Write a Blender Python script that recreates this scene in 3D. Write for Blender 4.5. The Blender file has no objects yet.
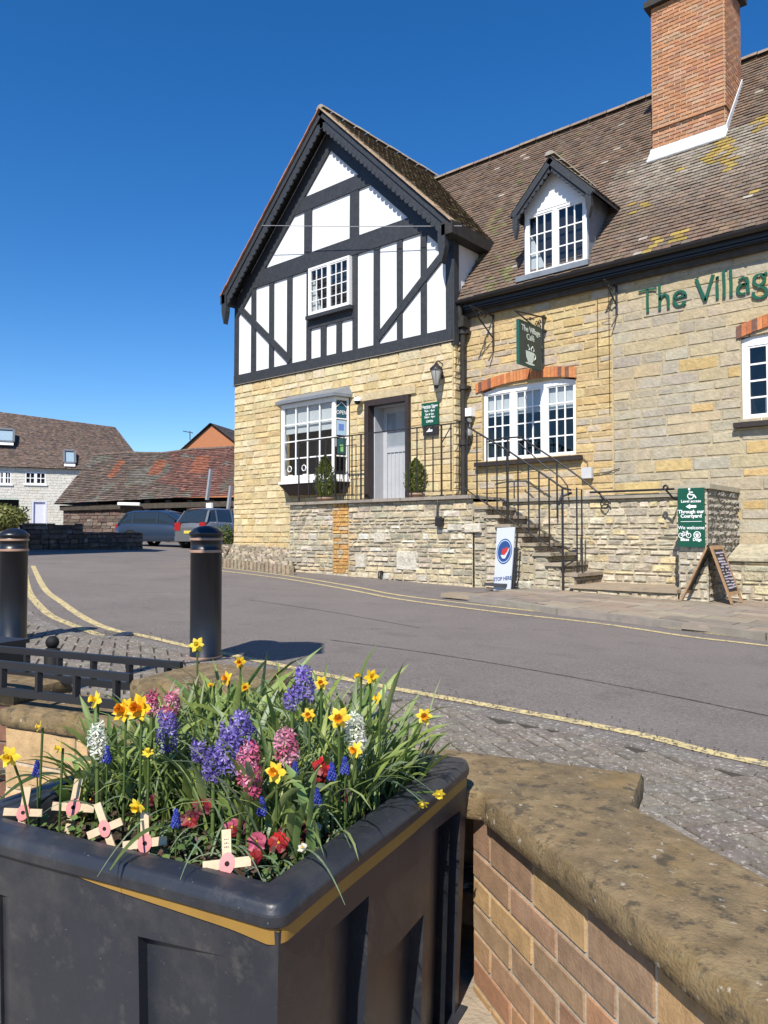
import bpy, bmesh, math, random
from mathutils import Vector, Matrix, noise
random.seed(7)
R_=random.random
def U_(a,b): return a+(b-a)*random.random()
S=bpy.context.scene
# ------------------------------------------------------------ camera
FPX=750.0
PH=math.atan(23/FPX); TH=math.atan(870/750.0)
VIEW=Vector((-math.cos(TH),math.sin(TH),0)); RGT=Vector((math.sin(TH),math.cos(TH),0))
FW=VIEW*math.cos(PH)+Vector((0,0,1))*math.sin(PH); UP=Vector((0,0,1))*math.cos(PH)-VIEW*math.sin(PH)
CAM=Vector((0,0,1.0))
cd=bpy.data.cameras.new('camera'); cam=bpy.data.objects.new('camera',cd); S.collection.objects.link(cam)
cd.sensor_fit='VERTICAL'; cd.sensor_height=36; cd.lens=FPX/1024*36; cd.clip_end=2000; cd.clip_start=0.05
cam.location=CAM; cam.rotation_euler=(FW).to_track_quat('-Z','Y').to_euler()
S.camera=cam
# ------------------------------------------------------------ sky, sun, exposure
SUN_EL=math.radians(46); SUN_AZ=math.radians(22)      # light comes from behind the viewer's right shoulder
TOSUN=Vector((math.sin(SUN_AZ)*math.cos(SUN_EL),-math.cos(SUN_AZ)*math.cos(SUN_EL),math.sin(SUN_EL)))
w=bpy.data.worlds.new('World'); S.world=w; w.use_nodes=True
nt=w.node_tree; bg=nt.nodes['Background']
sky=nt.nodes.new('ShaderNodeTexSky'); sky.sky_type='NISHITA'; sky.sun_disc=False
sky.sun_elevation=SUN_EL; sky.sun_rotation=math.atan2(TOSUN.x,TOSUN.y)
sky.air_density=1.0; sky.dust_density=0.05; sky.ozone_density=4.0; sky.altitude=300
hs=nt.nodes.new('ShaderNodeHueSaturation'); hs.inputs['Saturation'].default_value=1.32; hs.inputs['Hue'].default_value=.506; hs.inputs['Value'].default_value=1.0
nt.links.new(sky.outputs[0],hs.inputs['Color']); nt.links.new(hs.outputs[0],bg.inputs[0]); bg.inputs[1].default_value=0.115
sl=bpy.data.lights.new('sun','SUN'); sl.energy=5.0; sl.angle=math.radians(0.5); sl.color=(1,0.94,0.83)
so=bpy.data.objects.new('sun',sl); S.collection.objects.link(so); so.rotation_euler=(-TOSUN).to_track_quat('-Z','Y').to_euler()
S.view_settings.view_transform='Standard'; S.view_settings.look='None'; S.view_settings.exposure=0.45; S.view_settings.gamma=1
# ------------------------------------------------------------ helpers
def ray(x,y): return FW+RGT*((x-384)/FPX)+UP*((512-y)/FPX)
def py(x,y,Y): d=ray(x,y); return CAM+d*(Y/d.y)
def pz(x,y,Z): d=ray(x,y); return CAM+d*((Z-1.0)/d.z)
def pd(x,y,D): return CAM+ray(x,y)*D
GA,GB,GC=-.04,-.028,-.01
def gz(X,Y): return GA+GB*X+GC*Y
def pg(x,y,h=0):
    d=ray(x,y); n=Vector((-GB,-GC,1)); return CAM+d*((GA+h-n.dot(CAM))/n.dot(d))
def toc(xc,yc,z=0): v=RGT*xc+VIEW*yc; return Vector((v.x,v.y,z))
def V(*a): return Vector(a)
COL=S.collection
class MB:
    def __init__(s): s.v=[];s.f=[];s.c=[];s.sm=[]
    def face(s,pts,c=(1,1,1),smooth=False):
        n=len(s.v); s.v+= [Vector(p) for p in pts]; s.f.append(tuple(range(n,n+len(pts)))); s.c.append(c); s.sm.append(smooth)
    def grid(s,rows,c=(1,1,1),smooth=True,closed=False):
        n=len(s.v); m=len(rows[0])
        for r in rows: s.v+=[Vector(p) for p in r]
        for i in range(len(rows)-1):
            for j in range(m if closed else m-1):
                a=n+i*m+j; b=n+i*m+(j+1)%m
                s.f.append((a,b,b+m,a+m)); s.c.append(c(i,j) if callable(c) else c); s.sm.append(smooth)
    def hexa(s,p,c=(1,1,1)):   # p: 8 pts, bottom 4 ccw then top 4
        n=len(s.v); s.v+=[Vector(q) for q in p]
        for f in ((3,2,1,0),(4,5,6,7),(0,1,5,4),(1,2,6,5),(2,3,7,6),(3,0,4,7)):
            s.f.append(tuple(n+i for i in f)); s.c.append(c); s.sm.append(False)
    def box(s,lo,hi,c=(1,1,1)):
        x0,y0,z0=lo;x1,y1,z1=hi
        s.hexa([(x0,y0,z0),(x1,y0,z0),(x1,y1,z0),(x0,y1,z0),(x0,y0,z1),(x1,y0,z1),(x1,y1,z1),(x0,y1,z1)],c)
    def obox(s,o,u,v,n,c=(1,1,1)):
        o,u,v,n=map(Vector,(o,u,v,n)); s.hexa([o,o+u,o+u+v,o+v,o+n,o+u+n,o+u+v+n,o+v+n],c)
    def bar(s,a,b,w,h=None,c=(1,1,1),up=(0,0,1)):
        a=Vector(a);b=Vector(b);h=h or w; d=(b-a).normalized(); upv=Vector(up)
        if abs(d.dot(upv))>.98: upv=Vector((0,1,0))
        sx=d.cross(upv).normalized()*w/2; sy=sx.cross(d).normalized()*h/2
        s.hexa([a-sx-sy,a+sx-sy,a+sx+sy,a-sx+sy,b-sx-sy,b+sx-sy,b+sx+sy,b-sx+sy],c)
    def tube(s,pts,r,n=8,c=(1,1,1),smooth=True,cap=True):
        pts=[Vector(p) for p in pts]; rows=[]; prev=None
        for i,p in enumerate(pts):
            d=(pts[min(i+1,len(pts)-1)]-pts[max(i-1,0)]).normalized()
            if prev is None: x=d.orthogonal().normalized()
            else: x=(prev-d*prev.dot(d)).normalized()
            prev=x; y=d.cross(x); rr=r(i/(len(pts)-1)) if callable(r) else (r[i] if isinstance(r,(list,tuple)) else r)
            rows.append([p+x*rr*math.cos(6.2832*k/n)+y*rr*math.sin(6.2832*k/n) for k in range(n)])
        s.grid(rows,c,smooth,True)
        if cap: s.face(rows[0][::-1],c); s.face(rows[-1],c)
    def lathe(s,prof,o=(0,0,0),n=24,c=(1,1,1),ax=None):
        o=Vector(o); rows=[]
        for r,z in prof: rows.append([o+Vector((r*math.cos(6.2832*k/n),r*math.sin(6.2832*k/n),z)) for k in range(n)])
        s.grid(rows,c,True,True); s.face(rows[-1],c if not callable(c) else c(len(rows)-2,0)); s.face(rows[0][::-1],c if not callable(c) else c(0,0))
    def prism(s,poly,ext,c=(1,1,1)):
        poly=[Vector(p) for p in poly]; e=Vector(ext); n=len(s.v); m=len(poly)
        s.v+=poly+[p+e for p in poly]
        s.f.append(tuple(range(n,n+m)));s.f.append(tuple(range(n+2*m-1,n+m-1,-1)))
        for i in range(m): j=(i+1)%m; s.f.append((n+i,n+m+i,n+m+j,n+j))
        s.c+=[c]*(m+2); s.sm+=[False]*(m+2)
    def build(s,name,mat,parent=None,**k):
        me=bpy.data.meshes.new(name); off=parent_loc(parent)
        me.from_pydata([tuple(v-off) for v in s.v],[],s.f)
        ca=me.color_attributes.new('Col','FLOAT_COLOR','CORNER'); data=[]
        for f,c in zip(s.f,s.c): data+= [c[0],c[1],c[2],1.0]*len(f)
        ca.data.foreach_set('color',data)
        me.polygons.foreach_set('use_smooth',s.sm)
        me.materials.append(mat); me.update()
        bm=bmesh.new(); bm.from_mesh(me); bmesh.ops.recalc_face_normals(bm,faces=bm.faces) if k.get('fixn',True) else None; bm.to_mesh(me); bm.free()
        o=bpy.data.objects.new(name,me); COL.objects.link(o)
        if parent: o.parent=parent
        if 'kind' in k: o['kind']=k['kind']
        if 'label' in k: o['label']=k['label']
        if 'cat' in k: o['category']=k['cat']
        if 'group' in k: o['group']=k['group']
        return o
def parent_loc(p):
    v=Vector((0,0,0))
    while p: v+=p.location; p=p.parent
    return v
def thing(name,loc,label,cat,group=None):
    o=bpy.data.objects.new(name,None); COL.objects.link(o); o.location=loc; o.empty_display_size=.1
    o['label']=label; o['category']=cat
    if group: o['group']=group
    return o
def copy_tree(o,parent=None):
    c=o.copy(); COL.objects.link(c); c.parent=parent
    for ch in list(o.children): copy_tree(ch,c)
    return c
def place(o,loc,label=None,rz=0,sc=1):
    o.location=loc; o.rotation_euler=(0,0,rz); o.scale=(sc,)*3
    if label: o['label']=label
    return o
def text(body,size,loc,parent,mat,name='lettering',rot=(math.pi/2,0,0),align='CENTER',off=0,sx=1.0,label=None,shear=0,font_space=1.0,line=1.0):
    cu=bpy.data.curves.new(name,'FONT'); cu.body=body; cu.size=size; cu.align_x=align; cu.align_y='CENTER'; cu.extrude=.0015; cu.offset=off; cu.shear=shear; cu.space_character=font_space; cu.space_line=line
    cu.resolution_u=3
    t=bpy.data.objects.new('tmp',cu); COL.objects.link(t)
    bpy.context.view_layer.update()
    me=bpy.data.meshes.new_from_object(t.evaluated_get(bpy.context.evaluated_depsgraph_get()))
    bpy.data.objects.remove(t); me.name=name; me.materials.clear(); me.materials.append(mat)
    o=bpy.data.objects.new(name,me); COL.objects.link(o); o.rotation_euler=rot; o.scale=(sx,1,1)
    o.location=Vector(loc)-parent_loc(parent)
    if parent: o.parent=parent
    return o
# ------------------------------------------------------------ materials
def mat(name,base=(.5,.5,.5),rough=.8,attr=False,noise_s=8,noise_a=.25,bump=.3,bump_s=40,metal=0,spec=.4,bdist=.01,stains=None,coat=0,bump2=None):
    m=bpy.data.materials.new(name); m.use_nodes=True; n=m.node_tree; L=n.links; b=n.nodes['Principled BSDF']
    b.inputs['Roughness'].default_value=rough; b.inputs['Metallic'].default_value=metal; b.inputs['Specular IOR Level'].default_value=spec
    if coat: b.inputs['Coat Weight'].default_value=coat
    tc=n.nodes.new('ShaderNodeNewGeometry')
    if attr:
        a=n.nodes.new('ShaderNodeAttribute'); a.attribute_name='Col'; col=a.outputs['Color']
    else:
        a=n.nodes.new('ShaderNodeRGB'); a.outputs[0].default_value=(*base,1); col=a.outputs[0]
    pos=tc.outputs['Position']
    if noise_a>0:
        nz=n.nodes.new('ShaderNodeTexNoise'); nz.inputs['Scale'].default_value=noise_s; nz.inputs['Detail'].default_value=6; nz.inputs['Roughness'].default_value=.65
        L.new(pos,nz.inputs['Vector'])
        mr=n.nodes.new('ShaderNodeMapRange'); mr.inputs[1].default_value=.25; mr.inputs[2].default_value=.75; mr.inputs[3].default_value=1-noise_a; mr.inputs[4].default_value=1+noise_a
        L.new(nz.outputs['Fac'],mr.inputs[0])
        vm=n.nodes.new('ShaderNodeVectorMath'); vm.operation='SCALE'; L.new(col,vm.inputs[0]); L.new(mr.outputs[0],vm.inputs['Scale']); col=vm.outputs[0]
    for st in (stains or []):
        # (scale, lo, hi, colour, amount)
        sc,lo,hi,cc,am=st[:5]
        nz2=n.nodes.new('ShaderNodeTexNoise'); nz2.inputs['Scale'].default_value=sc; nz2.inputs['Detail'].default_value=8; nz2.inputs['Roughness'].default_value=.7
        mp=n.nodes.new('ShaderNodeMapping'); mp.inputs['Location'].default_value=(sc*3.1,7.7,sc); L.new(pos,mp.inputs[0]); L.new(mp.outputs[0],nz2.inputs['Vector'])
        mr2=n.nodes.new('ShaderNodeMapRange'); mr2.inputs[1].default_value=lo; mr2.inputs[2].default_value=hi; mr2.inputs[3].default_value=0; mr2.inputs[4].default_value=am; L.new(nz2.outputs['Fac'],mr2.inputs[0])
        mx=n.nodes.new('ShaderNodeMix'); mx.data_type='RGBA'; L.new(mr2.outputs[0],mx.inputs[0]); L.new(col,mx.inputs[6]); mx.inputs[7].default_value=(*cc,1); col=mx.outputs[2]
    L.new(col,b.inputs['Base Color'])
    if bump>0:
        nb=n.nodes.new('ShaderNodeTexNoise'); nb.inputs['Scale'].default_value=bump_s; nb.inputs['Detail'].default_value=5; L.new(pos,nb.inputs['Vector'])
        bp=n.nodes.new('ShaderNodeBump'); bp.inputs['Strength'].default_value=bump; bp.inputs['Distance'].default_value=bdist; L.new(nb.outputs['Fac'],bp.inputs['Height']); L.new(bp.outputs[0],b.inputs['Normal'])
    return m
M={}
M['stone']=mat('stone',attr=True,rough=.92,noise_s=9,noise_a=.24,bump=.75,bump_s=22,bdist=.02,stains=[(3.2,.58,.74,(.28,.23,.16),.4),(.7,.5,.7,(.50,.36,.16),.35)])
M['rubble']=mat('rubble',attr=True,rough=.95,noise_s=12,noise_a=.35,bump=1,bump_s=24,bdist=.02,stains=[(5,.52,.7,(.12,.11,.09),.6),(2.3,.6,.75,(.5,.46,.38),.5)])
M['brick']=mat('brick',attr=True,rough=.9,noise_s=22,noise_a=.28,bump=.6,bump_s=130,bdist=.003,stains=[(6,.58,.75,(.45,.36,.28),.4)])
M['tile']=mat('tile',attr=True,rough=.9,noise_s=5,noise_a=.35,bump=.6,bump_s=50,bdist=.006,stains=[(30,.66,.75,(.45,.42,.36),.6),(1.6,.6,.72,(.12,.12,.05),.35)])
M['plaster']=mat('white_plaster',(.70,.705,.72),rough=.75,noise_s=2.2,noise_a=.05,bump=.35,bump_s=6,bdist=.02,stains=[(1.3,.52,.72,(.58,.57,.54),.5),(9,.62,.74,(.45,.44,.42),.25)])
M['timber']=mat('slate_grey_timber',(.034,.037,.043),rough=.55,noise_s=14,noise_a=.35,bump=.5,bump_s=30,bdist=.006)
M['white']=mat('white_paint',(.8,.8,.8),rough=.35,noise_a=.03,bump=.05,bump_s=20)
M['iron']=mat('black_iron',(.018,.016,.018),rough=.42,noise_s=30,noise_a=.3,bump=.2,bump_s=80,bdist=.002,spec=.5)
M['fascia']=mat('black_fascia',(.03,.027,.025),rough=.7,noise_s=6,noise_a=.4,bump=.3)
M['soffit']=mat('brown_boards',(.06,.05,.04),rough=.8,noise_s=6,noise_a=.4,bump=.3)
M['lead']=mat('lead',(.22,.24,.27),rough=.5,noise_s=6,noise_a=.2,bump=.3,metal=.3)
M['mortar_fl']=mat('lead_flashing',(.55,.57,.6),rough=.6,noise_s=8,noise_a=.2,bump=.3)
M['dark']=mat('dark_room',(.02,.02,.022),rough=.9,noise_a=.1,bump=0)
M['blind']=mat('blind',(.62,.63,.63),rough=.9,noise_a=.05,bump=0)
M['doorframe']=mat('brown_door_frame',(.035,.025,.025),rough=.5,noise_s=10,noise_a=.3,bump=.2)
M['doorgrey']=mat('grey_door_paint',(.40,.41,.44),rough=.45,noise_s=5,noise_a=.08,bump=.1)
M['sill']=mat('dark_sill',(.03,.022,.02),rough=.6,noise_a=.2)
M['green']=mat('sign_green',(.006,.075,.045),rough=.4,noise_s=3,noise_a=.1,bump=.05)
M['sgreen']=mat('hanging_sign_green',(.035,.05,.045),rough=.5,noise_s=3,noise_a=.15,bump=.05)
M['sage']=mat('sign_pale_lettering',(.55,.62,.55),rough=.6,noise_a=.05,bump=0)
M['letter']=mat('green_lettering',(.008,.085,.05),rough=.45,noise_s=10,noise_a=.15,bump=.1)
M['greywhite']=mat('grey_white_board',(.50,.53,.58),rough=.5,noise_s=3,noise_a=.05,bump=0)
M['navy']=mat('navy_print',(.02,.06,.2),rough=.5,noise_a=.1,bump=0)
M['red']=mat('red_print',(.45,.03,.03),rough=.5,noise_a=.1,bump=0)
M['oak']=mat('varnished_wood',(.33,.20,.11),rough=.5,noise_s=20,noise_a=.3,bump=.2)
M['chalk']=mat('blackboard',(.02,.018,.02),rough=.6,noise_s=8,noise_a=.3,bump=.05)
M['slab']=mat('paving_slab',attr=True,rough=.9,noise_s=6,noise_a=.2,bump=.5,bump_s=60,bdist=.004,stains=[(2.5,.55,.7,(.12,.11,.10),.5)])
M['asphalt']=mat('asphalt',(.168,.145,.134),rough=.92,noise_s=.9,noise_a=.22,bump=1,bump_s=120,bdist=.01,stains=[(55,.50,.62,(.30,.27,.25),.55),(38,.55,.66,(.045,.04,.04),.65),(.45,.46,.62,(.19,.165,.15),.65),(2.2,.55,.70,(.09,.08,.078),.45)])
M['yellow']=mat('yellow_road_paint',(.58,.47,.22),rough=.8,noise_s=6,noise_a=.2,bump=.5,bump_s=120,bdist=.003,stains=[(30,.50,.58,(.17,.15,.14),.9),(9,.60,.68,(.16,.14,.13),.7)])
M['paver']=mat('paver',attr=True,rough=.9,noise_s=20,noise_a=.3,bump=.7,bump_s=70,bdist=.005,stains=[(38,.545,.62,(.48,.45,.41),.8),(70,.52,.62,(.07,.06,.05),.6),(7,.5,.7,(.12,.105,.085),.5)])
M['sand']=mat('joint_sand',(.055,.048,.038),rough=1,noise_s=30,noise_a=.3,bump=.5)
M['coping']=mat('sandstone_coping',(.19,.135,.07),rough=.95,noise_s=16,noise_a=.45,bump=.8,bump_s=140,bdist=.004,
   stains=[(5,.50,.66,(.10,.08,.05),.75),(3.0,.55,.68,(.27,.17,.05),.5),(24,.54,.62,(.05,.042,.03),.75),(13,.56,.66,(.27,.21,.11),.6),(34,.62,.67,(.48,.44,.37),.8)])
M['bollard']=mat('bollard_black',(.008,.009,.014),rough=.36,noise_s=5,noise_a=.3,bump=.12,bump_s=60,bdist=.003,spec=.6,stains=[(70,.68,.72,(.25,.24,.22),.5)])
M['copper']=mat('copper_band',(.36,.22,.15),rough=.4,noise_s=8,noise_a=.2,bump=.1,spec=.5)
M['planter']=mat('planter_plastic',(.020,.023,.032),rough=.40,noise_s=3,noise_a=.22,bump=.25,bump_s=220,bdist=.0015,spec=.5,stains=[(4,.48,.70,(.075,.070,.068),.55),(16,.56,.72,(.11,.10,.09),.4),(95,.67,.71,(.4,.38,.35),.6)])
M['gold']=mat('gold_band',(.27,.155,.035),rough=.45,noise_s=6,noise_a=.15,bump=.1)
M['soil']=mat('soil',(.045,.03,.02),rough=1,noise_s=30,noise_a=.5,bump=1,bump_s=60,bdist=.01)
M['leadroof']=M['lead']
def leafmat(name,rough=.45,tr=.35):
    m=bpy.data.materials.new(name); m.use_nodes=True; n=m.node_tree; L=n.links; b=n.nodes['Principled BSDF']; b.inputs['Roughness'].default_value=rough; b.inputs['Specular IOR Level'].default_value=.4
    a=n.nodes.new('ShaderNodeAttribute'); a.attribute_name='Col'
    nz=n.nodes.new('ShaderNodeTexNoise'); nz.inputs['Scale'].default_value=60; g=n.nodes.new('ShaderNodeNewGeometry'); L.new(g.outputs['Position'],nz.inputs['Vector'])
    mr=n.nodes.new('ShaderNodeMapRange'); mr.inputs[3].default_value=.75; mr.inputs[4].default_value=1.25; L.new(nz.outputs['Fac'],mr.inputs[0])
    vm=n.nodes.new('ShaderNodeVectorMath'); vm.operation='SCALE'; L.new(a.outputs['Color'],vm.inputs[0]); L.new(mr.outputs[0],vm.inputs['Scale'])
    L.new(vm.outputs[0],b.inputs['Base Color'])
    t=n.nodes.new('ShaderNodeBsdfTranslucent'); L.new(vm.outputs[0],t.inputs['Color'])
    mx=n.nodes.new('ShaderNodeMixShader'); mx.inputs[0].default_value=tr; L.new(b.outputs[0],mx.inputs[1]); L.new(t.outputs[0],mx.inputs[2]); L.new(mx.outputs[0],n.nodes['Material Output'].inputs[0])
    return m
M['leaf']=leafmat('leaf'); M['petal']=leafmat('petal',.5,.3)
def glassmat():
    m=bpy.data.materials.new('window_glass'); m.use_nodes=True; n=m.node_tree; L=n.links
    for x in list(n.nodes):
        if x.type!='OUTPUT_MATERIAL': n.nodes.remove(x)
    t=n.nodes.new('ShaderNodeBsdfTransparent'); t.inputs[0].default_value=(.8,.84,.86,1)
    g=n.nodes.new('ShaderNodeBsdfGlossy'); g.inputs['Roughness'].default_value=.03
    lw_=n.nodes.new('ShaderNodeLayerWeight'); fr=n.nodes.new('ShaderNodeMath'); fr.operation='POWER'; fr.inputs[1].default_value=3.2; L.new(lw_.outputs['Facing'],fr.inputs[0])
    nz=n.nodes.new('ShaderNodeTexNoise'); nz.inputs['Scale'].default_value=2.5; ge=n.nodes.new('ShaderNodeNewGeometry'); L.new(ge.outputs['Position'],nz.inputs['Vector'])
    bp=n.nodes.new('ShaderNodeBump'); bp.inputs['Strength'].default_value=.12; bp.inputs['Distance'].default_value=.05; L.new(nz.outputs['Fac'],bp.inputs['Height']); L.new(bp.outputs[0],g.inputs['Normal'])
    ad=n.nodes.new('ShaderNodeMath'); ad.operation='ADD'; ad.inputs[1].default_value=.07; L.new(fr.outputs[0],ad.inputs[0])
    mx=n.nodes.new('ShaderNodeMixShader'); L.new(ad.outputs[0],mx.inputs[0]); L.new(t.outputs[0],mx.inputs[1]); L.new(g.outputs[0],mx.inputs[2]); L.new(mx.outputs[0],n.nodes['Material Output'].inputs[0])
    return m
M['glass']=glassmat()
def flat(name,c,rough=.5,**k): 
    if name not in M: M[name]=mat(name,c,rough=rough,noise_a=.08,bump=.05,**k)
    return M[name]
# ------------------------------------------------------------ block walls, tiles
def cv(c,d=.12):
    k=1+U_(-d,d); return tuple(max(0,x*k*(1+U_(-d*.25,d*.25))) for x in c)
def blockwall(mb,O,Ud,N,width,z0,z1,ch,bw,pal,holes=(),rec=.03,joint=.008,mortar=(.3,.26,.2),rough=.012,bev=.012,z0f=None,Vd=Vector((0,0,1)),backing=True,zclip=None):
    """O origin (at u=0,v=0), Ud unit along, N outward, courses between v=z0..z1; holes (u0,u1,v0,v1)"""
    O=Vector(O);Ud=Vector(Ud);N=Vector(N)
    P=lambda u,v,n=0: O+Ud*u+Vd*v+N*n
    v=z0; row_=0
    while v<z1-.02:
        row_+=1
        h=min(U_(*ch),z1-v)
        if z1-v-h<ch[0]*.6: h=z1-v
        segs=[(0,width)]
        for (a,b,c,d) in holes:
            if v+h*.5>c and v+h*.5<d:
                ns=[]
                for (s0,s1) in segs:
                    if b<=s0 or a>=s1: ns.append((s0,s1)); continue
                    if a>s0: ns.append((s0,a))
                    if b<s1: ns.append((b,s1))
                segs=ns
        for (s0,s1) in segs:
            u=s0
            first=True
            while u<s1-1e-4:
                l=U_(*bw)*((.5+.5*R_()) if bw[1]-bw[0]>.02 else (.5 if row_%2 else 1) if first else 1) if first or bw[1]-bw[0]<=.02 else U_(*bw); first=False
                if s1-u-l<bw[0]*.7: l=s1-u
                e=min(s1,u+l)
                c=pal((u+e)/2,v+h/2)
                if c is not None:
                    j=joint/2; bz=min(bev,h*.3)
                    ju=[U_(-j,j*.6) for _ in range(4)]
                    o=[(u+j,v+j+ju[0]),(e-j,v+j+ju[1]),(e-j,v+h-j+ju[2]),(u+j,v+h-j+ju[3])]
                    nx=max(1,int((e-u)/.22))
                    top=[];bot=[]
                    x0=u+j+bz*U_(.6,1.6); x1=e-j-bz*U_(.6,1.6)
                    for k in range(nx+1):
                        t=k/nx; xx=x0+(x1-x0)*t
                        bot.append((xx,v+j+bz*U_(.5,1.4),rec+U_(-rough,rough))); top.append((xx,v+h-j-bz*U_(.5,1.4),rec+U_(-rough,rough)))
                    n0=len(mb.v)
                    mb.v+=[P(a,b,-.01) for a,b in o]                 # 0..3
                    mb.v+=[P(*q) for q in bot]+[P(*q) for q in top]   # 4.. ; 4+nx+1..
                    B=n0+4; T=n0+4+nx+1
                    fs=[]
                    for k in range(nx): fs.append((B+k,B+k+1,T+k+1,T+k))
                    fs.append((n0,n0+1)+tuple(B+k for k in range(nx,-1,-1)))
                    fs.append((n0+2,n0+3)+tuple(T+k for k in range(nx+1)))
                    fs.append((n0+1,n0+2,T+nx,B+nx)); fs.append((n0+3,n0,B,T))
                    mb.f+=fs; mb.c+=[c]*len(fs); mb.sm+=[False]*len(fs)
                u=e
        v+=h
    if backing:
        us=sorted({0,width}|{min(max(x,0),width) for h in holes for x in h[:2]}); vs=sorted({z0,z1}|{min(max(x,z0),z1) for h in holes for x in h[2:]})
        for a,b in zip(us,us[1:]):
            for c,d in zip(vs,vs[1:]):
                if any(h[0]<(a+b)/2<h[1] and h[2]<(c+d)/2<h[3] for h in holes): continue
                mb.face([P(a,c,rec*.25),P(b,c,rec*.25),P(b,d,rec*.25),P(a,d,rec*.25)],mortar)
        for (a,b,c,d) in holes:   # reveals
            for (p,q) in (((a,c),(b,c)),((b,c),(b,d)),((b,d),(a,d)),((a,d),(a,c))):
                if q==p: continue
                mb.face([P(*p,rec*.6),P(*q,rec*.6),P(*q,-.3),P(*p,-.3)],mortar)
def tiles(mb,E0,E1,R0,R1,gauge,tw,pal,lift=.022,skip=None):
    """bilinear roof patch: eave E0->E1, ridge R0->R1"""
    E0,E1,R0,R1=map(Vector,(E0,E1,R0,R1))
    sl=((R0-E0).length+(R1-E1).length)/2; nr=max(1,int(sl/gauge)); wl=max((E1-E0).length,(R1-R0).length); nc=max(1,int(wl/tw))
    nrm=(E1-E0 if (E1-E0).length>.1 else R1-R0).cross(R0-E0).normalized()
    if nrm.z<0: nrm=-nrm
    B=lambda s,t: (E0*(1-s)+E1*s)*(1-t)+(R0*(1-s)+R1*s)*t
    for i in range(nr):
        off=.5*(i%2)
        for j in range(-1,nc+1):
            a=max(0,(j+off)/nc); b=min(1,(j+1+off)/nc)
            if b-a<1e-4: continue
            m=B((a+b)/2,(i+.5)/nr)
            if skip and skip(m): continue
            c=pal((a+b)/2,(i+.5)/nr,m)
            t0=(i-.04)/nr+U_(-.05,.05)/nr; t1=min(1,(i+1.02)/nr)
            g=.004/wl; l0=lift*U_(.8,1.35); l1=l0+U_(-.004,.004); tl=U_(-.003,.003)
            p=[B(a+g,t0)+nrm*l0,B(b-g,t0)+nrm*l1,B(b-g,t1)+nrm*(.004+tl),B(a+g,t1)+nrm*.004]
            q=[B(a+g,t0)+nrm*(l0-.014),B(b-g,t0)+nrm*(l1-.014)]
            n=len(mb.v); mb.v+=p+q; mb.f+=[(n,n+1,n+2,n+3),(n+4,n+5,n+1,n),(n+4,n,n+3),(n+5,n+2,n+1)]; mb.c+=[c]*4; mb.sm+=[False]*4
    mb.face([B(0,0),B(1,0),B(1,1),B(0,1)],(.06,.045,.035))
def ridge(mb,A,B,r,L,pal):
    A=Vector(A);B=Vector(B); n=max(1,int((B-A).length/L)); d=(B-A).normalized(); s=d.cross(Vector((0,0,1))).normalized(); u=s.cross(d)
    if u.z<0: u=-u
    for i in range(n):
        p=A+(B-A)*(i/n); q=A+(B-A)*((i+.97)/n); c=pal(); k=U_(-.008,.008)
        mb.grid([[o+s*r*math.cos(a)*1.0+u*(r*math.sin(a)*.8-r*.3+k) for a in [math.pi*x/6 for x in range(7)]] for o in (p,q)],c)
        mb.face([p+s*r*math.cos(a)*1.0+u*(r*math.sin(a)*.8-r*.3+k) for a in [math.pi*x/6 for x in range(7)]],(.3,.27,.23))
def foliage(mb,c,rad,n,size,cols,shell=.5,flat_=.6):
    c=Vector(c)
    for i in range(n):
        d=Vector((random.gauss(0,1),random.gauss(0,1),random.gauss(0,1))).normalized()
        k=(shell+(1-shell)*R_())*(1+.25*noise.noise(d*2.3+c))
        p=c+Vector((d.x*rad[0],d.y*rad[1],d.z*rad[2]))*k
        a=Vector((random.gauss(0,1),random.gauss(0,1),random.gauss(0,1))).normalized(); b=(a.cross(d+Vector((.1,.2,.3)))).normalized(); s=size*U_(.6,1.3)
        mb.face([p-a*s,p-b*s*flat_,p+a*s,p+b*s*flat_],cv(random.choice(cols),.2))
exec_parts=[]
# ============================================================ SETTING
CF=lambda xc,yc,z=0: toc(xc,yc,z)
HC=.68; ZC=1-HC                                  # coping top height
Kc=Vector((.251,1.99)); dB=Vector((.307,-.952)); nB=Vector((.952,.307)); aA=Vector((-.909,.415)); nA=Vector((.415,.909))
Ec=Vector((.74,2.161)); An=Ec-nA*.34
Lf=Vector((-1.026,2.757))                          # a point of the left wall's front edge
def c3(v,z=0): return toc(v.x,v.y,z)
hole=[Kc+nB*.17+nA*.05, Kc+nB*.17+dB*6, Vector((-6,-4)), Lf+aA*6+nA*.17, Lf-aA*.1+nA*.17, Kc+aA*1.3+nA*.17]
bm=bmesh.new()
outer=[(-400,-300),(400,-300),(400,400),(-400,400)]
def loop(pts):
    vs=[bm.verts.new((p[0],p[1],gz(p[0],p[1]))) for p in pts]
    for i in range(len(vs)): bm.edges.new((vs[i],vs[(i+1)%len(vs)]))
loop(outer); loop([tuple(c3(h))[:2] for h in hole])
bmesh.ops.triangle_fill(bm,use_beauty=True,use_dissolve=False,edges=bm.edges[:])
me=bpy.data.meshes.new('road'); bm.to_mesh(me); bm.free(); me.materials.append(M['asphalt'])
rd=bpy.data.objects.new('road',me); COL.objects.link(rd); rd['kind']='structure'
mb=MB(); fl=[c3(v,-.25) for v in (Kc+nB*.3+nA*.3,Kc+nB*.3+dB*6,Vector((-6,-4)),Lf+aA*6+nA*.3)]; mb.face(fl)
mb.build('sunken_ground',mat('concrete',(.30,.25,.19),rough=.95,noise_s=4,noise_a=.3,bump=.6,bump_s=60),kind='structure')

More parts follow.
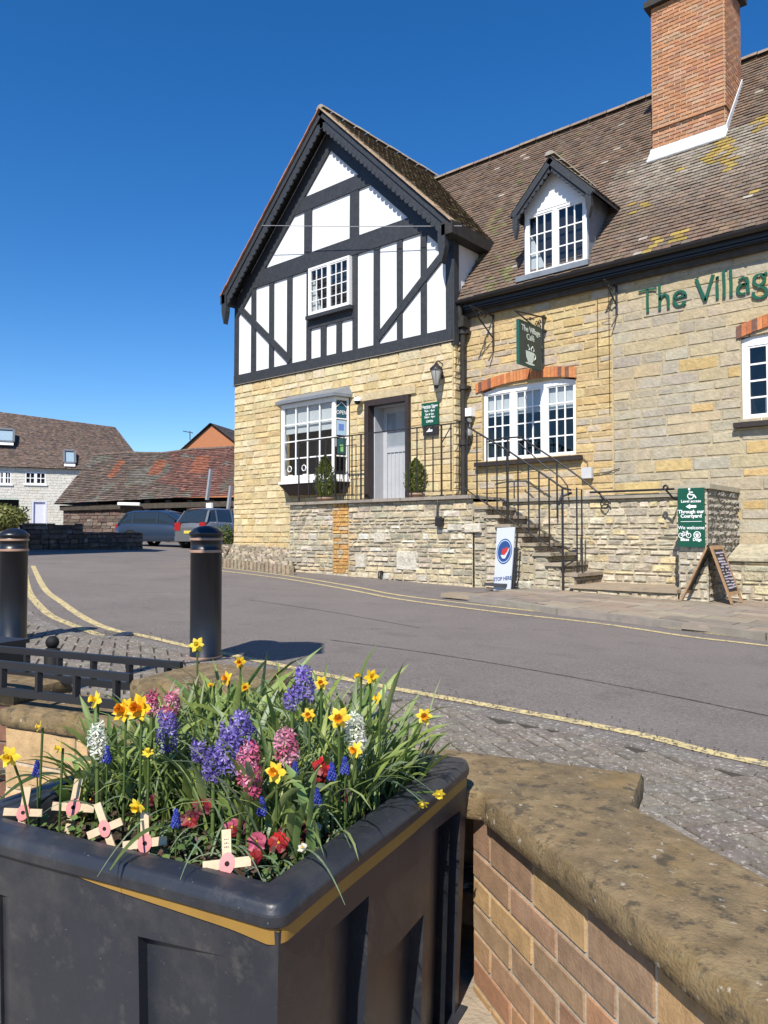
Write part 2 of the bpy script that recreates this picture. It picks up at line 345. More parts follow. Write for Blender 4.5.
def interp(pts,y): pass
kerbpx=[(1500,905),(768,765),(640,735),(500,708),(400,690),(310,672),(240,657),(186,646),(145,636.5),(112,630),(85,618.5),(61,602),(44,588),(33,566)]
kerb=[pg(x,y) for x,y in kerbpx]
def offs(line,d):
    out=[]
    for i,p in enumerate(line):
        t=(line[min(i+1,len(line)-1)]-line[max(0,i-1)]); t.z=0; t.normalize(); q=p+Vector((-t.y,t.x,0))*d; q.z=gz(q.x,q.y); out.append(q)
    return out
def smooth(line,k=4):
    out=[]
    n=len(line)
    for i in range(n-1):
        p0=line[max(0,i-1)];p1=line[i];p2=line[i+1];p3=line[min(n-1,i+2)]
        for j in range(k):
            t=j/k; q=.5*((2*p1)+(-p0+p2)*t+(2*p0-5*p1+4*p2-p3)*t*t+(-p0+3*p1-3*p2+p3)*t**3); q.z=gz(q.x,q.y); out.append(q)
    out.append(line[-1]); return out
def ribbon(mb,line,w,h,c=(1,1,1)):
    a=offs(line,-w/2); b=offs(line,w/2); mb.grid([[p+V(0,0,h) for p in a],[p+V(0,0,h) for p in b]],c,False)
def rline(name,line,w): 
    mb=MB(); ribbon(mb,line,w,.004); return mb.build(name,M['yellow'],kind='structure')
rline('yellow_line',smooth(kerb),.09)
kerb=[pg(x,y) for x,y in [q for q in kerbpx if q[0]>140]+[(112,635),(86,632),(60,622),(40,609.5),(28,594),(22.5,577),(23,563)]]
kerbs=smooth(kerb)
o2=[pg(x,y) for x,y in [(101,636),(78,627.5),(52,616.5),(39,605.5),(29,592),(25.5,575),(26,566)]]
rline('yellow_line',smooth(o2),.09)
for pts in ([(215,567),(288,576),(355,587),(400,595.5),(500,607.5),(600,618.5),(690,631),(768,640.5),(1000,668)],[(215,570),(288,579.3),(355,591),(400,599.5),(500,612.5),(600,623.8),(690,637),(768,646),(1000,675)]):
    rline('yellow_line',smooth([pg(*p) for p in pts]),.095)
# kerb stones of the near paving
def side(line,k):   # sign such that the paving side is towards the viewer
    return k
kl=offs(kerbs,.16); 
if (kl[10]-CAM).length>(kerbs[10]-CAM).length: SG=-1
else: SG=1
kc=offs(kerbs,SG*.20); mb=MB()
acc=0
for i in range(len(kc)-1):
    p,q=kc[i],kc[i+1]; L=(q-p).length; n=max(1,int(L/.6))
    for j in range(n):
        a=p.lerp(q,j/n+.004);b=p.lerp(q,(j+1)/n-.004); c=cv((.17,.152,.135),.1); mb.bar(a-V(0,0,.03),b-V(0,0,.03),.12,.09,c)
mb.build('kerb',M['paver'],kind='structure')
# near paving: herringbone blocks
def kerb_side(p):   # True if p lies on the viewer's side of the kerb
    best=None
    for i in range(len(kc)-1):
        a,b=kc[i],kc[i+1]; t=max(0,min(1,((p-a).dot(b-a))/((b-a).length_squared))); q=a.lerp(b,t); d=(p-q).length
        if best is None or d<best[0]: best=(d,(b-a).cross(p-a).z)
    return best[1]*SG>0 and best[0]>.085
def inner(p):
    xc=(p-CAM).dot(RGT); yc=(p-CAM).dot(VIEW); v=Vector((xc,yc))
    if (v-Kc).dot(nB)>.17: return False
    if (v-Kc).dot(nB)>.17 or yc>8: return False
    return (v-(Kc+nA*.1)).dot(nA)<.12
mb=MB(); sheet=MB()
ang=math.radians(-31); cu=Vector((math.cos(ang),math.sin(ang),0)); cvv=Vector((-math.sin(ang),math.cos(ang),0)); bl=.2
org=Vector((-5,2,0)); N_=75
def blk(u0,v0,u1,v1):
    m=org+cu*((u0+u1)/2)+cvv*((v0+v1)/2)
    xc=(m-CAM).dot(RGT); yc=(m-CAM).dot(VIEW)
    if yc<.6 or yc>14 or abs(xc/yc)>.75: return
    if not kerb_side(Vector((m.x,m.y,0)) ) or inner(m): return
    g=.0045; hh=U_(-.002,.003); c=cv(random.choice([(.19,.162,.132),(.20,.172,.142),(.175,.15,.125)]),.12)
    P=lambda u,v,h: (lambda q: Vector((q.x,q.y,gz(q.x,q.y)+.012+h)))(org+cu*u+cvv*v)
    a,b,c_,d=(u0+g,v0+g),(u1-g,v0+g),(u1-g,v1-g),(u0+g,v1-g); e=.004
    tl=U_(-.003,.003); n=len(mb.v)
    mb.v+=[P(*a,-.011),P(*b,-.011),P(*c_,-.011),P(*d,-.011),P(a[0]+e,a[1]+e,hh+tl),P(b[0]-e,b[1]+e,hh),P(c_[0]-e,c_[1]-e,hh-tl),P(d[0]+e,d[1]-e,hh)]
    fs=[(n+4,n+5,n+6,n+7),(n,n+1,n+5,n+4),(n+1,n+2,n+6,n+5),(n+2,n+3,n+7,n+6),(n+3,n,n+4,n+7)]
    mb.f+=fs; mb.c+=[c]*5; mb.sm+=[False]*5
for i in range(-N_,N_):
    for j in range(-N_//2,N_//2):
        # herringbone: period
        x=i*.1+j*.2; y=i*.1-j*.2+0
        blk(x,y,x+.2,y+.1); blk(x,y-.3,x+.1,y-.1)
for p in kc: p.z=0
mb.build('near_paving',M['paver'],kind='structure')
kcz=[Vector((p.x,p.y,gz(p.x,p.y)+.004)) for p in kc]
sh=[Vector((p.x,p.y,gz(p.x,p.y)+.006)) for p in kc]
near=[]
for p in kc:
    xc=(p-CAM).dot(RGT); yc=(p-CAM).dot(VIEW)
    q=p.copy()
    # walk towards the walls
    t=0
    d=Vector((RGT.x*.2-VIEW.x*1,RGT.y*.2-VIEW.y,0)).normalized()
    while t<9 and not inner(q) and (q-CAM).dot(VIEW)>.2: q=q+d*.05; t+=.05
    near.append(Vector((q.x,q.y,gz(q.x,q.y)+.006)))
sheet.grid([sh,near],(1,1,1),False); sheet.build('paving_bed',M['sand'],kind='structure')
# far pavement (slabs and kerb), rising 8 cm
fk=[pg(x,y,.04) for x,y in [(455,596),(500,602),(560,611.5),(640,620.5),(700,628),(768,636.5),(1000,662),(1500,715)]]
def farside(m):
    for a,b in zip(fk,fk[1:]):
        if a.x<=m.x<=b.x: return m.y> a.y+(b.y-a.y)*(m.x-a.x)/(b.x-a.x)+.08
    return False
mb=MB()
def ppal(u,v):
    m=Vector((-9+u,7+v,0)); 
    if m.y<11.35 and not farside(m): return None
    if not farside(m): return None
    return cv(random.choice([(.27,.215,.16),(.30,.25,.19),(.24,.20,.16)]),.12)
o=Vector((-9,7,gz(-9,7)+.03)); Ux=Vector((1,0,GB)); Vy=Vector((0,1,GC))
blockwall(mb,o,Ux,Vector((0,0,1)),12.6,0,5.95,(.32,.5),(.45,.8),ppal,rec=.05,joint=.006,rough=.003,bev=.006,Vd=Vy,backing=False)
bed=[Vector((p.x,p.y,gz(p.x,p.y)+.068)) for p in fk]; mb.grid([bed,[Vector((p.x,13,gz(p.x,13)+.068)) for p in fk]],(.12,.10,.08),False)
mb.build('pavement',M['slab'],kind='structure')
mb=MB()
for a,b in zip(fk,fk[1:]):
    n=max(1,int((b-a).length/.9))
    for j in range(n):
        p=a.lerp(b,j/n+.004);q=a.lerp(b,(j+1)/n-.004); p.z=gz(p.x,p.y)+.02; q.z=gz(q.x,q.y)+.02; mb.bar(p,q,.13,.12,cv((.24,.215,.18),.1))
mb.build('kerb',M['slab'],kind='structure')
# cobbled bank at the cottage corner
tl_,tr_=py(233,545,12.5),py(291,548,12.5); bl_,br_=pg(221,566),pg(291,574)
mb=MB(); q0=Vector((tl_.x-1.6,12.9,.75)); b0=pg(200,561)
def bank(a,b,c,d):
    Uu=(b-a); L=Uu.length; Uu.normalize(); Vv=(d-a); H=Vv.length; Vv.normalize()
    blockwall(mb,a,Uu,Uu.cross(Vv).normalized(),L,0,H,(.10,.2),(.14,.34),lambda u,v:cv(random.choice([(.33,.27,.20),(.28,.24,.18),(.38,.32,.24)]),.2),rec=.04,rough=.03,bev=.03,Vd=Vv,mortar=(.12,.10,.07))
bank(bl_,br_,tr_,tl_); bank(b0,bl_,tl_,q0)
mb.face([bl_,br_,tr_,tl_],(.12,.10,.07)); mb.face([b0,bl_,tl_,q0],(.12,.10,.07)); mb.face([b0,q0,Vector((q0.x,14.5,.7)),Vector((b0.x-3,14.5,.5))],(.12,.10,.07)); mb.face([tl_,q0,Vector((q0.x,14,.75)),Vector((tl_.x,14,.75))],(.12,.10,.07))
mb.build('cobbled_bank',M['rubble'],kind='structure')
mb=MB(); pts=[pg(200,561.5),pg(221,566.5),pg(255,570.5),pg(292,575)]
for a,b in zip(pts,pts[1:]):
    n=max(1,int((b-a).length/.16))
    for j in range(n): mb.bar(a.lerp(b,j/n+.03)+V(0,0,.08),a.lerp(b,(j+.9)/n)+V(0,0,.08),.12,.22,cv((.30,.24,.17),.2))
mb.build('bank_edging',M['rubble'],kind='structure')

# ============================================================ CAFE BUILDING
F1,F2=12.5,12.9
cafe=thing('cafe_building',(-8.9,12.9,0),'yellow stone cafe with a black and white timbered gable, tiled roof and tall brick chimney','building')
stone_gable=[(.54,.43,.245),(.58,.48,.29),(.52,.40,.21),(.56,.48,.32),(.50,.41,.25),(.59,.50,.31)]
stone_gold=[(.47,.335,.155),(.50,.37,.185),(.44,.32,.165),(.41,.34,.25),(.47,.37,.20),(.39,.325,.25)]
stone_tan=[(.355,.31,.23),(.38,.325,.235),(.34,.30,.24),(.37,.33,.26),(.40,.33,.215)]
# gable stone front
mb=MB(); X0,X1=-16.03,-8.9
holes=[(-11.28-X0,-10.01-X0,1.5,4.0),(-14.2-X0,-11.8-X0,2.35,4.3)]
def gp(u,v): return cv(random.choice(stone_gable),.11)
blockwall(mb,(X0,F1,0),(1,0,0),(0,-1,0),X1-X0,.2,4.98,(.11,.19),(.22,.6),gp,holes,rec=.022,rough=.010,joint=.014,mortar=(.46,.36,.20),bev=.014)
blockwall(mb,(X1,F1,0),(0,1,0),(1,0,0),.42,.2,5.0,(.12,.2),(.15,.42),lambda u,v:cv(random.choice(stone_gable),.1),rec=.035,rough=.015,mortar=(.40,.30,.15))
blockwall(mb,(X0,F1+5,0),(0,-1,0),(-1,0,0),5,.2,5.0,(.12,.2),(.3,.6),lambda u,v:cv(random.choice(stone_gable),.1),rec=.035,mortar=(.40,.30,.15))
mb.box((-16.1,12.44,3.98+1.0),(-8.86,12.56,4.99),(.3,.25,.2))
mb.build('gable_stone_wall',M['stone'],cafe)
# lintel over door is a long stone
mb=MB(); mb.box((-11.55,12.44,4.02),(-9.85,12.6,4.2),(.46,.38,.24)); mb.build('door_lintel',M['stone'],cafe)
# main wing stone
mb=MB(); XM0,XM1=-8.92,3.0
w2=[py(x,y,12.9) for x,y in ((483,398),(576,462),(480,464),(576,384))]
W2x0,W2x1=py(482.5,430,12.9).x,py(576,420,12.9).x; W2z0=py(480,463,12.9).z; W2z1s=py(483,394,12.9).z; W2z1=py(535,382,12.9).z
RWx0=py(741.5,380,12.9).x; RWz0=py(745,423,12.9).z; RWz1=py(741,343,12.9).z; RWx1=RWx0+1.95
XJ=py(613,400,12.9).x
def mp(u,v):
    x=XM0+u
    if x<XJ: return cv(random.choice(stone_gold),.1)
    if R_()<.09: return cv((.46,.33,.15),.1)
    return cv(random.choice(stone_tan),.08)
holes=[(W2x0-XM0,W2x1-XM0,W2z0,W2z1),(RWx0-XM0,RWx1-XM0,RWz0,RWz1+.12)]
blockwall(mb,(XM0,F2,0),(1,0,0),(0,-1,0),XJ-XM0,-.4,5.6,(.10,.18),(.25,.6),lambda u,v:mp(u,v),[holes[0]],rec=.016,rough=.009,joint=.012,mortar=(.46,.35,.19),bev=.016)
blockwall(mb,(XJ,F2,0),(1,0,0),(0,-1,0),XM1-XJ,-.4,5.6,(.14,.23),(.28,.75),lambda u,v:mp(u+XJ-XM0,v),[(RWx0-XJ,RWx1-XJ,RWz0,RWz1+.12)],rec=.014,rough=.008,joint=.014,mortar=(.37,.315,.215),bev=.016)
mb.face([(XM1,12.9,-.5),(XM1,19.8,-.5),(XM1,19.8,5.6),(XM1,12.9,5.6)],(.4,.34,.25))
mb.face([(XM1,19.8,-.5),(X0,19.8,-.5),(X0,19.8,5.6),(XM1,19.8,5.6)],(.4,.34,.25))
mb.face([(XM1,12.9,5.6),(XM1,19.8,5.6),(XM1,16.2,10.6)],(.4,.34,.25))
mb.build('main_stone_wall',M['stone'],cafe)
# plaster upper gable
AX,AZ=-12.43,10.95
rz=lambda x,dz=0: AZ-.985*abs(x-AX)+dz
mb=MB(); zt=lambda x: rz(x,-.12)
mb.prism([(X0+.02,F1-.0,4.98),(X1-.02,F1-.0,4.98),(X1-.02,F1-.0,zt(X1)),(AX,F1,zt(AX)),(X0+.02,F1-.0,zt(X0))],(0,8,0)); mb.build('gable_plaster',M['plaster'],cafe)
# timber frame
mb=MB(); YB=F1-.035
def Z(x,y,Y=YB): return py(x,y,Y).z
def Xp(x,y,Y=YB): return py(x,y,Y).x
tj=lambda: U_(-.006,.006)
def beamv(xa,xb,za,zb,yy=YB):
    mb.prism([(xa+tj(),yy,za),(xb+tj(),yy,za),(xb+tj(),yy,zb),(xa+tj(),yy,zb)],(0,.06,0))
k=1/2.743
def cx(a,b): return 210+a*k, 90+b*k
zb0,zb1=4.97,Z(239,375); zt0,zt1=Z(306,271),7.85
zc0=Z(*cx(330,290)); zc1=Z(*cx(330,262)); zc1=Z(300,199.4)
beamv(X0,X1,zb0,zb1,YB-.015)
for a,b in ((113,125),(162,174),(211,224),(264,276),(390,403),(448,464),(512,527),(577,593)):
    beamv(Xp(*cx(a,600)),Xp(*cx(b,600)),zb1,zt0+.01)
beamv(X0,X0+.16,zb1,rz(X0)-.1); beamv(Xp(*cx(646,500)),X1,zb1,rz(X1)-.15)
beamv(X0+.35,X1-.35,zt0,zt1,YB-.012)
cxl,cxr=Xp(300,199.4),Xp(361,174); zc0=zc1-.34
beamv(cxl-.35,cxr+.35,zc0,zc1,YB-.008)
for a,b in ((258,278),(383,407)): beamv(Xp(*cx(a,350)),Xp(*cx(b,350)),zt1,zc0)
# window rail and little studs under it
zr1,zr0=Z(*cx(272,625)),Z(*cx(272,657)); xa,xb=Xp(*cx(264,600)),Xp(*cx(403,600))
beamv(xa+.1,xb-.1,zr0,zr1,YB-.008)
for a,b in ((303,318),(346,360)): beamv(Xp(*cx(a,700)),Xp(*cx(b,700)),zb1,zr0)
# rafters in the wall plane
for s in (-1,1):
    pts=[]
    xe=X0+.1 if s<0 else X1-.1
    mb.prism([(AX,YB-.01,rz(AX,-.25)),(xe,YB-.01,rz(xe,-.25)),(xe,YB-.01,rz(xe,-.74)),(AX,YB-.01,rz(AX,-.80))],(0,.05,0))
# braces
def dg(p,q,wd):
    a=Vector((Xp(*cx(*p)),YB-.02,Z(*cx(*p)))); b=Vector((Xp(*cx(*q)),YB-.02,Z(*cx(*q)))); d=(b-a).normalized(); n=Vector((-d.z,0,d.x))*wd/2
    mb.prism([a-n,b-n,b+n,a+n],(0,.045,0))
dg((72,588),(220,742),.16); dg((655,430),(460,680),.16)
# curved knee braces in the top corners
def knee(x0,z0,s):
    pts=[(x0,YB-.005,z0)]
    for i in range(7):
        a=i/6*math.pi/2; pts.append((x0+s*.42*(1-math.sin(a)),YB-.005,z0-.55*(1-math.cos(a))))
    mb.prism(pts,(0,.04,0))
knee(X0+.16,zt0+.0,1); knee(X1-.22,zt0+.0,-1)
mb.build('timber_frame',M['timber'],cafe)
# gable cheek (faces the main roof) : corner post + board
mb=MB(); mb.box((X1-.03,F1-.03,4.9),(X1+.05,F1+.14,7.35)); mb.prism([(X1+.0,F1,5.0),(X1+.0,F2,5.0),(X1+.0,F2,5.9),(X1,F1,5.9)],(.03,0,0)); mb.build('corner_post',M['timber'],cafe)
# tile palettes
def tp_main(s,t,m):
    base=random.choice([(.155,.105,.075),(.14,.098,.072),(.17,.112,.078),(.135,.10,.078),(.15,.11,.083)])
    if R_()<.012: base=(.32,.28,.23)
    d=(m.x-(-4.8))
    if -1.5<d<1.6 and m.y<14.6:     # pale wash below the chimney flashing
        k=.0+.9*math.exp(-((m.y-14.5)/.9)**2)*(.6+.4*R_())*(1 if d>-.9 else .5); k=min(.8,k)
        base=tuple(b*(1-k)+w_*k for b,w_ in zip(base,(.30,.27,.22)))
    yl=noise.noise(Vector((m.x*.9+3,m.y*.7,0)))+noise.noise(Vector((m.x*3,m.y*3,4)))*.5
    if m.x>-5.6 and m.y<14.7 and yl>-.02+.32*abs(m.x+4.1)/1.3 and R_()<.7: base=(.30,.215,.06)
    if m.x<-7.6 and noise.noise(Vector((m.x*1.3,m.y*1.3,9)))>.1 and R_()<.3 and m.x>-9.2: base=(.15,.14,.065)
    return cv(base,.12)
def tp_gable(s,t,m):
    base=random.choice([(.13,.09,.06),(.10,.08,.055),(.16,.12,.08)])
    if m.y<12.5: base=random.choice([(.30,.25,.18),(.25,.2,.14)])
    if R_()<.12: base=(.17,.15,.06)
    return cv(base,.2)
tn=lambda y: 5.84+1.34*(y-12.6)
mb=MB(); YR=16.2
def skipm(m):
    return (X0+.3<m.x<X1-.05 and m.z<rz(m.x)-.05) or (m.x<X0+.6)
tiles(mb,(-15.6,12.6,5.84),(3.3,12.6,5.84),(-15.6,YR,tn(YR)),(3.3,YR,tn(YR)),.105,.165,tp_main,skip=skipm)
mb.face([(-13,19.8,5.84),(3.3,19.8,5.84),(3.3,YR,tn(YR)-.02),(-13,YR,tn(YR)-.02)],(.14,.09,.06))
ridge(mb,(-13.5,YR,tn(YR)+.02),(3.3,YR,tn(YR)+.02),.13,.45,lambda:cv((.22,.17,.13),.2))
mb.build('main_roof',M['tile'],cafe)
mb=MB(); Y0=12.13; XE0,XE1=-16.17,-8.67
e=lambda x: rz(x,.06)
tiles(mb,(AX,Y0,e(AX)),(AX,Y0,e(AX)),(AX,Y0,e(AX)),(AX,Y0,e(AX)),1,1,tp_gable) if False else None
tiles(mb,(XE1,Y0,e(XE1)),(XE1,17.5,e(XE1)),(AX,Y0,e(AX)),(AX,17.5,e(AX)),.105,.165,tp_gable)
tiles(mb,(XE0,17.5,e(XE0)),(XE0,Y0,e(XE0)),(AX,17.5,e(AX)),(AX,Y0,e(AX)),.105,.165,lambda s,t,m:cv((.20,.10,.07),.2))
ridge(mb,(AX,Y0-.02,e(AX)+.03),(AX,17.5,e(AX)+.03),.12,.4,lambda:cv((.34,.29,.22),.15))
mb.build('gable_roof',M['tile'],cafe)
mb=MB()
for xe_ in (XE0,XE1):
    A_=Vector((AX,Y0-.05,e(AX)+.015)); B_=Vector((xe_,Y0-.05,e(xe_)+.015)); n_=30
    for i in range(n_):
        a=A_.lerp(B_,i/n_); b=A_.lerp(B_,(i+.96)/n_); jj=U_(-.006,.006)
        mb.prism([a+V(0,jj,-.03),b+V(0,jj,-.03),b+V(0,jj,.012),a+V(0,jj,.012)],(0,.22,0),cv((.36,.26,.17) if xe_==XE1 else (.34,.17,.11),.15))
mb.build('verge_tiles',M['tile'],cafe)
mb=MB()   # verge undercloak and soffit boards
for x in (XE0,XE1):
    mb.prism([(AX,Y0+.01,e(AX)-.01),(x,Y0+.01,e(x)-.01),(x,Y0+.01,e(x)-.06),(AX,Y0+.01,e(AX)-.06)],(0,5.2,0))
mb.build('gable_soffit',M['fascia'],cafe)
# bargeboards with scallops
def barge(parent,ax,az,xe,slope,Y,depth,th,r,name='bargeboard',m='timber',inset=.0):
    mb=MB(); s=1 if xe>ax else -1; ln=math.hypot(xe-ax,slope*(xe-ax)); d=Vector(((xe-ax)/ln,0,-abs(slope*(xe-ax))/ln)); n=Vector((-d.z*s*-1,0,-d.x*s*-1))
    n=Vector((d.z,0,-d.x)) if s>0 else Vector((-d.z,0,d.x))   # pointing down/inwards
    if n.z>0: n=-n
    A=Vector((ax,Y,az)); top=[A,A+d*ln]; 
    nn=int(ln/(2*r)); pts=[]
    for i in range(nn):
        c=A+d*(ln-(i+.5)*2*r*ln/(nn*2*r))+n*depth
        for a in range(0,7): 
            q=a/6*math.pi; pts.append(c+d*(math.cos(q)*r)+n*(math.sin(q)*r*.9))
    # build as strip: quads between top line and pts
    n0=[A+d*((p-A).dot(d)) for p in pts]
    for i in range(len(pts)-1):
        a,b=n0[i],n0[i+1]; p,q=pts[i],pts[i+1]
        if (a-b).length<1e-5 and (p-q).length<1e-5: continue
        mb.face([a,b,q,p]); mb.face([v+V(0,th,0) for v in (a,b,q,p)]); mb.face([p,q,q+V(0,th,0),p+V(0,th,0)])
    # outer moulding
    t0=A+n*.0-V(0,.03,0); mb.hexa([t0,t0+d*ln,t0+d*ln+n*.1,t0+n*.1,t0+V(0,.05,0),t0+d*ln+V(0,.05,0),t0+d*ln+n*.1+V(0,.05,0),t0+n*.1+V(0,.05,0)])
    return mb.build(name,M[m],parent)
barge(cafe,AX,AZ+.0,XE1-.02,.985,Y0+.03,.23,.035,.08)
barge(cafe,AX,AZ+.0,XE0+.02,.985,Y0+.03,.23,.035,.08)
# soffit of the overhang (between board and wall) + feet
mb=MB()
mb.box((X1-.02,12.12,7.06),(XE1+.02,F1+1.25,7.32)); mb.build('eaves_box',M['fascia'],cafe)
mb=MB(); mb.box((XE0-.02,12.12,7.12),(X0+.02,F1+.4,7.40)); mb.build('eaves_box',M['fascia'],cafe)
for (x,z) in ((X1-.02,7.28),(X0-.02,7.36)):
    mb=MB(); mb.prism([(x-.09,12.12,z),(x+.09,12.12,z),(x+.09,12.12,z-.45),(x+.05,12.12,z-.62),(x,12.12,z-.78),(x-.05,12.12,z-.62),(x-.09,12.12,z-.45)],(0,.14,0)); mb.build('drop_bracket',M['timber'],cafe)
# gutter, fascia of main roof
mb=MB(); mb.box((X1+.02,12.78,5.5),(3.2,12.86,5.86)); mb.build('eaves_fascia',M['soffit'],cafe)
mb=MB()
for (a,b,zz) in ((X1+.05,3.3,5.78),): 
    rows=[[Vector((x,12.56+.075*math.cos(t),5.80+.075*math.sin(t))) for t in [math.pi+i*math.pi/8 for i in range(9)]] for x in (a,b)]
    mb.grid(rows); mb.grid([[p+V(0,0,0)-V(0,(p.y-12.56)*.12,(p.z-5.8)*.12) for p in r] for r in rows])
mb.box((X1+.05,12.63,5.66),(3.3,12.66,5.83)); mb.box((X1+.05,12.66,5.62),(3.3,12.78,5.65))
x=X1+.6
mb.tube([(X1+.05,12.70,5.60),(3.3,12.70,5.63)],.012,6)
mb.build('gutter',M['iron'],cafe)
# drainpipe
dpx=py(463,420,12.72).x; mb=MB(); mb.tube([(dpx,12.6,5.72),(dpx,12.62,5.5),(dpx,12.72,5.25),(dpx,12.72,1.6)],.055,10)
for z in (5.2,4.05,2.9): mb.tube([(dpx,12.72,z-.05),(dpx,12.72,z+.05)],.078,10); mb.box((dpx-.1,12.74,z-.03),(dpx+.1,12.9,z+.03))
mb.box((dpx-.1,12.6,5.28),(dpx+.1,12.8,5.5)); mb.build('drainpipe',M['fascia'],cafe)
# windows ---------------------------------------------------
def casement(parent,x0,x1,z0,z1,y,lights,rows,fr=.07,name='window',depth=.06,blind=0,mull=.07,bar=.022,room=True,ztop=None,fmat='white',cols=3):
    """front at y, lights = number of casements, each cols x rows panes"""
    f=MB(); f.box((x0,y,z0),(x0+fr,y+depth,z1)); f.box((x1-fr,y,z0),(x1,y+depth,z1)); f.box((x0+fr,y,z0),(x1-fr,y+depth,z0+fr*1.1)); f.box((x0+fr,y,z1-fr),(x1-fr,y+depth,z1))
    W=(x1-x0-2*fr-mull*(lights-1))/lights
    fo=f.build(name,M[fmat],parent)
    g=MB(); b=MB()
    for i in range(lights):
        a=x0+fr+i*(W+mull)
        if i>0: b.box((a-mull,y-.004,z0+fr*1.1),(a,y+depth-.002,z1-fr))
        zz0=z0+fr*1.1; zz1=z1-fr; s=.03
        b.box((a,y+.012,zz0),(a+s,y+.05,zz1)); b.box((a+W-s,y+.012,zz0),(a+W,y+.05,zz1)); b.box((a+s,y+.012,zz0),(a+W-s,y+.05,zz0+s)); b.box((a+s,y+.012,zz1-s),(a+W-s,y+.05,zz1))
        for c in range(1,cols): xx=a+s+(W-2*s)*c/cols; b.box((xx-bar/2,y+.016,zz0+s),(xx+bar/2,y+.045,zz1-s))
        for r in range(1,rows): zc=zz0+s+(zz1-zz0-2*s)*r/rows; b.box((a+s,y+.018,zc-bar/2),(a+W-s,y+.043,zc+bar/2))
        g.face([(a,y+.032,zz0),(a+W,y+.032,zz0),(a+W,y+.032,zz1),(a,y+.032,zz1)])
    b.build('glazing_bars',M[fmat],fo); g.build('pane',M['glass'],fo)
    if blind: 
        q=MB(); q.box((x0+fr,y+.09,z1-fr-blind),(x1-fr,y+.10,z1-.01)); q.box((x0+fr,y+.085,z1-fr-blind-.03),(x1-fr,y+.105,z1-fr-blind)); q.build('blind',M['blind'],fo)
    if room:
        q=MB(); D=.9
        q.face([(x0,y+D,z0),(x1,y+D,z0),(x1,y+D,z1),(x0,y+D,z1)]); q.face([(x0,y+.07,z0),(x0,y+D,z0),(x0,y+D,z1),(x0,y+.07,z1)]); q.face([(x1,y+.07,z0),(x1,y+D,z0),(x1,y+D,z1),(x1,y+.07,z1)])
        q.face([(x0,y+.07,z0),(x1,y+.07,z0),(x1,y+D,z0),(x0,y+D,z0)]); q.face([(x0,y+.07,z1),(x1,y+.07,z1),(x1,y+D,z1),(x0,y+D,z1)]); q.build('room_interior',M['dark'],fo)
    return fo
# upper gable window
gx0,gx1=Xp(*cx(277,600)),Xp(*cx(389,600)); gz0,gz1=Z(*cx(280,622)),Z(*cx(278,493))
# openings cut by depth: the window stands 3 cm proud of the plaster with a shallow dark room box in front of it
casement(cafe,gx0,gx1,gz0,gz1,F1-.13,2,4,fr=.05,mull=.05,bar=.018,cols=3,depth=.12,room=False,name='gable_window')
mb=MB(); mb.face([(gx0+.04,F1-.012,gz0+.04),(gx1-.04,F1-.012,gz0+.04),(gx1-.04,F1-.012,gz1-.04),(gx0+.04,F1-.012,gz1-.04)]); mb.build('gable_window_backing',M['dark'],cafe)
mb=MB(); mb.prism([(gx0+.06,F1-.03,gz0+.05),(gx0+.36,F1-.03,gz0+.05),(gx0+.12,F1-.03,gz1-.3),(gx0+.06,F1-.03,gz1-.3)],(0,.01,0)); mb.build('curtain',M['blind'],cafe)
mb=MB(); mb.box((gx0-.06,F1-.17,gz0-.09),(gx1+.06,F1-.02,gz0-.004)); mb.build('gable_window_sill',M['timber'],cafe)
# main wing arched window
fw=casement(cafe,W2x0+.01,W2x1-.01,W2z0+.02,W2z1s+.02,F2+.05,3,4,fr=.045,mull=.11,bar=.025,blind=.42,depth=.07,name='arched_window')
mb=MB(); n_=12; arc=[]; ax_m=(W2x0+W2x1)/2; hw=(W2x1-W2x0)/2
zarc=lambda x,o=0: W2z1s+.03+(W2z1-W2z1s+.04)*(1-((x-ax_m)/hw)**2)+o
mb.prism([(W2x0+.01,F2+.045,W2z1s-.03)]+[(W2x1-.01,F2+.045,W2z1s-.03)]+[(W2x1-2*hw*i/n_*.999,F2+.045,zarc(W2x1-2*hw*i/n_)-.01) for i in range(n_+1)],(0,.08,0)); mb.build('window_head_board',M['white'],fw)
def brickarch(x0,x1,zf,hh,y,name,n):
    mb=MB(); 
    for i in range(n):
        a=x0+(x1-x0)*(i+.04)/n; b=x0+(x1-x0)*(i+.96)/n; c=cv(random.choice([(.48,.17,.06),(.52,.21,.08),(.42,.14,.06),(.50,.20,.07)]),.12)
        if R_()<.1: c=(.16,.08,.06)
        mb.hexa([(a,y-.05+tj(),zf(a)),(b,y-.05,zf(b)),(b,y+.1,zf(b)),(a,y+.1,zf(a)),(a,y-.05+tj(),zf(a)+hh),(b,y-.05,zf(b)+hh),(b,y+.1,zf(b)+hh),(a,y+.1,zf(a)+hh)],c)
    m_=[(x0,y-.035,zf(x0)+.004)]+[(x0+(x1-x0)*i/10,y-.035,zf(x0+(x1-x0)*i/10)+.004) for i in range(1,11)]+[(x1-(x1-x0)*i/10,y-.035,zf(x1-(x1-x0)*i/10)+hh-.004) for i in range(11)]
    mb.prism(m_,(0,.1,0),(.38,.30,.2))
    return mb.build(name,M['brick'],cafe)
brickarch(W2x0-.14,W2x1+.03,lambda x: W2z1s+.02+(W2z1-W2z1s+.05)*(1-((x-ax_m)/(hw+.15))**2),.2,F2,'brick_arch',30)
mb=MB()  # timber under arch is dark line
mb.box((W2x0-.12,F2-.14,W2z0-.085),(W2x1+.14,F2+.07,W2z0-.0)); mb.build('window_sill',M['sill'],cafe)
mb=MB()  # right window
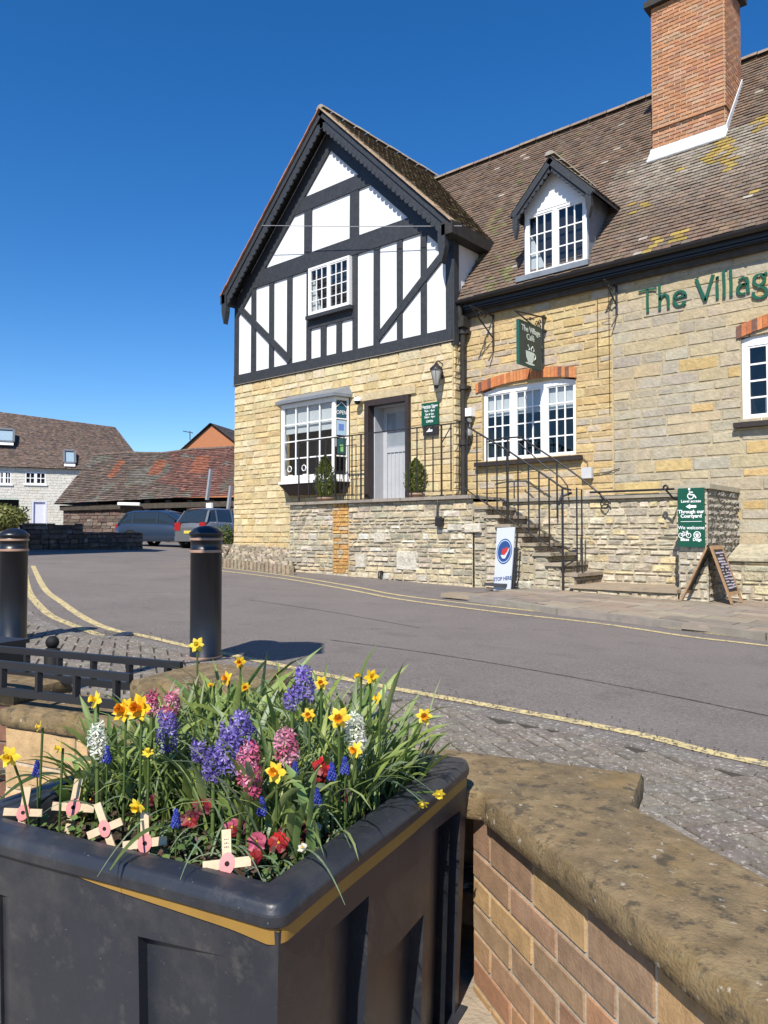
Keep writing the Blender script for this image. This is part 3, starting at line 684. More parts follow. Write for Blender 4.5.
fr_=casement(cafe,RWx0,RWx1,RWz0+.02,RWz1+.02,F2+.05,2,4,fr=.08,mull=.12,bar=.028,depth=.07,cols=3,name='sash_window')
mb=MB(); mb.box((RWx0+.3,F2+.2,RWz0+.05),(RWx0+.62,F2+.4,RWz0+.45)); mb.build('chair_inside',M['blind'],fr_)
mb=MB(); mb.prism([(RWx0,F2+.045,RWz1-.03),(RWx1,F2+.045,RWz1-.03),(RWx1,F2+.045,RWz1+.06),((RWx0+RWx1)/2,F2+.045,RWz1+.24),(RWx0,F2+.045,RWz1+.06)],(0,.08,0)); mb.build('window_head_board',M['white'],fr_)
mr_=(RWx0+RWx1)/2; hr=(RWx1-RWx0)/2
brickarch(RWx0-.06,RWx1+.06,lambda x: RWz1+.05+.19*(1-((x-mr_)/(hr+.1))**2),.2,F2,'brick_arch',26)
mb=MB(); mb.box((RWx0-.1,F2-.14,RWz0-.08),(RWx1+.1,F2+.07,RWz0)); mb.build('window_sill',M['sill'],cafe)
# dormer ------------------------------------------------------
dy=12.75; dx0,dx1=-7.36,-6.07; dz0,dz1=6.0,7.24; dax=-6.68; daz=8.06
casement(cafe,dx0,dx1,dz0,dz1,dy,2,3,fr=.06,mull=.08,bar=.022,cols=3,depth=.07,room=False,blind=0,name='dormer_window')
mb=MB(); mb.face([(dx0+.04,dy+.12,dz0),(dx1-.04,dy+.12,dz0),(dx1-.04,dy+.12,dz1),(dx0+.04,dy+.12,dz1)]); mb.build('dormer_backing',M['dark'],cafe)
mb=MB(); mb.prism([(dx0+.09,dy+.08,dz0+.08),(dx0+.42,dy+.08,dz0+.08),(dx0+.15,dy+.08,dz1-.5),(dx0+.09,dy+.08,dz1-.4)],(0,.01,0)); mb.build('curtain',M['blind'],cafe)
dzr=lambda x,dz=0: daz-1.03*abs(x-dax)+dz
mb=MB(); mb.prism([(dx0,dy-.01,dz1-.01),(dx1,dy-.01,dz1-.01),(dx1,dy-.01,dz1+.12),(dax,dy-.01,daz-.08),(dx0,dy-.01,dz1+.12)],(0,.1,0)); mb.build('dormer_gable_board',M['white'],cafe)
for x,xo in ((dx0,-.0),(dx1,0)):
    mb=MB(); mb.prism([(x,dy+.02,dz0-.05),(x,dy+.02,dz1+.1),(x,13.9,dz1+.1)],(.03 if x==dx1 else -.03,0,0)); mb.build('dormer_cheek',M['lead'],cafe)
mb=MB(); DY0=12.5
for s,xe in ((1,-5.80),(-1,-7.54)):
    A=(dax,DY0,daz+.05)
    if s>0: tiles(mb,(xe,DY0,dzr(xe,.05)),(xe,14.6,dzr(xe,.05)),(dax,DY0,daz+.05),(dax,14.6,daz+.05),.105,.165,lambda s_,t,m:cv((.25,.2,.15) if m.y<12.7 else (.16,.11,.08),.2))
    else: tiles(mb,(xe,14.6,dzr(xe,.05)),(xe,DY0,dzr(xe,.05)),(dax,14.6,daz+.05),(dax,DY0,daz+.05),.105,.165,lambda s_,t,m:cv((.25,.2,.15),.2))
ridge(mb,(dax,DY0-.02,daz+.08),(dax,14.6,daz+.08),.10,.4,lambda:cv((.30,.26,.2),.15))
mb.build('dormer_roof',M['tile'],cafe)
mb=MB()
for xe in (-5.80,-7.54): mb.prism([(dax,DY0+.01,daz+.04),(xe,DY0+.01,dzr(xe,.04)),(xe,DY0+.01,dzr(xe,-.02)),(dax,DY0+.01,daz-.02)],(0,1.9,0))
mb.build('dormer_soffit',M['timber'],cafe)
barge(cafe,dax,daz,-5.82,1.03,DY0+.02,.13,.03,.055,'dormer_bargeboard','timber'); barge(cafe,dax,daz,-7.52,1.03,DY0+.02,.13,.03,.055,'dormer_bargeboard','timber')
for x in (-7.44,-5.92):
    z=dzr(x,-.05); mb=MB(); mb.prism([(x-.05,DY0,z),(x+.05,DY0,z),(x+.05,DY0,z-.3),(x,DY0,z-.5),(x-.05,DY0,z-.3)],(0,.1,0)); mb.build('drop_bracket',M['timber'],cafe)
mb=MB(); mb.box((dx0-.12,12.58,dz0-.1),(dx1+.1,12.85,dz0-.0)); mb.build('dormer_sill',M['lead'],cafe)
# chimney --------------------------------------------------------
mb=MB(); cx0,cx1,cy0,cy1=-5.53,-4.17,14.6,15.62
bp_=[(.42,.20,.10),(.39,.185,.095),(.45,.235,.13),(.36,.18,.11),(.41,.25,.16)]
bpal=lambda u,v: (.10,.05,.03) if (8.98<v<9.02) else cv(random.choice(bp_),.12)
blockwall(mb,(cx0,cy0,0),(1,0,0),(0,-1,0),cx1-cx0,8.2,11.55,(.075,.075),(.215,.225),bpal,rec=.02,joint=.012,rough=.004,bev=.004,mortar=(.45,.34,.22))
blockwall(mb,(cx1,cy0,0),(0,1,0),(1,0,0),cy1-cy0,8.2,11.55,(.075,.075),(.215,.225),bpal,rec=.02,joint=.012,rough=.004,bev=.004,mortar=(.40,.30,.2))
blockwall(mb,(cx0,cy1,0),(0,-1,0),(-1,0,0),cy1-cy0,8.2,11.55,(.075,.075),(.215,.225),bpal,rec=.02,joint=.012,rough=.004,bev=.004,mortar=(.40,.30,.2))
mb.box((cx0-.03,cy0-.035,9.02),(cx1+.03,cy1+.03,9.05),(.40,.2,.1))
ch=mb.build('chimney',M['brick'],cafe)
mb=MB(); mb.box((cx0-.12,cy0-.12,11.5),(cx1+.12,cy1+.1,11.62)); mb.box((cx0-.06,cy0-.06,11.62),(cx1+.06,cy1+.06,11.8)); mb.build('chimney_cap',M['fascia'],ch)
mb=MB()
for x in (-5.15,-4.55): mb.lathe([(.14,11.75),(.16,11.85),(.13,11.9),(.12,12.3),(.15,12.34),(.15,12.4)],(x,15.1,0),16,(.4,.16,.08))
mb.build('chimney_pot',M['brick'],ch)
mb=MB(); zz=tn(14.6)
mb.prism([(cx0-.06,14.5,tn(14.5)-.0),(cx1+.06,14.5,tn(14.5)),(cx1+.04,14.565,tn(14.6)+.12),(cx0-.04,14.565,tn(14.6)+.12)],(0,.03,.02))
mb.prism([(cx0-.06,14.42,tn(14.42)+.05),(cx1+.06,14.42,tn(14.42)+.05),(cx1+.06,14.56,tn(14.56)+.06),(cx0-.06,14.56,tn(14.56)+.06)],(0,-.01,.02))
mb.prism([(cx1+.03,14.55,tn(14.55)),(cx1+.03,15.6,tn(15.6)),(cx1+.03,15.6,tn(15.6)+.12),(cx1+.03,14.55,tn(14.55)+.2)],(.02,0,0))
mb.build('flashing',M['mortar_fl'],ch)
# door -------------------------------------------------------------
mb=MB(); a,b=-11.28,-10.01
mb.box((a,12.40,1.7),(a+.12,12.60,4.0)); mb.box((b-.09,12.40,1.7),(b,12.60,4.0)); mb.box((a+.12,12.40,3.88),(b-.09,12.60,4.0))
dfr=mb.build('door_frame',M['doorframe'],cafe)
mb=MB(); mb.box((a+.12,12.92,1.7),(b-.02,12.97,3.9)); 
mb.box((a+.12,12.60,1.7),(a+.15,12.92,3.9)); mb.box((b-.05,12.60,1.7),(b-.02,12.92,3.9)); mb.box((a+.12,12.60,3.88),(b-.02,12.95,3.91)); 
for i in range(1,8): x=a+.24+i*(b-a-.35)/8; mb.box((x-.012,12.905,1.75),(x+.012,12.925,2.9))
mb.box((a+.22,12.895,2.86),(b-.1,12.925,2.96)); mb.box((a+.15,12.89,1.7),(a+.26,12.925,3.9)); mb.box((a+.26,12.89,3.76),(b-.05,12.92,3.88))
dr=mb.build('door',M['doorgrey'],cafe)
mb=MB(); mb.box((b-.22,12.84,2.72),(b-.19,12.90,2.86)); mb.tube([(b-.2,12.85,2.8),(b-.32,12.84,2.8)],.01,6); mb.build('door_handle',M['iron'],dr)
mb=MB(); mb.face([(a+.28,12.888,3.0),(b-.1,12.888,3.0),(b-.1,12.888,3.74),(a+.28,12.888,3.74)]); mb.build('door_pane',M['glass'],dr)
mb=MB(); mb.face([(a,12.3,1.7),(b,12.3,1.7),(b,12.95,1.7),(a,12.95,1.7)],(.3,.27,.22)); mb.build('door_step',M['slab'],cafe)
# bay window ---------------------------------------------------------
by=12.12; bx0=py(281,440,by).x; bxr=py(334.5,440,by).x; bz0=py(281,481,by).z; bz1=py(283,405,by).z; bxe=-11.82; bys=F1-.02
bay=casement(cafe,bx0,bxr,bz0,bz1,by,1,4,fr=.07,bar=.03,cols=4,blind=.62,depth=.06,room=False,name='bay_window')
# right splay
def quadbox(mb,p,q,z0,z1,th,c=(1,1,1)):
    p=Vector((p[0],p[1],0));q=Vector((q[0],q[1],0)); n=Vector((-(q-p).y,(q-p).x,0)).normalized()*th
    mb.hexa([p+V(0,0,z0),q+V(0,0,z0),q+n+V(0,0,z0),p+n+V(0,0,z0),p+V(0,0,z1),q+V(0,0,z1),q+n+V(0,0,z1),p+n+V(0,0,z1)],c)
for (p,q) in (((bxr,by),(bxe,bys)),((bx0-.28,bys),(bx0,by))):
    mb=MB(); P0=Vector(p);Q0=Vector(q); L2=lambda t:tuple(P0.lerp(Q0,t))
    quadbox(mb,L2(0),L2(.12),bz0,bz1,.06); quadbox(mb,L2(.86),L2(1),bz0,bz1,.06); quadbox(mb,L2(.12),L2(.86),bz0,bz0+.07,.06); quadbox(mb,L2(.12),L2(.86),bz1-.07,bz1,.06)
    for r in range(1,4): z=bz0+.07+(bz1-bz0-.14)*r/4; quadbox(mb,L2(.12),L2(.86),z-.015,z+.015,.04)
    sp=mb.build('bay_side',M['white'],bay)
    mb=MB(); n_=Vector((-(Q0-P0).y,(Q0-P0).x)).normalized()*.03; mb.face([(P0.x+n_.x,P0.y+n_.y,bz0),(Q0.x+n_.x,Q0.y+n_.y,bz0),(Q0.x+n_.x,Q0.y+n_.y,bz1),(P0.x+n_.x,P0.y+n_.y,bz1)]); mb.build('pane',M['glass'],sp)
    if p[0]==bxr:
        def poster(t0,t1,z0,z1,c,nm,off=.014):
            mb=MB(); n2=Vector((-(Q0-P0).y,(Q0-P0).x)).normalized()*off; a_=P0.lerp(Q0,t0)+n2; b_=P0.lerp(Q0,t1)+n2
            mb.face([(a_.x,a_.y,z0),(b_.x,b_.y,z0),(b_.x,b_.y,z1),(a_.x,a_.y,z1)]); mb.build(nm,c,sp)
        h4=(bz1-bz0-.14)/4; zz=[bz0+.07+h4*i for i in range(5)]
        poster(.14,.84,zz[3]+.03,zz[4]-.03,flat('poster_teal',(.015,.085,.13)),'window_poster'); poster(.16,.80,zz[2]+.05,zz[3]-.03,flat('poster_pale',(.35,.48,.62)),'window_poster')
        poster(.30,.66,zz[2]+.16,zz[3]-.12,flat('poster_blue',(.12,.2,.5)),'window_poster',.010); poster(.2,.8,zz[1]+.05,zz[2]-.03,flat('poster_dark',(.02,.09,.10)),'window_poster'); poster(.38,.66,zz[1]+.1,zz[1]+.26,flat('poster_green',(.2,.45,.15)),'window_poster',.010)
        u2=(Q0-P0).normalized(); ang2=math.atan2(u2.y,u2.x); pc=P0.lerp(Q0,.49)+Vector((-(Q0-P0).y,(Q0-P0).x)).normalized()*.006
        text('OPEN',.13,(pc.x,pc.y,zz[3]+.14),sp,M['white'],'poster_lettering',(math.pi/2,0,ang2),sx=.8)
        mb=MB(); 
        for s in (-1,1): 
            a_=Vector((pc.x,pc.y,zz[3]+.38)); b_=Vector((pc.x+u2.x*.14*s,pc.y+u2.y*.14*s,zz[3]+.26)); mb.bar(a_,b_,.012)
        mb.build('poster_arrow',M['white'],sp)
mb=MB(); q=[(bx0-.28,bys),(bx0,by),(bxr,by),(bxe,bys)]
mb.prism([(x,y,bz0-.03) for x,y in q],(0,0,.03)); mb.prism([(bx0-.33,bys,bz0-.09),(bx0-.03,by-.05,bz0-.09),(bxr+.03,by-.05,bz0-.09),(bxe+.05,bys,bz0-.09)],(0,0,.06)); mb.build('bay_sill',M['white'],bay)
mb=MB(); lo=[(bx0-.1,bys,bz0-.34),(bx0+.15,by+.12,bz0-.34),(bxr-.1,by+.12,bz0-.34),(bxe-.05,bys,bz0-.34)]; hi=[(bx0-.33,bys,bz0-.09),(bx0-.03,by-.04,bz0-.09),(bxr+.03,by-.04,bz0-.09),(bxe+.05,bys,bz0-.09)]
mb.hexa(lo+hi); mb.build('bay_bracket',M['sill'],bay)
mb=MB(); lo=[(bx0-.42,bys,bz1+.0),(bx0-.08,by-.12,bz1),(bxr+.08,by-.12,bz1),(bxe+.12,bys,bz1)]; m_=[V(*p)+V(0,0,.07) for p in lo]; hi=[(bx0-.2,bys,bz1+.28),(bx0+.1,by+.25,bz1+.24),(bxr-.1,by+.25,bz1+.24),(bxe,bys,bz1+.28)]
mb.hexa(lo+m_); mb.hexa(m_+hi); mb.build('bay_roof',M['lead'],bay)
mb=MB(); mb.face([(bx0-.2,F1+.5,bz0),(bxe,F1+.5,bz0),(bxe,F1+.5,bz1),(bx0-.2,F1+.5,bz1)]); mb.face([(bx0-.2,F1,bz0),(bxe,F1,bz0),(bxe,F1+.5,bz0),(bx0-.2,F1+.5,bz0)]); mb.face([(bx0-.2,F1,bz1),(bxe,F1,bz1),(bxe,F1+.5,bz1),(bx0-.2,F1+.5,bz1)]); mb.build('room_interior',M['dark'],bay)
for x_,nm in ((bx0+.32,'a'),(bx0+.82,'b')):
    mb=MB(); mb.tube([(x_+.07*math.cos(t),by-.006,bz0+.27+.07*math.sin(t)) for t in [i*.785 for i in range(9)]],.012,5); mb.box((x_-.07,by-.01+.034,bz0+.10),(x_+.07,by+.028,bz0+.13)); mb.build('window_sticker',M['white'],bay)
# ============================================================ TERRACE, STEPS, RAILINGS
ter=thing('stone_terrace',(-10,11.3,0),'raised grey rubble stone terrace with steps in front of the cafe door','terrace')
FT=11.3; TX0,TX1=-12.5,-7.62; TZ=1.66
rub=[(.44,.38,.27),(.39,.345,.26),(.47,.41,.30),(.35,.315,.25),(.43,.36,.24),(.50,.45,.36),(.34,.30,.23)]
rub_light=(.56,.53,.46)
sx=lambda x,y=530: py(x,y,FT).x
sta0,sta1=sx(333.5),sx(349)
def trp(x0):
    def f(u,v):
        x=x0+u
        if sta0-.35<x<sta1+.3 and v>.25 and R_()<.25: return cv((.46,.34,.19),.12)
        if v<.35 and R_()<.5: return cv((.54,.45,.30),.1)
        if x>sx(430) and R_()<.3: return cv((.50,.42,.28),.12)
        return cv(rub_light if R_()<.07 else random.choice(rub),.15)
    return f
def rubwall(mb,O,Ud,N,wd,z0,z1,pal,holes=(),**k):
    blockwall(mb,O,Ud,N,wd,z0,z1,(.06,.15),(.12,.40),pal,holes,rec=.026,rough=.014,joint=.014,mortar=(.38,.33,.24),bev=.016,**k)
mb=MB()
rubwall(mb,(TX0,FT,0),(1,0,0),(0,-1,0),sta0-TX0,-.1,TZ,trp(TX0))
blockwall(mb,(sta0,FT,0),(1,0,0),(0,-1,0),sta1-sta0,-.1,TZ,(.06,.12),(.1,.3),lambda u,v:(cv((.50,.29,.10),.15) if R_()<.75 else cv((.44,.36,.24),.1)) if v>.2 else cv(random.choice(rub),.1),rec=.03,rough=.012,joint=.006,mortar=(.42,.25,.10),bev=.01)
rubwall(mb,(sta1,FT,0),(1,0,0),(0,-1,0),TX1-sta1,-.1,TZ,trp(sta1))
rubwall(mb,(TX0,F1,0),(0,-1,0),(-1,0,0),F1-FT,-.1,TZ,lambda u,v:cv(random.choice(rub),.15))
mb.face([(TX0,FT,TZ),(TX1,FT,TZ),(TX1,F1,TZ),(TX0,F1,TZ)],(.25,.22,.18))
mb.build('terrace_wall',M['rubble'],ter)
# a few big pale patching stones
for (x0,y0,x1,y1) in ((355,553,366,568),(396,551,417,570),(373,532,386,543),(447,524,462,531),(464,523,481,533),(512,581,531,598)):
    mb=MB(); a=py(x0,y1,FT-.03);b=py(x1,y0,FT-.03); blockwall(mb,(a.x,FT-.012,a.z),(1,0,0),(0,-1,0),b.x-a.x,0,b.z-a.z,(b.z-a.z,b.z-a.z),(9,9),lambda u,v:cv((.52,.48,.40),.08),rec=.035,rough=.008,bev=.02,backing=False)
    mb.build('patch_stone',M['rubble'],ter)
mb=MB()
x=TX0-.05
while x<TX1: e_=min(TX1+.03,x+U_(.45,.8)); mb.box((x+.005,FT-.10+U_(-.01,.01),TZ),(e_-.005,FT+.25,TZ+.06+U_(-.005,.005)),cv((.26,.23,.19),.1)); x=e_
mb.box((TX0,FT+.25,TZ),(TX1,F1-.05,TZ+.05),(.27,.24,.2)); mb.build('terrace_coping',M['slab'],ter)
# steps: run along the wall descending to the right, end on a low platform
edges=[(475,503),(500,517),(520,533),(536,545),(548,556),(562,567)]
st=[py(x,y,FT) for x,y in edges]; PXL,PXR=-5.62,-3.98; PZ=.19; 
xs=[TX1]; zs=[]
nst=8; 
stx=[TX1+ (PXL-.05-TX1)*i/nst for i in range(nst+1)]
for i in range(nst):
    ztop=TZ-(TZ-PZ)*(i+1)/(nst+1)+.02
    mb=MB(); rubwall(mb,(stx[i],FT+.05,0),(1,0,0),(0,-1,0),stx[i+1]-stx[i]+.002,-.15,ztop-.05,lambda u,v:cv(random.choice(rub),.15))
    rubwall(mb,(stx[i+1],FT+.05,0),(0,1,0),(1,0,0),.95,max(-.1,ztop-.25),ztop-.05,lambda u,v:cv((.22,.17,.12),.15))  # riser stones coloured dark for the shadow under the step nosing
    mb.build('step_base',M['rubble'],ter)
    mb=MB(); mb.box((stx[i]-.02,FT-.0+U_(-.03,.03),ztop-.055),(stx[i+1]+.06+U_(-.02,.03),12.32,ztop),cv((.30,.25,.19),.12)); mb.build('step',M['slab'],ter)
mb=MB(); rubwall(mb,(PXL-.05,FT,0),(1,0,0),(0,-1,0),PXR-PXL+.05,-.25,PZ-.06,lambda u,v:cv((.42,.36,.25),.15)); 
mb.build('platform_base',M['rubble'],ter)
mb=MB(); mb.box((PXL-.1,FT-.06,PZ-.055),(PXR,12.32,PZ),(.31,.245,.175)); mb.build('platform_slab',M['slab'],ter)
mb=MB(); rubwall(mb,(TX1,12.3,0),(1,0,0),(0,-1,0),PXR-TX1+.0,-.1,1.62,lambda u,v:cv(random.choice([(.48,.42,.30),(.44,.39,.29),(.52,.46,.35),(.38,.34,.27),(.54,.44,.26)]),.12))
mb.face([(TX1,12.3,1.62),(PXR,12.3,1.62),(PXR,12.9,1.62),(TX1,12.9,1.62)],(.3,.27,.2)); mb.build('parapet_wall',M['rubble'],ter)
mb=MB(); mb.box((TX1,12.22,1.62),(PXR,12.88,1.68),(.28,.25,.2)); mb.build('parapet_coping',M['slab'],ter)
# boot-scraper like drain stub in the terrace wall
p=py(383,573,FT); mb=MB(); mb.tube([(p.x,FT+.05,p.z+.02),(p.x,FT-.10,p.z+.02),(p.x,FT-.11,p.z-.1)],.035,8); mb.build('drain_spout',M['iron'],ter)
# pier
PX0,PX1,PY=-4.0,-3.58,11.42
pier=thing('stone_pier',(-3.8,11.5,0),'tall rubble pier beside the steps carrying the green access sign','pier')
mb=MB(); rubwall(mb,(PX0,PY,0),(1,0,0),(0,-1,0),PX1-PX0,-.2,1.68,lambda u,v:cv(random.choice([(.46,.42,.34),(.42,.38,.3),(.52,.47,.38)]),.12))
blockwall(mb,(PX1,PY,0),(0,1,0),(1,0,0),F2-PY,-.2,1.68,(.08,.13),(.08,.2),lambda u,v:cv(random.choice([(.30,.27,.23),(.24,.22,.19),(.34,.31,.26)]),.15),rec=.03,rough=.03,joint=.02,mortar=(.2,.18,.14),bev=.03)  # side stones coloured darker, standing in for the grazing light there
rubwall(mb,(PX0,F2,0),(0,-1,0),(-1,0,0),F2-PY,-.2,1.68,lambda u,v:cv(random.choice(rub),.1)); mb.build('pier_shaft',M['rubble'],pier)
mb=MB(); mb.box((PX0-.04,PY-.05,1.68),(PX1+.05,F2-.03,1.75),(.36,.32,.24)); mb.build('pier_cap',M['slab'],pier)
# plinth to the right of the pier
pl_=thing('plinth_wall',(-2,12.4,0),'low rough stone plinth with a mossy sloping top right of the pier','wall')
mb=MB(); rubwall(mb,(PX1+.03,12.3,0),(1,0,0),(0,-1,0),6.5,-.35,.6,lambda u,v:cv(random.choice([(.50,.44,.32),(.46,.40,.28),(.40,.36,.28),(.54,.46,.30)]),.12)); mb.build('plinth_stones',M['rubble'],pl_)
mb=MB(); mb.prism([(PX1+.03,12.24,.6),(PX1+.03,12.24,.65),(PX1+.03,12.87,.86),(PX1+.03,12.87,.6)],(6.5,0,0),(.40,.36,.26)); mb.build('plinth_top',M['rubble'],pl_)
# railings
def railing(name,label,pts,zr,zb,sp,rad=.012,cat='railing',posts=()):
    pass
RY=FT+.03
rail=thing('terrace_railing',(-10,RY,TZ),'thin black iron railing along the edge of the raised terrace','railing')
def L_(px_,py_,Y=RY): return py(px_,py_,Y)
ra=[L_(299,440),L_(335,436),L_(380,432.5),L_(425,428),L_(468,424)]
zr=sum(p.z for p in ra)/len(ra); xa,xb=ra[0].x,ra[-1].x
mb=MB(); mb.bar((xa-.02,RY,zr),(xb,RY,zr),.05,.02); mb.build('top_rail',M['iron'],rail)
mb=MB(); mb.bar((xa,RY,TZ+.16),(L_(362,450).x,RY,TZ+.16),.03,.012); mb.bar((L_(408,450).x,RY,TZ+.16),(xb,RY,TZ+.16),.03,.012); mb.build('bottom_rail',M['iron'],rail)
for px_ in [299,309,317,326,335,344,352,361,408,417,425,433,441.5,451,459.5,467]:
    x=L_(px_,450).x; big=px_ in (299,361,408,441.5)
    mb=MB(); mb.tube([(x,RY,TZ+(.02 if big else .15)),(x,RY,zr-.005)],.019 if big else .013,6); mb.build('baluster',M['iron'],rail)
x=L_(441.5,450).x
mb=MB(); mb.tube([(x,RY,zr-.35),(x+.22,RY,zr-.05)],.01,6); mb.build('rail_brace',M['iron'],rail); mb=MB(); mb.tube([(x,RY-.0,TZ+.1),(x,RY-.13,TZ+.0),(x,RY-.15,TZ-.38),(x+.06,RY-.12,TZ-.42),(x+.10,RY-.1,TZ-.36)],.014,6); mb.box((x-.03,RY-.17,TZ-.5),(x+.09,RY-.04,TZ-.34)); mb.build('rail_stay',M['iron'],rail)
# inner lower railing in front of the bay window (return)
r2=thing('bay_railing',(-11.5,12,TZ),'low black iron rail standing right under the bay window, behind the taller railing','railing')
YB2=11.95; a_=py(336,447,YB2); b_=py(356,450,YB2)
mb=MB(); mb.bar((a_.x,YB2,a_.z),(b_.x,YB2,a_.z),.04,.014); mb.build('top_rail',M['iron'],r2)
for i in range(6): x=a_.x+(b_.x-a_.x)*i/5; mb=MB(); mb.tube([(x,YB2,TZ+.05),(x,YB2,a_.z)],.010,6); mb.build('baluster',M['iron'],r2)
# stair railing, front
sr=thing('stair_railing',(-6.8,RY,1),'black iron handrail sloping down the front of the steps to a triple post','railing')
T=[L_(468,427),L_(510,452),L_(553,481),L_(563,488),L_(571,490)]
mb=MB(); mb.tube([(p.x,RY,p.z) for p in T],.017,8); mb.build('handrail',M['iron'],sr)
B_=[L_(464,488),L_(500,513),L_(538,539),L_(562,553)]
mb=MB(); mb.tube([(p.x,RY,p.z) for p in B_],.013,6); mb.build('lower_rail',M['iron'],sr)
def lin(P,x):
    for a,b in zip(P,P[1:]):
        if a.x<=x<=b.x: return a.z+(b.z-a.z)*(x-a.x)/(b.x-a.x)
    return P[-1].z if x>P[-1].x else P[0].z
for px_ in (477,487,497,507.5,518,528.5,539,549):
    x=L_(px_,480).x; mb=MB(); mb.tube([(x,RY,lin(B_,x)-.02),(x,RY,lin(T,x))],.014 if px_!=507.5 else .024,6); mb.build('baluster',M['iron'],sr)
for px_,y0,y1 in ((564,489,598),(571,487,575),(576,489,573)):
    x=L_(px_,480).x; mb=MB(); mb.tube([(x,RY-(.06 if px_==564 else -.2),L_(px_,y1).z if px_>564 else .0),(x,RY-(.06 if px_==564 else -.2),L_(px_,y0).z)],.02 if px_==564 else .014,8); mb.build('post',M['iron'],sr)
mb=MB(); p0=L_(562,505); mb.tube([(p0.x-.03,RY-.06,p0.z),(p0.x+.02,RY-.06,p0.z+.14),(p0.x+.12,RY+.1,p0.z+.2)],.022,6); mb.tube([(p0.x,RY-.06,.45),(p0.x+.16,RY+.2,.6)],.012,6); mb.build('newel_scroll',M['iron'],sr)
# stair railing, wall side
YW=12.2; sw=thing('wall_side_handrail',(-6,YW,1),'black iron handrail ending in a scroll beside the wall below the arched window','railing')
T2=[py(488,442,YW),py(503,438,YW),py(520,437,YW),py(540,450,YW),py(557,461,YW),py(582,479,YW),py(600,494,YW),py(606,500,YW)]
mb=MB(); mb.tube([(p.x,YW,p.z) for p in T2],.016,8); mb.build('handrail',M['iron'],sw)
T3=[py(520,443,YW),py(545,465,YW),py(563,478,YW),py(569,486,YW),py(570,496,YW)]
mb=MB(); mb.tube([(p.x,YW-.06,p.z) for p in T3],.013,8); mb.build('lower_rail',M['iron'],sw)
for px_ in (508,557): 
    x=py(px_,480,YW).x; mb=MB(); mb.tube([(x,YW,1.3),(x,YW,lin(T2,x))],.016,6); mb.build('post',M['iron'],sw)
p=py(605,502,YW); mb=MB(); mb.tube([(p.x+.1*math.cos(t)*(1-t/14),YW,p.z-.04+.1*math.sin(t)*(1-t/14)) for t in [i*.5 for i in range(14)]],.014,6); mb.build('scroll',M['iron'],sw)
a_=py(577,499,12.2);b_=py(680,494.5,12.2)
mb=MB(); mb.tube([(py(590,499,12.18).x,12.18,1.74),(b_.x,12.18,1.74)],.018,8); mb.build('parapet_rail',M['iron'],sw)
p=py(668,495,12.0); mb=MB(); mb.tube([(p.x+.035*math.cos(t),11.9,1.75+.035*math.sin(t)) for t in [i*.7 for i in range(10)]],.018,6); mb.tube([(p.x,11.9,1.72),(p.x+.10,11.95,1.58),(p.x+.10,12.25,1.56)],.016,6); mb.build('scroll',M['iron'],sw)
# boot hook etc on the parapet front
# potted conifers
def conifer(px_,py_,h,r,label,cols):
    b=py(px_,py_,FT+.42); t=thing('potted_conifer',(b.x,FT+.42,TZ+.05),label,'potted plant','conifers in pots beside the cafe door')
    z=TZ-.02; mb=MB(); mb.lathe([(.13,z),(.17,z+.14),(.185,z+.15),(.185,z+.19),(.15,z+.19),(.14,z+.16)],(b.x,FT+.42,0),16); mb.build('pot',flat('clay_pot',(.25,.16,.11)),t)
    mb=MB(); mb.tube([(b.x,FT+.42,z+.2),(b.x,FT+.42,z+h*.8)],.02,6,(.06,.04,.02)); mb.build('trunk',M['soil'],t)
    mb=MB()
    for i in range(2600):
        q=R_(); zz=z+.14+h*q; rr=r*(math.sin(min(1,q*1.7+.28)*math.pi/2)*(1-q**3.2))*U_(.55,1.08)*(1+.2*noise.noise(Vector((q*6,i%7,1)))); a=U_(0,6.283)
        p=Vector((b.x+rr*math.cos(a),FT+.42+rr*math.sin(a),zz)); s=.028*U_(.6,1.3); u=Vector((math.cos(a)*.5,math.sin(a)*.5,1)).normalized(); v=Vector((-math.sin(a+U_(-1,1)),math.cos(a+U_(-1,1)),0))
        mb.face([p,p+v*s*.5+u*s*.7,p+u*s*2,p-v*s*.5+u*s*.7],cv(random.choice(cols),.25))
    mb.build('foliage',M['leaf'],t)
conifer(325,497,.95,.25,'taller conifer in a clay pot below the bay window',[(.12,.15,.03),(.09,.12,.025),(.16,.19,.05)])
conifer(416,492,.72,.24,'shorter conifer in a clay pot right of the cafe door',[(.12,.15,.03),(.09,.12,.025),(.17,.19,.05)])
# ============================================================ THINGS ON THE WALLS
# hanging sign
SX=-7.0
hs_=thing('hanging_sign',(SX,12.9,4.6),'dark green double-sided hanging cafe sign with a pale coffee cup','sign')
ty0,ty1=11.86,12.66; tz1=4.92; tz0=4.13
mb=MB(); mb.box((SX-.025,ty0,tz0),(SX+.025,ty1,tz1)); mb.build('sign_board',M['sgreen'],hs_)
mb=MB()
for y in (ty0-.012,ty1): mb.box((SX-.03,y,tz0-.012),(SX+.03,y+.012,tz1+.012))
mb.box((SX-.03,ty0,tz0-.012),(SX+.03,ty1,tz0)); mb.box((SX-.03,ty0,tz1),(SX+.03,ty1,tz1+.012)); mb.build('sign_rim',flat('rim_green',(.01,.09,.07)),hs_)
cy_=(ty0+ty1)/2
RX=(math.pi/2,0,math.pi/2)
text('The Village',.155,(SX+.028,cy_+.02,4.80),hs_,M['sage'],rot=RX,off=.002); text('Caf\u00e9',.155,(SX+.028,cy_+.0,4.66),hs_,M['sage'],rot=RX,off=.002)
mb=MB()  # steam swirls
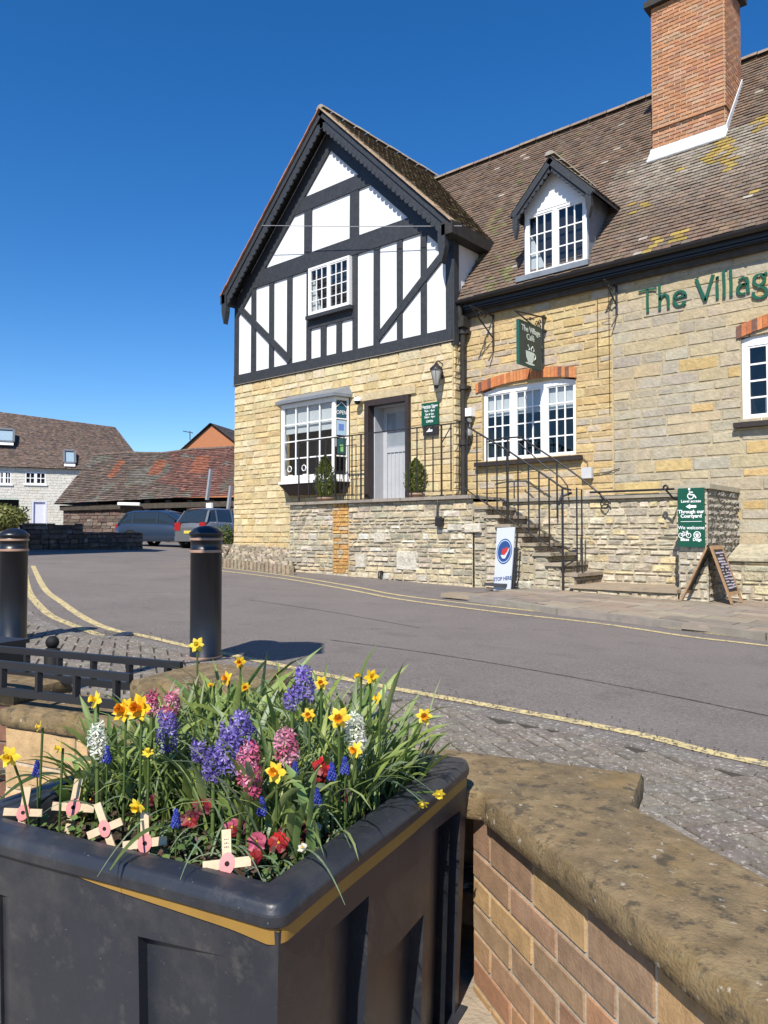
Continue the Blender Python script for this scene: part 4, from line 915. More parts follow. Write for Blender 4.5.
for dx,s in ((-.07,1),(.04,-1),(.1,1)):
    mb.tube([(SX+.03,cy_+dx+s*.025*math.sin(t*1.6),4.42+.03*t) for t in [i*.4 for i in range(9)]],.009,5)
mb.build('steam_mark',M['sage'],hs_)
mb=MB(); pts=[(-.17,4.40),(.13,4.40),(.11,4.27),(.05,4.19),(-.09,4.19),(-.15,4.27)]
mb.prism([(SX+.026,cy_+a,z) for a,z in pts],(.006,0,0)); mb.tube([(SX+.03,cy_+.12+.055*math.cos(t),4.32+.05*math.sin(t)) for t in [(-1.4+i*.35) for i in range(9)]],.011,5)
mb.prism([(SX+.026,cy_+.17*math.cos(t)-.02,4.172+.022*math.sin(t)) for t in [i*.524 for i in range(12)]],(.006,0,0)); mb.build('cup_mark',M['sage'],hs_)
mb=MB(); z=5.08
mb.tube([(SX,12.88,z+.1),(SX,11.75,z-.02)],.016,6); mb.tube([(SX,12.78,z+.12),(SX,12.78,4.28)],.018,6); mb.tube([(SX,11.76,z-.02),(SX,12.76,4.86)],.014,6); mb.tube([(SX,12.76,4.92),(SX,12.90,4.92)],.03,6); mb.tube([(SX,12.78,z+.1),(SX,12.95,z+.1)],.03,6)
for (y,zc,r) in ((12.55,4.99,.06),(12.66,5.05,.05),(12.3,5.03,.035),(12.66,4.96,.05)): mb.tube([(SX,y+r*math.cos(t)*(1-t/12),zc+r*math.sin(t)*(1-t/12)) for t in [i*.6 for i in range(13)]],.009,5)
mb.tube([(SX,12.15,5.0),(SX,12.45,5.06)],.01,5); mb.tube([(SX,12.78,4.3),(SX,12.70,4.45),(SX,12.76,4.6)],.012,5)
mb.build('bracket',M['iron'],hs_)
# floodlight / empty sign brackets beneath the gutter
def wbracket(px_,py_,label,drop=.75,out=.75):
    p=py(px_,py_,12.9); t=thing('scroll_bracket',(p.x,12.9,p.z),label,'bracket')
    X=p.x; z=p.z; mb=MB(); mb.tube([(X,12.87,z-.02),(X,12.87,z-drop)],.022,6); mb.tube([(X,12.87,z-.05),(X-.05,12.87-out,z-.0)],.018,6); mb.tube([(X-.05,12.87-out,z),(X,12.85,z-drop*.66)],.015,6)
    mb.tube([(X,12.87,z-drop),(X-.02,12.82,z-drop-.12),(X-.06,12.78,z-drop-.22)],.013,6)
    for k in (.35,.6): mb.tube([(X-.02,12.87-out*k+.05*math.cos(q)*(1-q/14),z-.10+.05*math.sin(q)*(1-q/14)) for q in [i*.6 for i in range(13)]],.009,5)
    mb.build('scrollwork',M['iron'],t)
wbracket(494,314,'black scroll bracket just right of the drainpipe')
wbracket(617,285,'black scroll bracket where the golden stone meets the grey stone',.55,.4)
# wall lantern by the door
lp=py(437,375,12.28); lan=thing('wall_lantern',(lp.x,12.5,lp.z),'old frosted glass wall lantern above the green notice board','lantern')
x,y,z=lp.x,12.26,lp.z
mb=MB(); mb.lathe([(.05,z-.22),(.06,z-.21),(.125,z+.10)],(x,y,0),6); mb.build('glass_shade',flat('frosted_glass',(.42,.42,.40),.25),lan)
mb=MB(); mb.lathe([(.15,z+.10),(.14,z+.13),(.06,z+.20),(.02,z+.26)],(x,y,0),6); mb.lathe([(.03,z-.28),(.06,z-.22)],(x,y,0),8); mb.tube([(x,y,z+.24),(x,y+.05,z+.30),(x,12.48,z+.26)],.013,6); mb.tube([(x,12.44,z+.1),(x,12.44,z-.05)],.035,8)
for k in range(6): a=k*1.0472; mb.tube([(x+.057*math.cos(a),y+.057*math.sin(a),z-.21),(x+.127*math.cos(a),y+.127*math.sin(a),z+.10)],.006,4)
mb.build('lantern_frame',M['iron'],lan)
# notice board
def pxbox(x0,y0,x1,y1,Y): a=py(x0,y1,Y); b=py(x1,y0,Y); return a,b
a,b=pxbox(421.5,425,438,401.5,12.42); a=py(421.5,424.5,12.42); 
nb_=thing('notice_board',((a.x+b.x)/2,12.45,a.z),'small green notice board with white opening times above a dark plaque','sign')
nx0,nx1=a.x,py(438,412,12.42).x; nz0,nz1=py(430,425,12.42).z,py(430,402.5,12.42).z
mb=MB(); mb.box((nx0,12.42,nz0),(nx1,12.46,nz1)); mb.build('board',M['green'],nb_)
mb=MB(); mb.box((nx0+.04,12.42,nz0-.21),(nx1-.01,12.46,nz0-.012)); mb.build('plaque',M['chalk'],nb_)
xc=(nx0+nx1)/2; H=nz1-nz0
text('Opening Times',.068,(xc,12.417,nz1-.08*H/.5),nb_,M['white'],off=.001); text('MON - FRI\n9am - 4pm',.062,(xc,12.417,nz1-.30*H),nb_,M['white'],off=.001); text('Sat & Sun\n10am - 4pm',.058,(xc,12.417,nz1-.58*H),nb_,M['white'],off=.001); text('OPEN',.07,(xc,12.417,nz1-.84*H),nb_,M['white'],off=.001)
mb=MB(); zq=nz0-.11; mb.prism([(xc-.1,12.416,zq-.03),(xc+.1,12.416,zq-.03),(xc+.07,12.416,zq+.02),(xc+.02,12.416,zq+.0),(xc-.0,12.416,zq+.05),(xc-.05,12.416,zq+.0)],(0,.004,0)); mb.build('plaque_mark',M['white'],nb_)
# security camera
p=py(357.5,400.5,12.33); sc_=thing('security_camera',(p.x,12.45,p.z),'white dome security camera under the bay roof, left of the door','camera')
mb=MB(); mb.lathe([(.02,p.z+.07),(.075,p.z+.06),(.09,p.z+.02),(.088,p.z-.02)],(p.x,12.33,0),16); mb.box((p.x-.03,12.33,p.z+.03),(p.x+.03,12.47,p.z+.09)); mb.build('housing',M['white'],sc_)
mb=MB(); mb.lathe([(.075,p.z-.021),(.065,p.z-.06),(.04,p.z-.085),(.01,p.z-.095)],(p.x,12.33,0),16); mb.build('dome',flat('black_gloss',(.01,.01,.012),.1),sc_)
# outside wall light by drainpipe
p=py(469,413,12.82); wl_=thing('wall_light',(p.x,12.85,p.z),'white box wall light with a lower lamp, between drainpipe and arched window','wall light')
mb=MB(); mb.box((p.x-.06,12.72,p.z-.08),(p.x+.12,12.88,p.z+.09)); mb.build('light_body',M['white'],wl_)
mb=MB(); mb.lathe([(.05,p.z-.20),(.065,p.z-.12)],(p.x+.03,12.8,0),12); mb.tube([(p.x+.03,12.8,p.z-.2),(p.x+.03,12.8,p.z-.5),(p.x+.03,12.88,p.z-.52)],.016,6); mb.lathe([(.06,p.z-.48),(.07,p.z-.38),(.03,p.z-.34)],(p.x+.03,12.78,0),10); mb.build('lamp_fitting',flat('grey_metal',(.2,.2,.2)),wl_)
# meter box
p=py(588,473,12.85); ub=thing('junction_box',(p.x,12.88,p.z),'small pale grey junction box on the wall below the arched window','box')
mb=MB(); mb.box((p.x-.10,12.78,p.z-.10),(p.x+.10,12.87,p.z+.10)); mb.build('casing',flat('pale_grey',(.5,.5,.52)),ub)
mb=MB(); mb.tube([(p.x,12.85,p.z+.1),(p.x-.02,12.86,p.z+.22),(p.x-.2,12.86,p.z+.35)],.008,5); mb.tube([(p.x+.1,12.86,p.z-.02),(p.x+.4,12.86,p.z-.0),(p.x+.6,12.86,p.z+.05)],.008,5); mb.build('cable',M['iron'],ub)
# overhead cable over the gable
mb=MB(); a=py(262,225.5,12.0); b=py(462,226,12.2); 
mb.tube([a,a.lerp(b,.5)-V(0,0,.02),b],.008,5); mb.build('overhead_cable',flat('cable_grey',(.3,.3,.32)),None,label='thin pale cable strung level across the timbered gable',cat='cable')
mb=MB(); a=py(613,300,12.86); mb.tube([(a.x-.08,12.86,5.4),(a.x-.08,12.86,3.2)],.007,5); mb.tube([(a.x-.3,12.86,5.35),(a.x-.3,12.86,3.9)],.007,5); mb.build('wall_cable',M['soffit'],cafe)
# big wall lettering, drawn with a broad nib
wl=thing('wall_lettering',(-4,12.86,5.4),'large green café name lettering mounted on the grey stone wall','lettering')
def stroke(mb,pts,w0,w1,ox,oz,s,Y):
    P=[(ox+a*s,oz+b*s) for a,b in pts]; 
    for i in range(len(P)-1):
        pass
    L=[];Rr=[]
    n=len(P)
    for i,(x,z) in enumerate(P):
        a=P[max(0,i-1)];b=P[min(n-1,i+1)]; d=Vector((b[0]-a[0],b[1]-a[1])).normalized(); nn=Vector((-d.y,d.x))
        ang=abs(d.y)*1.0+abs(d.x)*.62; t=i/(n-1); w_=(w0+(w1-w0)*t)*s*ang/2
        L.append((x+nn.x*w_,z+nn.y*w_)); Rr.append((x-nn.x*w_,z-nn.y*w_))
    for i in range(n-1):
        q=[L[i],L[i+1],Rr[i+1],Rr[i]]; mb.prism([(a,Y,b) for a,b in q],(0,.015,0))
def arcp(cx_,cz_,rx,rz_,a0,a1,n=14): return [(cx_+rx*math.cos(math.radians(a0+(a1-a0)*i/n)),cz_+rz_*math.sin(math.radians(a0+(a1-a0)*i/n))) for i in range(n+1)]
GL={ # cap height 1, x height .62
'T':([[(-.02,.95),(.36,.97),(.74,.93)],[(.36,.97),(.35,.5),(.36,0)]],.74),
'h':([[(.06,1.08),(.07,.5),(.06,0)],[(.07,.42),(.17,.58),(.30,.62),(.40,.52),(.42,.3),(.42,0)]],.56),
'e':([arcp(.27,.32,.24,.30,5,330,18),[(.05,.34),(.3,.37),(.50,.40)]],.56),
'V':([[(.0,.98),(.17,.5),(.35,.02)],[(.35,.02),(.5,.5),(.66,1.0)]],.68),
'i':([[(.06,.62),(.07,.3),(.07,0)],[(.05,.84),(.09,.80)]],.20),
'l':([[(.05,1.08),(.07,.5),(.06,0)]],.20),
'a':([arcp(.23,.19,.19,.19,60,300,14),[(.08,.56),(.24,.63),(.38,.58),(.41,.42),(.41,.2),(.43,.0)],[(.40,.34),(.3,.37),(.2,.36)]],.54),
'g':([arcp(.22,.42,.19,.21,0,360,16),arcp(.24,-.08,.24,.20,110,-200,18),[(.36,.56),(.50,.64)]],.54),
'C':([arcp(.42,.48,.38,.48,45,310,18)],.78),
'f':([[(.42,1.02),(.26,1.06),(.18,.85),(.17,0)],[(.02,.60),(.2,.61),(.38,.60)]],.38),
"'":([[(.02,.9),(.12,1.05)]],.1)}
YL=12.85
zb_=lambda : None
pT=py(645,313,YL); pl2=py(739,296,YL); capz=py(640,291,YL).z; sL=(capz-pT.z)/.97
xL=py(639,300,YL).x; total=py(753,290,YL).x-xL
seq='The Villag'; wsum=sum(GL[c][1]+.06 if c!=' ' else .30 for c in seq[:-1]); sx_=total/ (wsum)
kx=sx_/sL
x=xL
for c in 'The Village Caf':
    if c==' ': x+=.30*sx_; continue
    g,adv=GL[c]; mb=MB()
    for st_ in g: stroke(mb,[(a*kx,b) for a,b in st_],.10,.11,x,pT.z,sL,YL)
    if c=='i': mb.prism([(x+.02*sx_,YL,pT.z+.76*sL),(x+.14*sx_,YL,pT.z+.78*sL),(x+.13*sx_,YL,pT.z+.90*sL),(x+.02*sx_,YL,pT.z+.88*sL)],(0,.015,0))
    mb.build('letter',M['letter'],wl); x+=(adv+.06)*sx_
g,adv=GL['e']; mb=MB()
for st_ in g: stroke(mb,[(a*kx,b) for a,b in st_],.10,.11,x,pT.z,sL,YL)
stroke(mb,[(.2,.78),(.4,.98)],.1,.13,x,pT.z,sL,YL); mb.build('letter',M['letter'],wl)
# green access sign on the pier
ga=py(678.5,546,PY-.08); gb=py(704,487,PY-.08); gx0_,gx1_=ga.x,gb.x; gz0_,gz1_=py(690,547,PY-.08).z,py(690,488,PY-.08).z
ac=thing('access_sign',((gx0_+gx1_)/2,PY-.06,gz0_),'tall green sign on the stone pier with wheelchair, arrow, bicycle and paw symbols','sign')
mb=MB(); mb.box((gx0_,PY-.08,gz0_),(gx1_,PY-.05,gz1_)); mb.build('board',M['green'],ac)
xc=(gx0_+gx1_)/2; W=gx1_-gx0_; H=gz1_-gz0_; ya=PY-.083
zf=lambda f_: gz1_-f_*H
text('Level access',.062*W/.4,(xc,ya,zf(.225)),ac,M['white'],off=.001); text('Through our\nCourtyard',.076*W/.4,(xc,ya,zf(.44)),ac,M['white'],off=.002,line=.9); text('We welcome',.074*W/.4,(xc,ya,zf(.675)),ac,M['white'],off=.001)
text('Bikes',.062*W/.4,(xc-.25*W,ya,zf(.875)),ac,M['white'],off=.002); text('Dogs',.062*W/.4,(xc+.22*W,ya,zf(.875)),ac,M['white'],off=.002)
def ring(mb,cx_,cz_,r,w_,Y,a0=0,a1=6.2832,n=16):
    for i in range(n):
        t0=a0+(a1-a0)*i/n;t1=a0+(a1-a0)*(i+1)/n
        mb.prism([(cx_+(r-w_)*math.cos(t0),Y,cz_+(r-w_)*math.sin(t0)),(cx_+r*math.cos(t0),Y,cz_+r*math.sin(t0)),(cx_+r*math.cos(t1),Y,cz_+r*math.sin(t1)),(cx_+(r-w_)*math.cos(t1),Y,cz_+(r-w_)*math.sin(t1))],(0,.003,0))
def disc(mb,cx_,cz_,r,Y,n=12,ez=1): mb.prism([(cx_+r*math.cos(6.283*i/n),Y,cz_+r*ez*math.sin(6.283*i/n)) for i in range(n)],(0,.003,0))
mb=MB(); zc=zf(.135); ring(mb,xc-.01*W,zc,.13*W,.035*W,ya,math.radians(100),math.radians(390)); disc(mb,xc-.06*W,zc+.27*W,.045*W,ya); 
for a_,b_ in (((-.05,.2),(-.03,.04)),((-.03,.05),(.12,.04)),((.12,.04),(.2,-.09)),((-.05,.15),(.08,.14))): mb.bar((xc+a_[0]*W,ya,zc+a_[1]*W),(xc+b_[0]*W,ya,zc+b_[1]*W),.004,.045*W,up=(0,-1,0)) if False else mb.bar((xc+a_[0]*W,ya,zc+a_[1]*W),(xc+b_[0]*W,ya,zc+b_[1]*W),.045*W,.004,up=(0,1,0))
mb.build('wheelchair_symbol',M['white'],ac)
mb=MB(); zc=zf(.315); mb.prism([(xc-.2*W,ya,zc),(xc-.03*W,ya,zc+.10*W),(xc-.03*W,ya,zc+.05*W),(xc+.2*W,ya,zc+.05*W),(xc+.2*W,ya,zc-.05*W),(xc-.03*W,ya,zc-.05*W),(xc-.03*W,ya,zc-.10*W)],(0,.003,0)); mb.build('arrow_symbol',M['white'],ac)
mb=MB(); mb.box((xc-.4*W,ya,zf(.572)),(xc+.4*W,ya+.003,zf(.564))); mb.build('divider_line',M['white'],ac)
mb=MB(); zc=zf(.795)
for s in (-.40,-.10): ring(mb,xc+s*W,zc-.02*W,.10*W,.025*W,ya)
for a_,b_ in (((-.4,-.02),(-.30,.10)),((-.30,.10),(-.16,.10)),((-.30,.10),(-.23,-.02)),((-.23,-.02),(-.16,.10)),((-.16,.14),(-.10,-.02)),((-.4,-.02),(-.23,-.02)),((-.20,.15),(-.12,.15)),((-.34,.13),(-.28,.13))): mb.bar((xc+a_[0]*W,ya,zc+a_[1]*W),(xc+b_[0]*W,ya,zc+b_[1]*W),.022*W,.004,up=(0,1,0))
mb.build('bicycle_symbol',M['white'],ac)
mb=MB(); ring(mb,xc+.22*W,zc,.14*W,.03*W,ya); disc(mb,xc+.22*W,zc-.03*W,.055*W,ya)
for q in (-.07,-.025,.025,.07): disc(mb,xc+.22*W+q*W,zc+.05*W-abs(q)*.3*W,.02*W,ya,8)
mb.build('paw_symbol',M['white'],ac)
# sandwich board (open A, hinge line runs into the wall)
af=pg(735,612); ab=pg(679,609)
zg=lambda x,y: gz(x,y)+.085
y0_,y1_=11.15,11.68; hx=py(711,546,11.3).x; hz=py(711,546,11.3).z
xr=py(731,614,y0_).x; xl_=py(680,611,y0_+.0).x
ab_=thing('sandwich_board',((xl_+xr)/2,11.4,zg(hx,11.4)),'wooden sandwich board with chalked menu, standing open in front of the stone pier','sign board')
for nm,xf,lab in (('menu_panel',xr,None),('rear_panel',xl_,None)):
    s=1 if xf>hx else -1; top=Vector((hx+s*.02,y0_,hz)); bot=Vector((xf,y0_,zg(xf,y0_))); d=bot-top; yv=Vector((0,y1_-y0_,0)); n=Vector((-d.z,0,d.x)).normalized()*.025*(1 if s>0 else 1)
    mb=MB(); w_=.055
    mb.obox(top,d,Vector((0,w_,0)),n); mb.obox(top+yv-V(0,w_,0),d,Vector((0,w_,0)),n); mb.obox(top+V(0,w_,0),d*.07,yv-V(0,2*w_,0),n); mb.obox(top+V(0,w_,0)+d*.80,d*.06,yv-V(0,2*w_,0),n)
    fr2=mb.build('wooden_frame',M['oak'],ab_)
    mb=MB(); mb.obox(top+V(0,w_,0)+d*.07+n*.3,d*.73,yv-V(0,2*w_,0),n*.4); mb.build('blackboard',M['chalk'],fr2)
    if s>0:
        mb=MB(); mb.obox(top+d*.10+n*1.02+V(0,w_+.02,0),d*.66,V(0,(y1_-y0_)-2*w_-.04,0),n*.004)
        for i in range(0):
            t=.12+i*.05
            for k_ in range(5):
                if R_()<.3: continue
                o_=top+d*(t+U_(-.008,.008))+n*1.02+V(0,w_+.03+k_*.075,0); mb.obox(o_,d*U_(.02,.035),V(0,U_(.04,.07),0),n*.05)
        mb.build('writing_panel',M['chalk'],fr2)
        random.seed(5)
        for i in range(13):
            t=.12+i*.05; k_=0
            while k_<5:
                n_w=random.choice([1,2,3]); 
                if R_()<.2: k_+=1; continue
                mb=MB(); o_=top+d*(t+U_(-.006,.006))+n*1.03+V(0,w_+.03+k_*.075,0); mb.obox(o_,d*U_(.018,.03),V(0,min(.07*n_w,(5-k_)*.075-.01),0),n*.05); mb.build('chalk_line',flat('chalk_marks',(.42,.38,.48)),fr2); k_+=n_w+ (1 if R_()<.3 else 0)
mb=MB(); mb.tube([(hx,y0_,hz),(hx,y1_,hz)],.018,6); mb.build('hinge',M['iron'],ab_)
# pull-up pavement sign with a round badge
p=pg(503,594,.06); bx,byy=p.x,11.0
yb_=py(500,590,11.0)
bs=thing('pavement_sign',(yb_.x,11.0,gz(yb_.x,11)+.06),'slim white pavement sign with a blue round badge leaning by the steps','sign')
q=[py(493.5,590.5,10.9),py(510.5,589,10.9+.0),py(515,527,11.0),py(497,528,11.0)]
e1=(q[1]-q[0]); e2=(q[3]-q[0]); e3=(q[2]-q[1])
nrm=e1.cross(e2).normalized()
mb=MB(); mb.prism(q,-nrm*.02 if nrm.y<0 else nrm*.02); mb.build('panel',M['greywhite'],bs)
if nrm.y>0: nrm=-nrm
def onp(a,b,o=.003): return q[0].lerp(q[1],a).lerp(q[3].lerp(q[2],a),b)+nrm*o
mb=MB(); mb.face([onp(.5+.44*math.cos(t),.615+.205*math.sin(t)) for t in [i*.2618 for i in range(24)]]); bd=mb.build('badge',M['navy'],bs)
mb=MB(); mb.grid([[onp(.5+a*math.cos(t),.615+b*math.sin(t),.005) for t in [i*.2618 for i in range(24)]] for a,b in ((.40,.186),(.365,.169))],(1,1,1),False,True)
mb.build('badge_ring',flat('badge_pale',(.35,.45,.6)),bs)
mb=MB(); mb.face([onp(a,b,.006) for a,b in ((.30,.56),(.42,.50),(.58,.50),(.75,.62),(.80,.68),(.66,.62),(.55,.56),(.42,.56))]); mb.build('badge_swoosh',M['greywhite'],bs)
mb=MB(); mb.face([onp(a,b,.007) for a,b in ((.36,.58),(.48,.55),(.66,.60),(.74,.67),(.60,.68),(.52,.66),(.40,.66))]); mb.build('badge_figure',M['red'],bs)
te=text('STOP HERE',.075,(0,0,0),bs,M['navy'],off=.001)
xx=e1.normalized(); yy=(e2-xx*e2.dot(xx)).normalized(); te.matrix_local=Matrix.Translation(onp(.5,.175,.004)-bs.location)@Matrix((xx,yy,xx.cross(yy))).transposed().to_4x4()@Matrix.Diagonal((.95,1.15,1,1))
mb=MB(); o=Vector((yb_.x,11.02,gz(yb_.x,11.0)+.09)); mb.prism([o+V(-.24,-.14,0),o+V(.18,-.2,0),o+V(.26,.16,0),o+V(-.16,.22,0)],(0,0,.05)); mb.box((o.x-.1,11.0,o.z+.04),(o.x+.12,11.06,o.z+.14)); mb.build('base',flat('dark_base',(.06,.06,.07)),bs)
mb=MB(); mb.tube([onp(1.05,.0,-.05),onp(1.05,.9,-.06)],.018,6); mb.build('support_pole',M['iron'],bs)
# ============================================================ BACKGROUND
def tp_old(cols,d=.2):
    return lambda s,t,m: cv(random.choice(cols),d)
# ---- barn
bnE0,bnE1=pd(54,504,37.5),pd(300,492,35); bnR0,bnR1=pd(94,455,41),pd(300,437,39)
barn=thing('cart_shed',(bnE0.x,bnE0.y,0),'long low cart shed with sagging red and brown tiled roof behind the parked cars','building')
def tp_barn(s,t,m):
    if (.15<s<.19 or .33<s<.39 and t>.5 or .52<s<.60 and t>.45) and .45<t<.82 : return cv((.26,.10,.06),.15)
    base=random.choice([(.16,.075,.06),(.13,.07,.06),(.19,.09,.07)]) if s>.42+.2*noise.noise(m*.4) else random.choice([(.12,.09,.075),(.15,.11,.09),(.10,.08,.07)])
    if noise.noise(Vector((m.x,m.y,m.z))*.9)>.25: base=(.14,.13,.11)
    return cv(base,.22)
mb=MB(); 
NS=6
def bl2(a,b,t): return a.lerp(b,t)
for i in range(NS):
    sag=lambda k: Vector((0,0,-.25*math.sin(math.pi*k/NS*1.0)+(.10 if k%2 else 0)))
    tiles(mb,bl2(bnE0,bnE1,i/NS),bl2(bnE0,bnE1,(i+1)/NS),bl2(bnR0,bnR1,i/NS)+sag(i),bl2(bnR0,bnR1,(i+1)/NS)+sag(i+1),.16,.22,(lambda i: lambda s,t,m: tp_barn((i+s)/NS,t,m))(i),lift=.04)
[ridge(mb,bl2(bnR0,bnR1,i/NS)+sag(i),bl2(bnR0,bnR1,(i+1)/NS)+sag(i+1),.12,.5,lambda:cv((.14,.10,.08),.2)) for i in range(NS)]
mb.build('shed_roof',M['tile'],barn)
Ud=(bnE1-bnE0); Ud.z=0; BL=Ud.length; Ud.normalize(); Bn=Vector((Ud.y,-Ud.x,0)); 
if (CAM-bnE0).dot(Bn)<0: Bn=-Bn
w0=Vector((bnE0.x,bnE0.y,0))-Bn*.35
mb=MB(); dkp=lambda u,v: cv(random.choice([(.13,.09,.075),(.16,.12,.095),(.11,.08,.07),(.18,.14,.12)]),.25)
bw_=BL*.34
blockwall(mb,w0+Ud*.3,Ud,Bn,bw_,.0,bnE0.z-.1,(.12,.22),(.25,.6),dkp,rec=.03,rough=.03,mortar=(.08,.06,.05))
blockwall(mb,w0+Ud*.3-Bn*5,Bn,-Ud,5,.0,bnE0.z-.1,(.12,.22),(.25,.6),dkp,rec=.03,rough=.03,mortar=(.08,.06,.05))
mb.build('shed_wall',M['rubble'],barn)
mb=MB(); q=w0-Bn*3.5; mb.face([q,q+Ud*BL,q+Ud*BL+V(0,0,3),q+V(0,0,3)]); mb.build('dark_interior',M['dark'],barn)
for i in range(8):
    p=w0+Ud*(bw_+.5+(BL-bw_-.6)*i/7); mb=MB(); mb.box((p.x-.1,p.y-.1,0),(p.x+.1,p.y+.1,2.7)); mb.build('post',flat('old_post',(.10,.08,.07)),barn)
mb=MB(); p=w0+Ud*.2; mb.bar(p+V(0,0,2.35)+Bn*.1,p+Ud*BL+V(0,0,2.55)+Bn*.1,.18,.25); mb.build('beam',M['soffit'],barn)
mb=MB(); a=pd(118,503.6,36.8);b=pd(140,504,36.5); mb.bar(a,b,.10,.14); mb.build('pale_fascia_patch',M['white'],barn)
# end gable of the roof
mb=MB(); e3=bnE0+(bnR0-bnE0)*2; e3.z=bnE0.z; mb.face([bnE0,bnR0,e3]); mb.build('end_gable',M['soffit'],barn)
# leaning pale poles
for (x0,y0,x1,y1,lab) in ((207,500,211,469,'pale grey pole leaning on the shed roof, nearer the left'),(228,510,231,486,'pale grey pole standing close to the cafe corner')):
    mb=MB(); a=pd(x0,y0,33);b=pd(x1,y1,33); mb.bar(a,b,.12,.12); mb.build('leaning_pole',flat('pole_grey',(.30,.31,.34)),None,label=lab,cat='pole')
mb=MB(); a=pd(206,512,34.5); b=pd(217,503,34.5); mb.box((min(a.x,b.x),a.y,a.z),(max(a.x,b.x),a.y+.1,b.z)); mb.build('white_board',M['white'],None,label='white board glimpsed in the shed above the silver car',cat='board')
# ---- white house
wh=thing('white_house',(-50,30,1),'long white painted brick house with brown tiled roof and skylights on the far left','house')
A,B=pd(0,465,55),pd(86,471,57.5); zE=6.0; A.z=B.z=zE; dW=(B-A); dW.z=0; LW=dW.length; dW.normalize(); nW=Vector((dW.y,-dW.x,0)); 
if (CAM-A).dot(nW)<0: nW=-nW
Rr0,Rr1=pd(0,411.8,58),pd(115,427,65); zR=10.4
EL=A-dW*16; ER=B+dW*6; RL=Vector((0,0,0)); 
hd=4.2
RL=EL-nW*hd; RL.z=zR; RRt=pd(115,427,65); RRt=ER-nW*hd; RRt.z=zR
# ridge right end by intersection with the seen pixel
d=ray(115,427); k_=(( (A-nW*hd)-CAM).dot(nW))/d.dot(nW); RRt=CAM+d*k_; zR=RRt.z; d=ray(0,411.8); k2=((A-nW*hd)-CAM).dot(nW)/d.dot(nW); q0=CAM+d*k2; RL=q0+(q0-RRt)*.9
d=ray(133,455); 
ERp=RRt+dW*2.2+nW*hd; ERp.z=zE
mb=MB(); tiles(mb,EL+nW*.3,ERp+nW*.3,RL,RRt,.17,.25,tp_old([(.16,.12,.10),(.19,.135,.11),(.13,.10,.09),(.20,.14,.11)],.2),lift=.04)
ERb=RRt+dW*2.2-nW*hd; ERb.z=zE; ELb=RL-nW*hd; ELb.z=zE
mb.face([ERp,ERb,RRt],(.14,.1,.09)); mb.face([ELb,ERb,RRt,RL],(.14,.1,.09))
mb.build('house_roof',M['tile'],wh)
def wp(x,y): 
    d=ray(x,y); k=(A-CAM).dot(nW)/d.dot(nW); p=CAM+d*k; return ((p-EL).dot(dW),p.z)
wins=[((-3,484),(11.5,471.5)),((25,484),(46,472.5))]
whp=lambda u,v: cv((.62,.60,.54),.05)
hh_=[]
for (a,b) in wins: u0,z0_=wp(*a);u1,z1_=wp(*b); hh_.append((u0,u1,z0_,z1_))
u0,z0_=wp(31.5,524);u1,z1_=wp(47,500.5); hh_.append((u0,u1,z0_-1,z1_))
u0,z0_=wp(-30,525);u1,z1_=wp(19,499); hh_.append((u0,u1,z0_-1,z1_))
mb=MB(); blockwall(mb,EL-V(0,0,zE),dW,nW,(ERp-EL).length,.5,zE,(.2,.2),(.45,.55),whp,hh_,rec=.02,joint=.015,rough=.006,bev=.01,mortar=(.55,.53,.47))
gq=[EL+dW*(ERp-EL).length]; mb.face([ERp-V(0,0,6),ERb-V(0,0,6),ERb,ERp],(.6,.58,.52)); mb.build('house_wall',M['stone'],wh)
def wbox(mb,u0,u1,z0,z1,n0,n1):
    o=EL+dW*u0+nW*n0; o.z=z0; mb.obox(o,dW*(u1-u0),V(0,0,z1-z0),nW*(n1-n0))
for h in hh_[:2]:
    mb=MB(); wbox(mb,h[0],h[0]+.09,h[2],h[3],-.1,.02); wbox(mb,h[1]-.09,h[1],h[2],h[3],-.1,.02); wbox(mb,h[0]+.09,h[1]-.09,h[2],h[2]+.09,-.1,.02); wbox(mb,h[0]+.09,h[1]-.09,h[3]-.09,h[3],-.1,.02); m_=(h[0]+h[1])/2; wbox(mb,m_-.1,m_+.1,h[2]+.09,h[3]-.09,-.1,.015)
    for mm in ((h[0]+m_)/2,(h[1]+m_)/2): wbox(mb,mm-.03,mm+.03,h[2]+.09,h[3]-.09,-.1,.0)
    zc=(h[2]+h[3])/2; wbox(mb,h[0]+.09,h[1]-.09,zc-.03,zc+.03,-.1,-.005); wbox(mb,h[0]-.1,h[1]+.1,h[2]-.1,h[2],-.1,.1)
    wf=mb.build('window',M['white'],wh); mb=MB(); wbox(mb,h[0],h[1],h[2],h[3],-.16,-.12); mb.build('pane',M['dark'],wf)
h=hh_[2]; mb=MB(); wbox(mb,h[0],h[0]+.12,h[2],h[3],-.2,.02); wbox(mb,h[1]-.12,h[1],h[2],h[3],-.2,.02); wbox(mb,h[0]+.12,h[1]-.12,h[3]-.12,h[3],-.2,.02); wbox(mb,h[0]+.12,h[1]-.12,h[2],h[3]-.12,-.2,-.1); mb.build('door',flat('pale_door',(.62,.63,.72)),wh)
h=hh_[3]; mb=MB(); wbox(mb,h[0],h[1],h[2],h[3],-1.2,-1.1); mb.build('archway',M['dark'],wh)
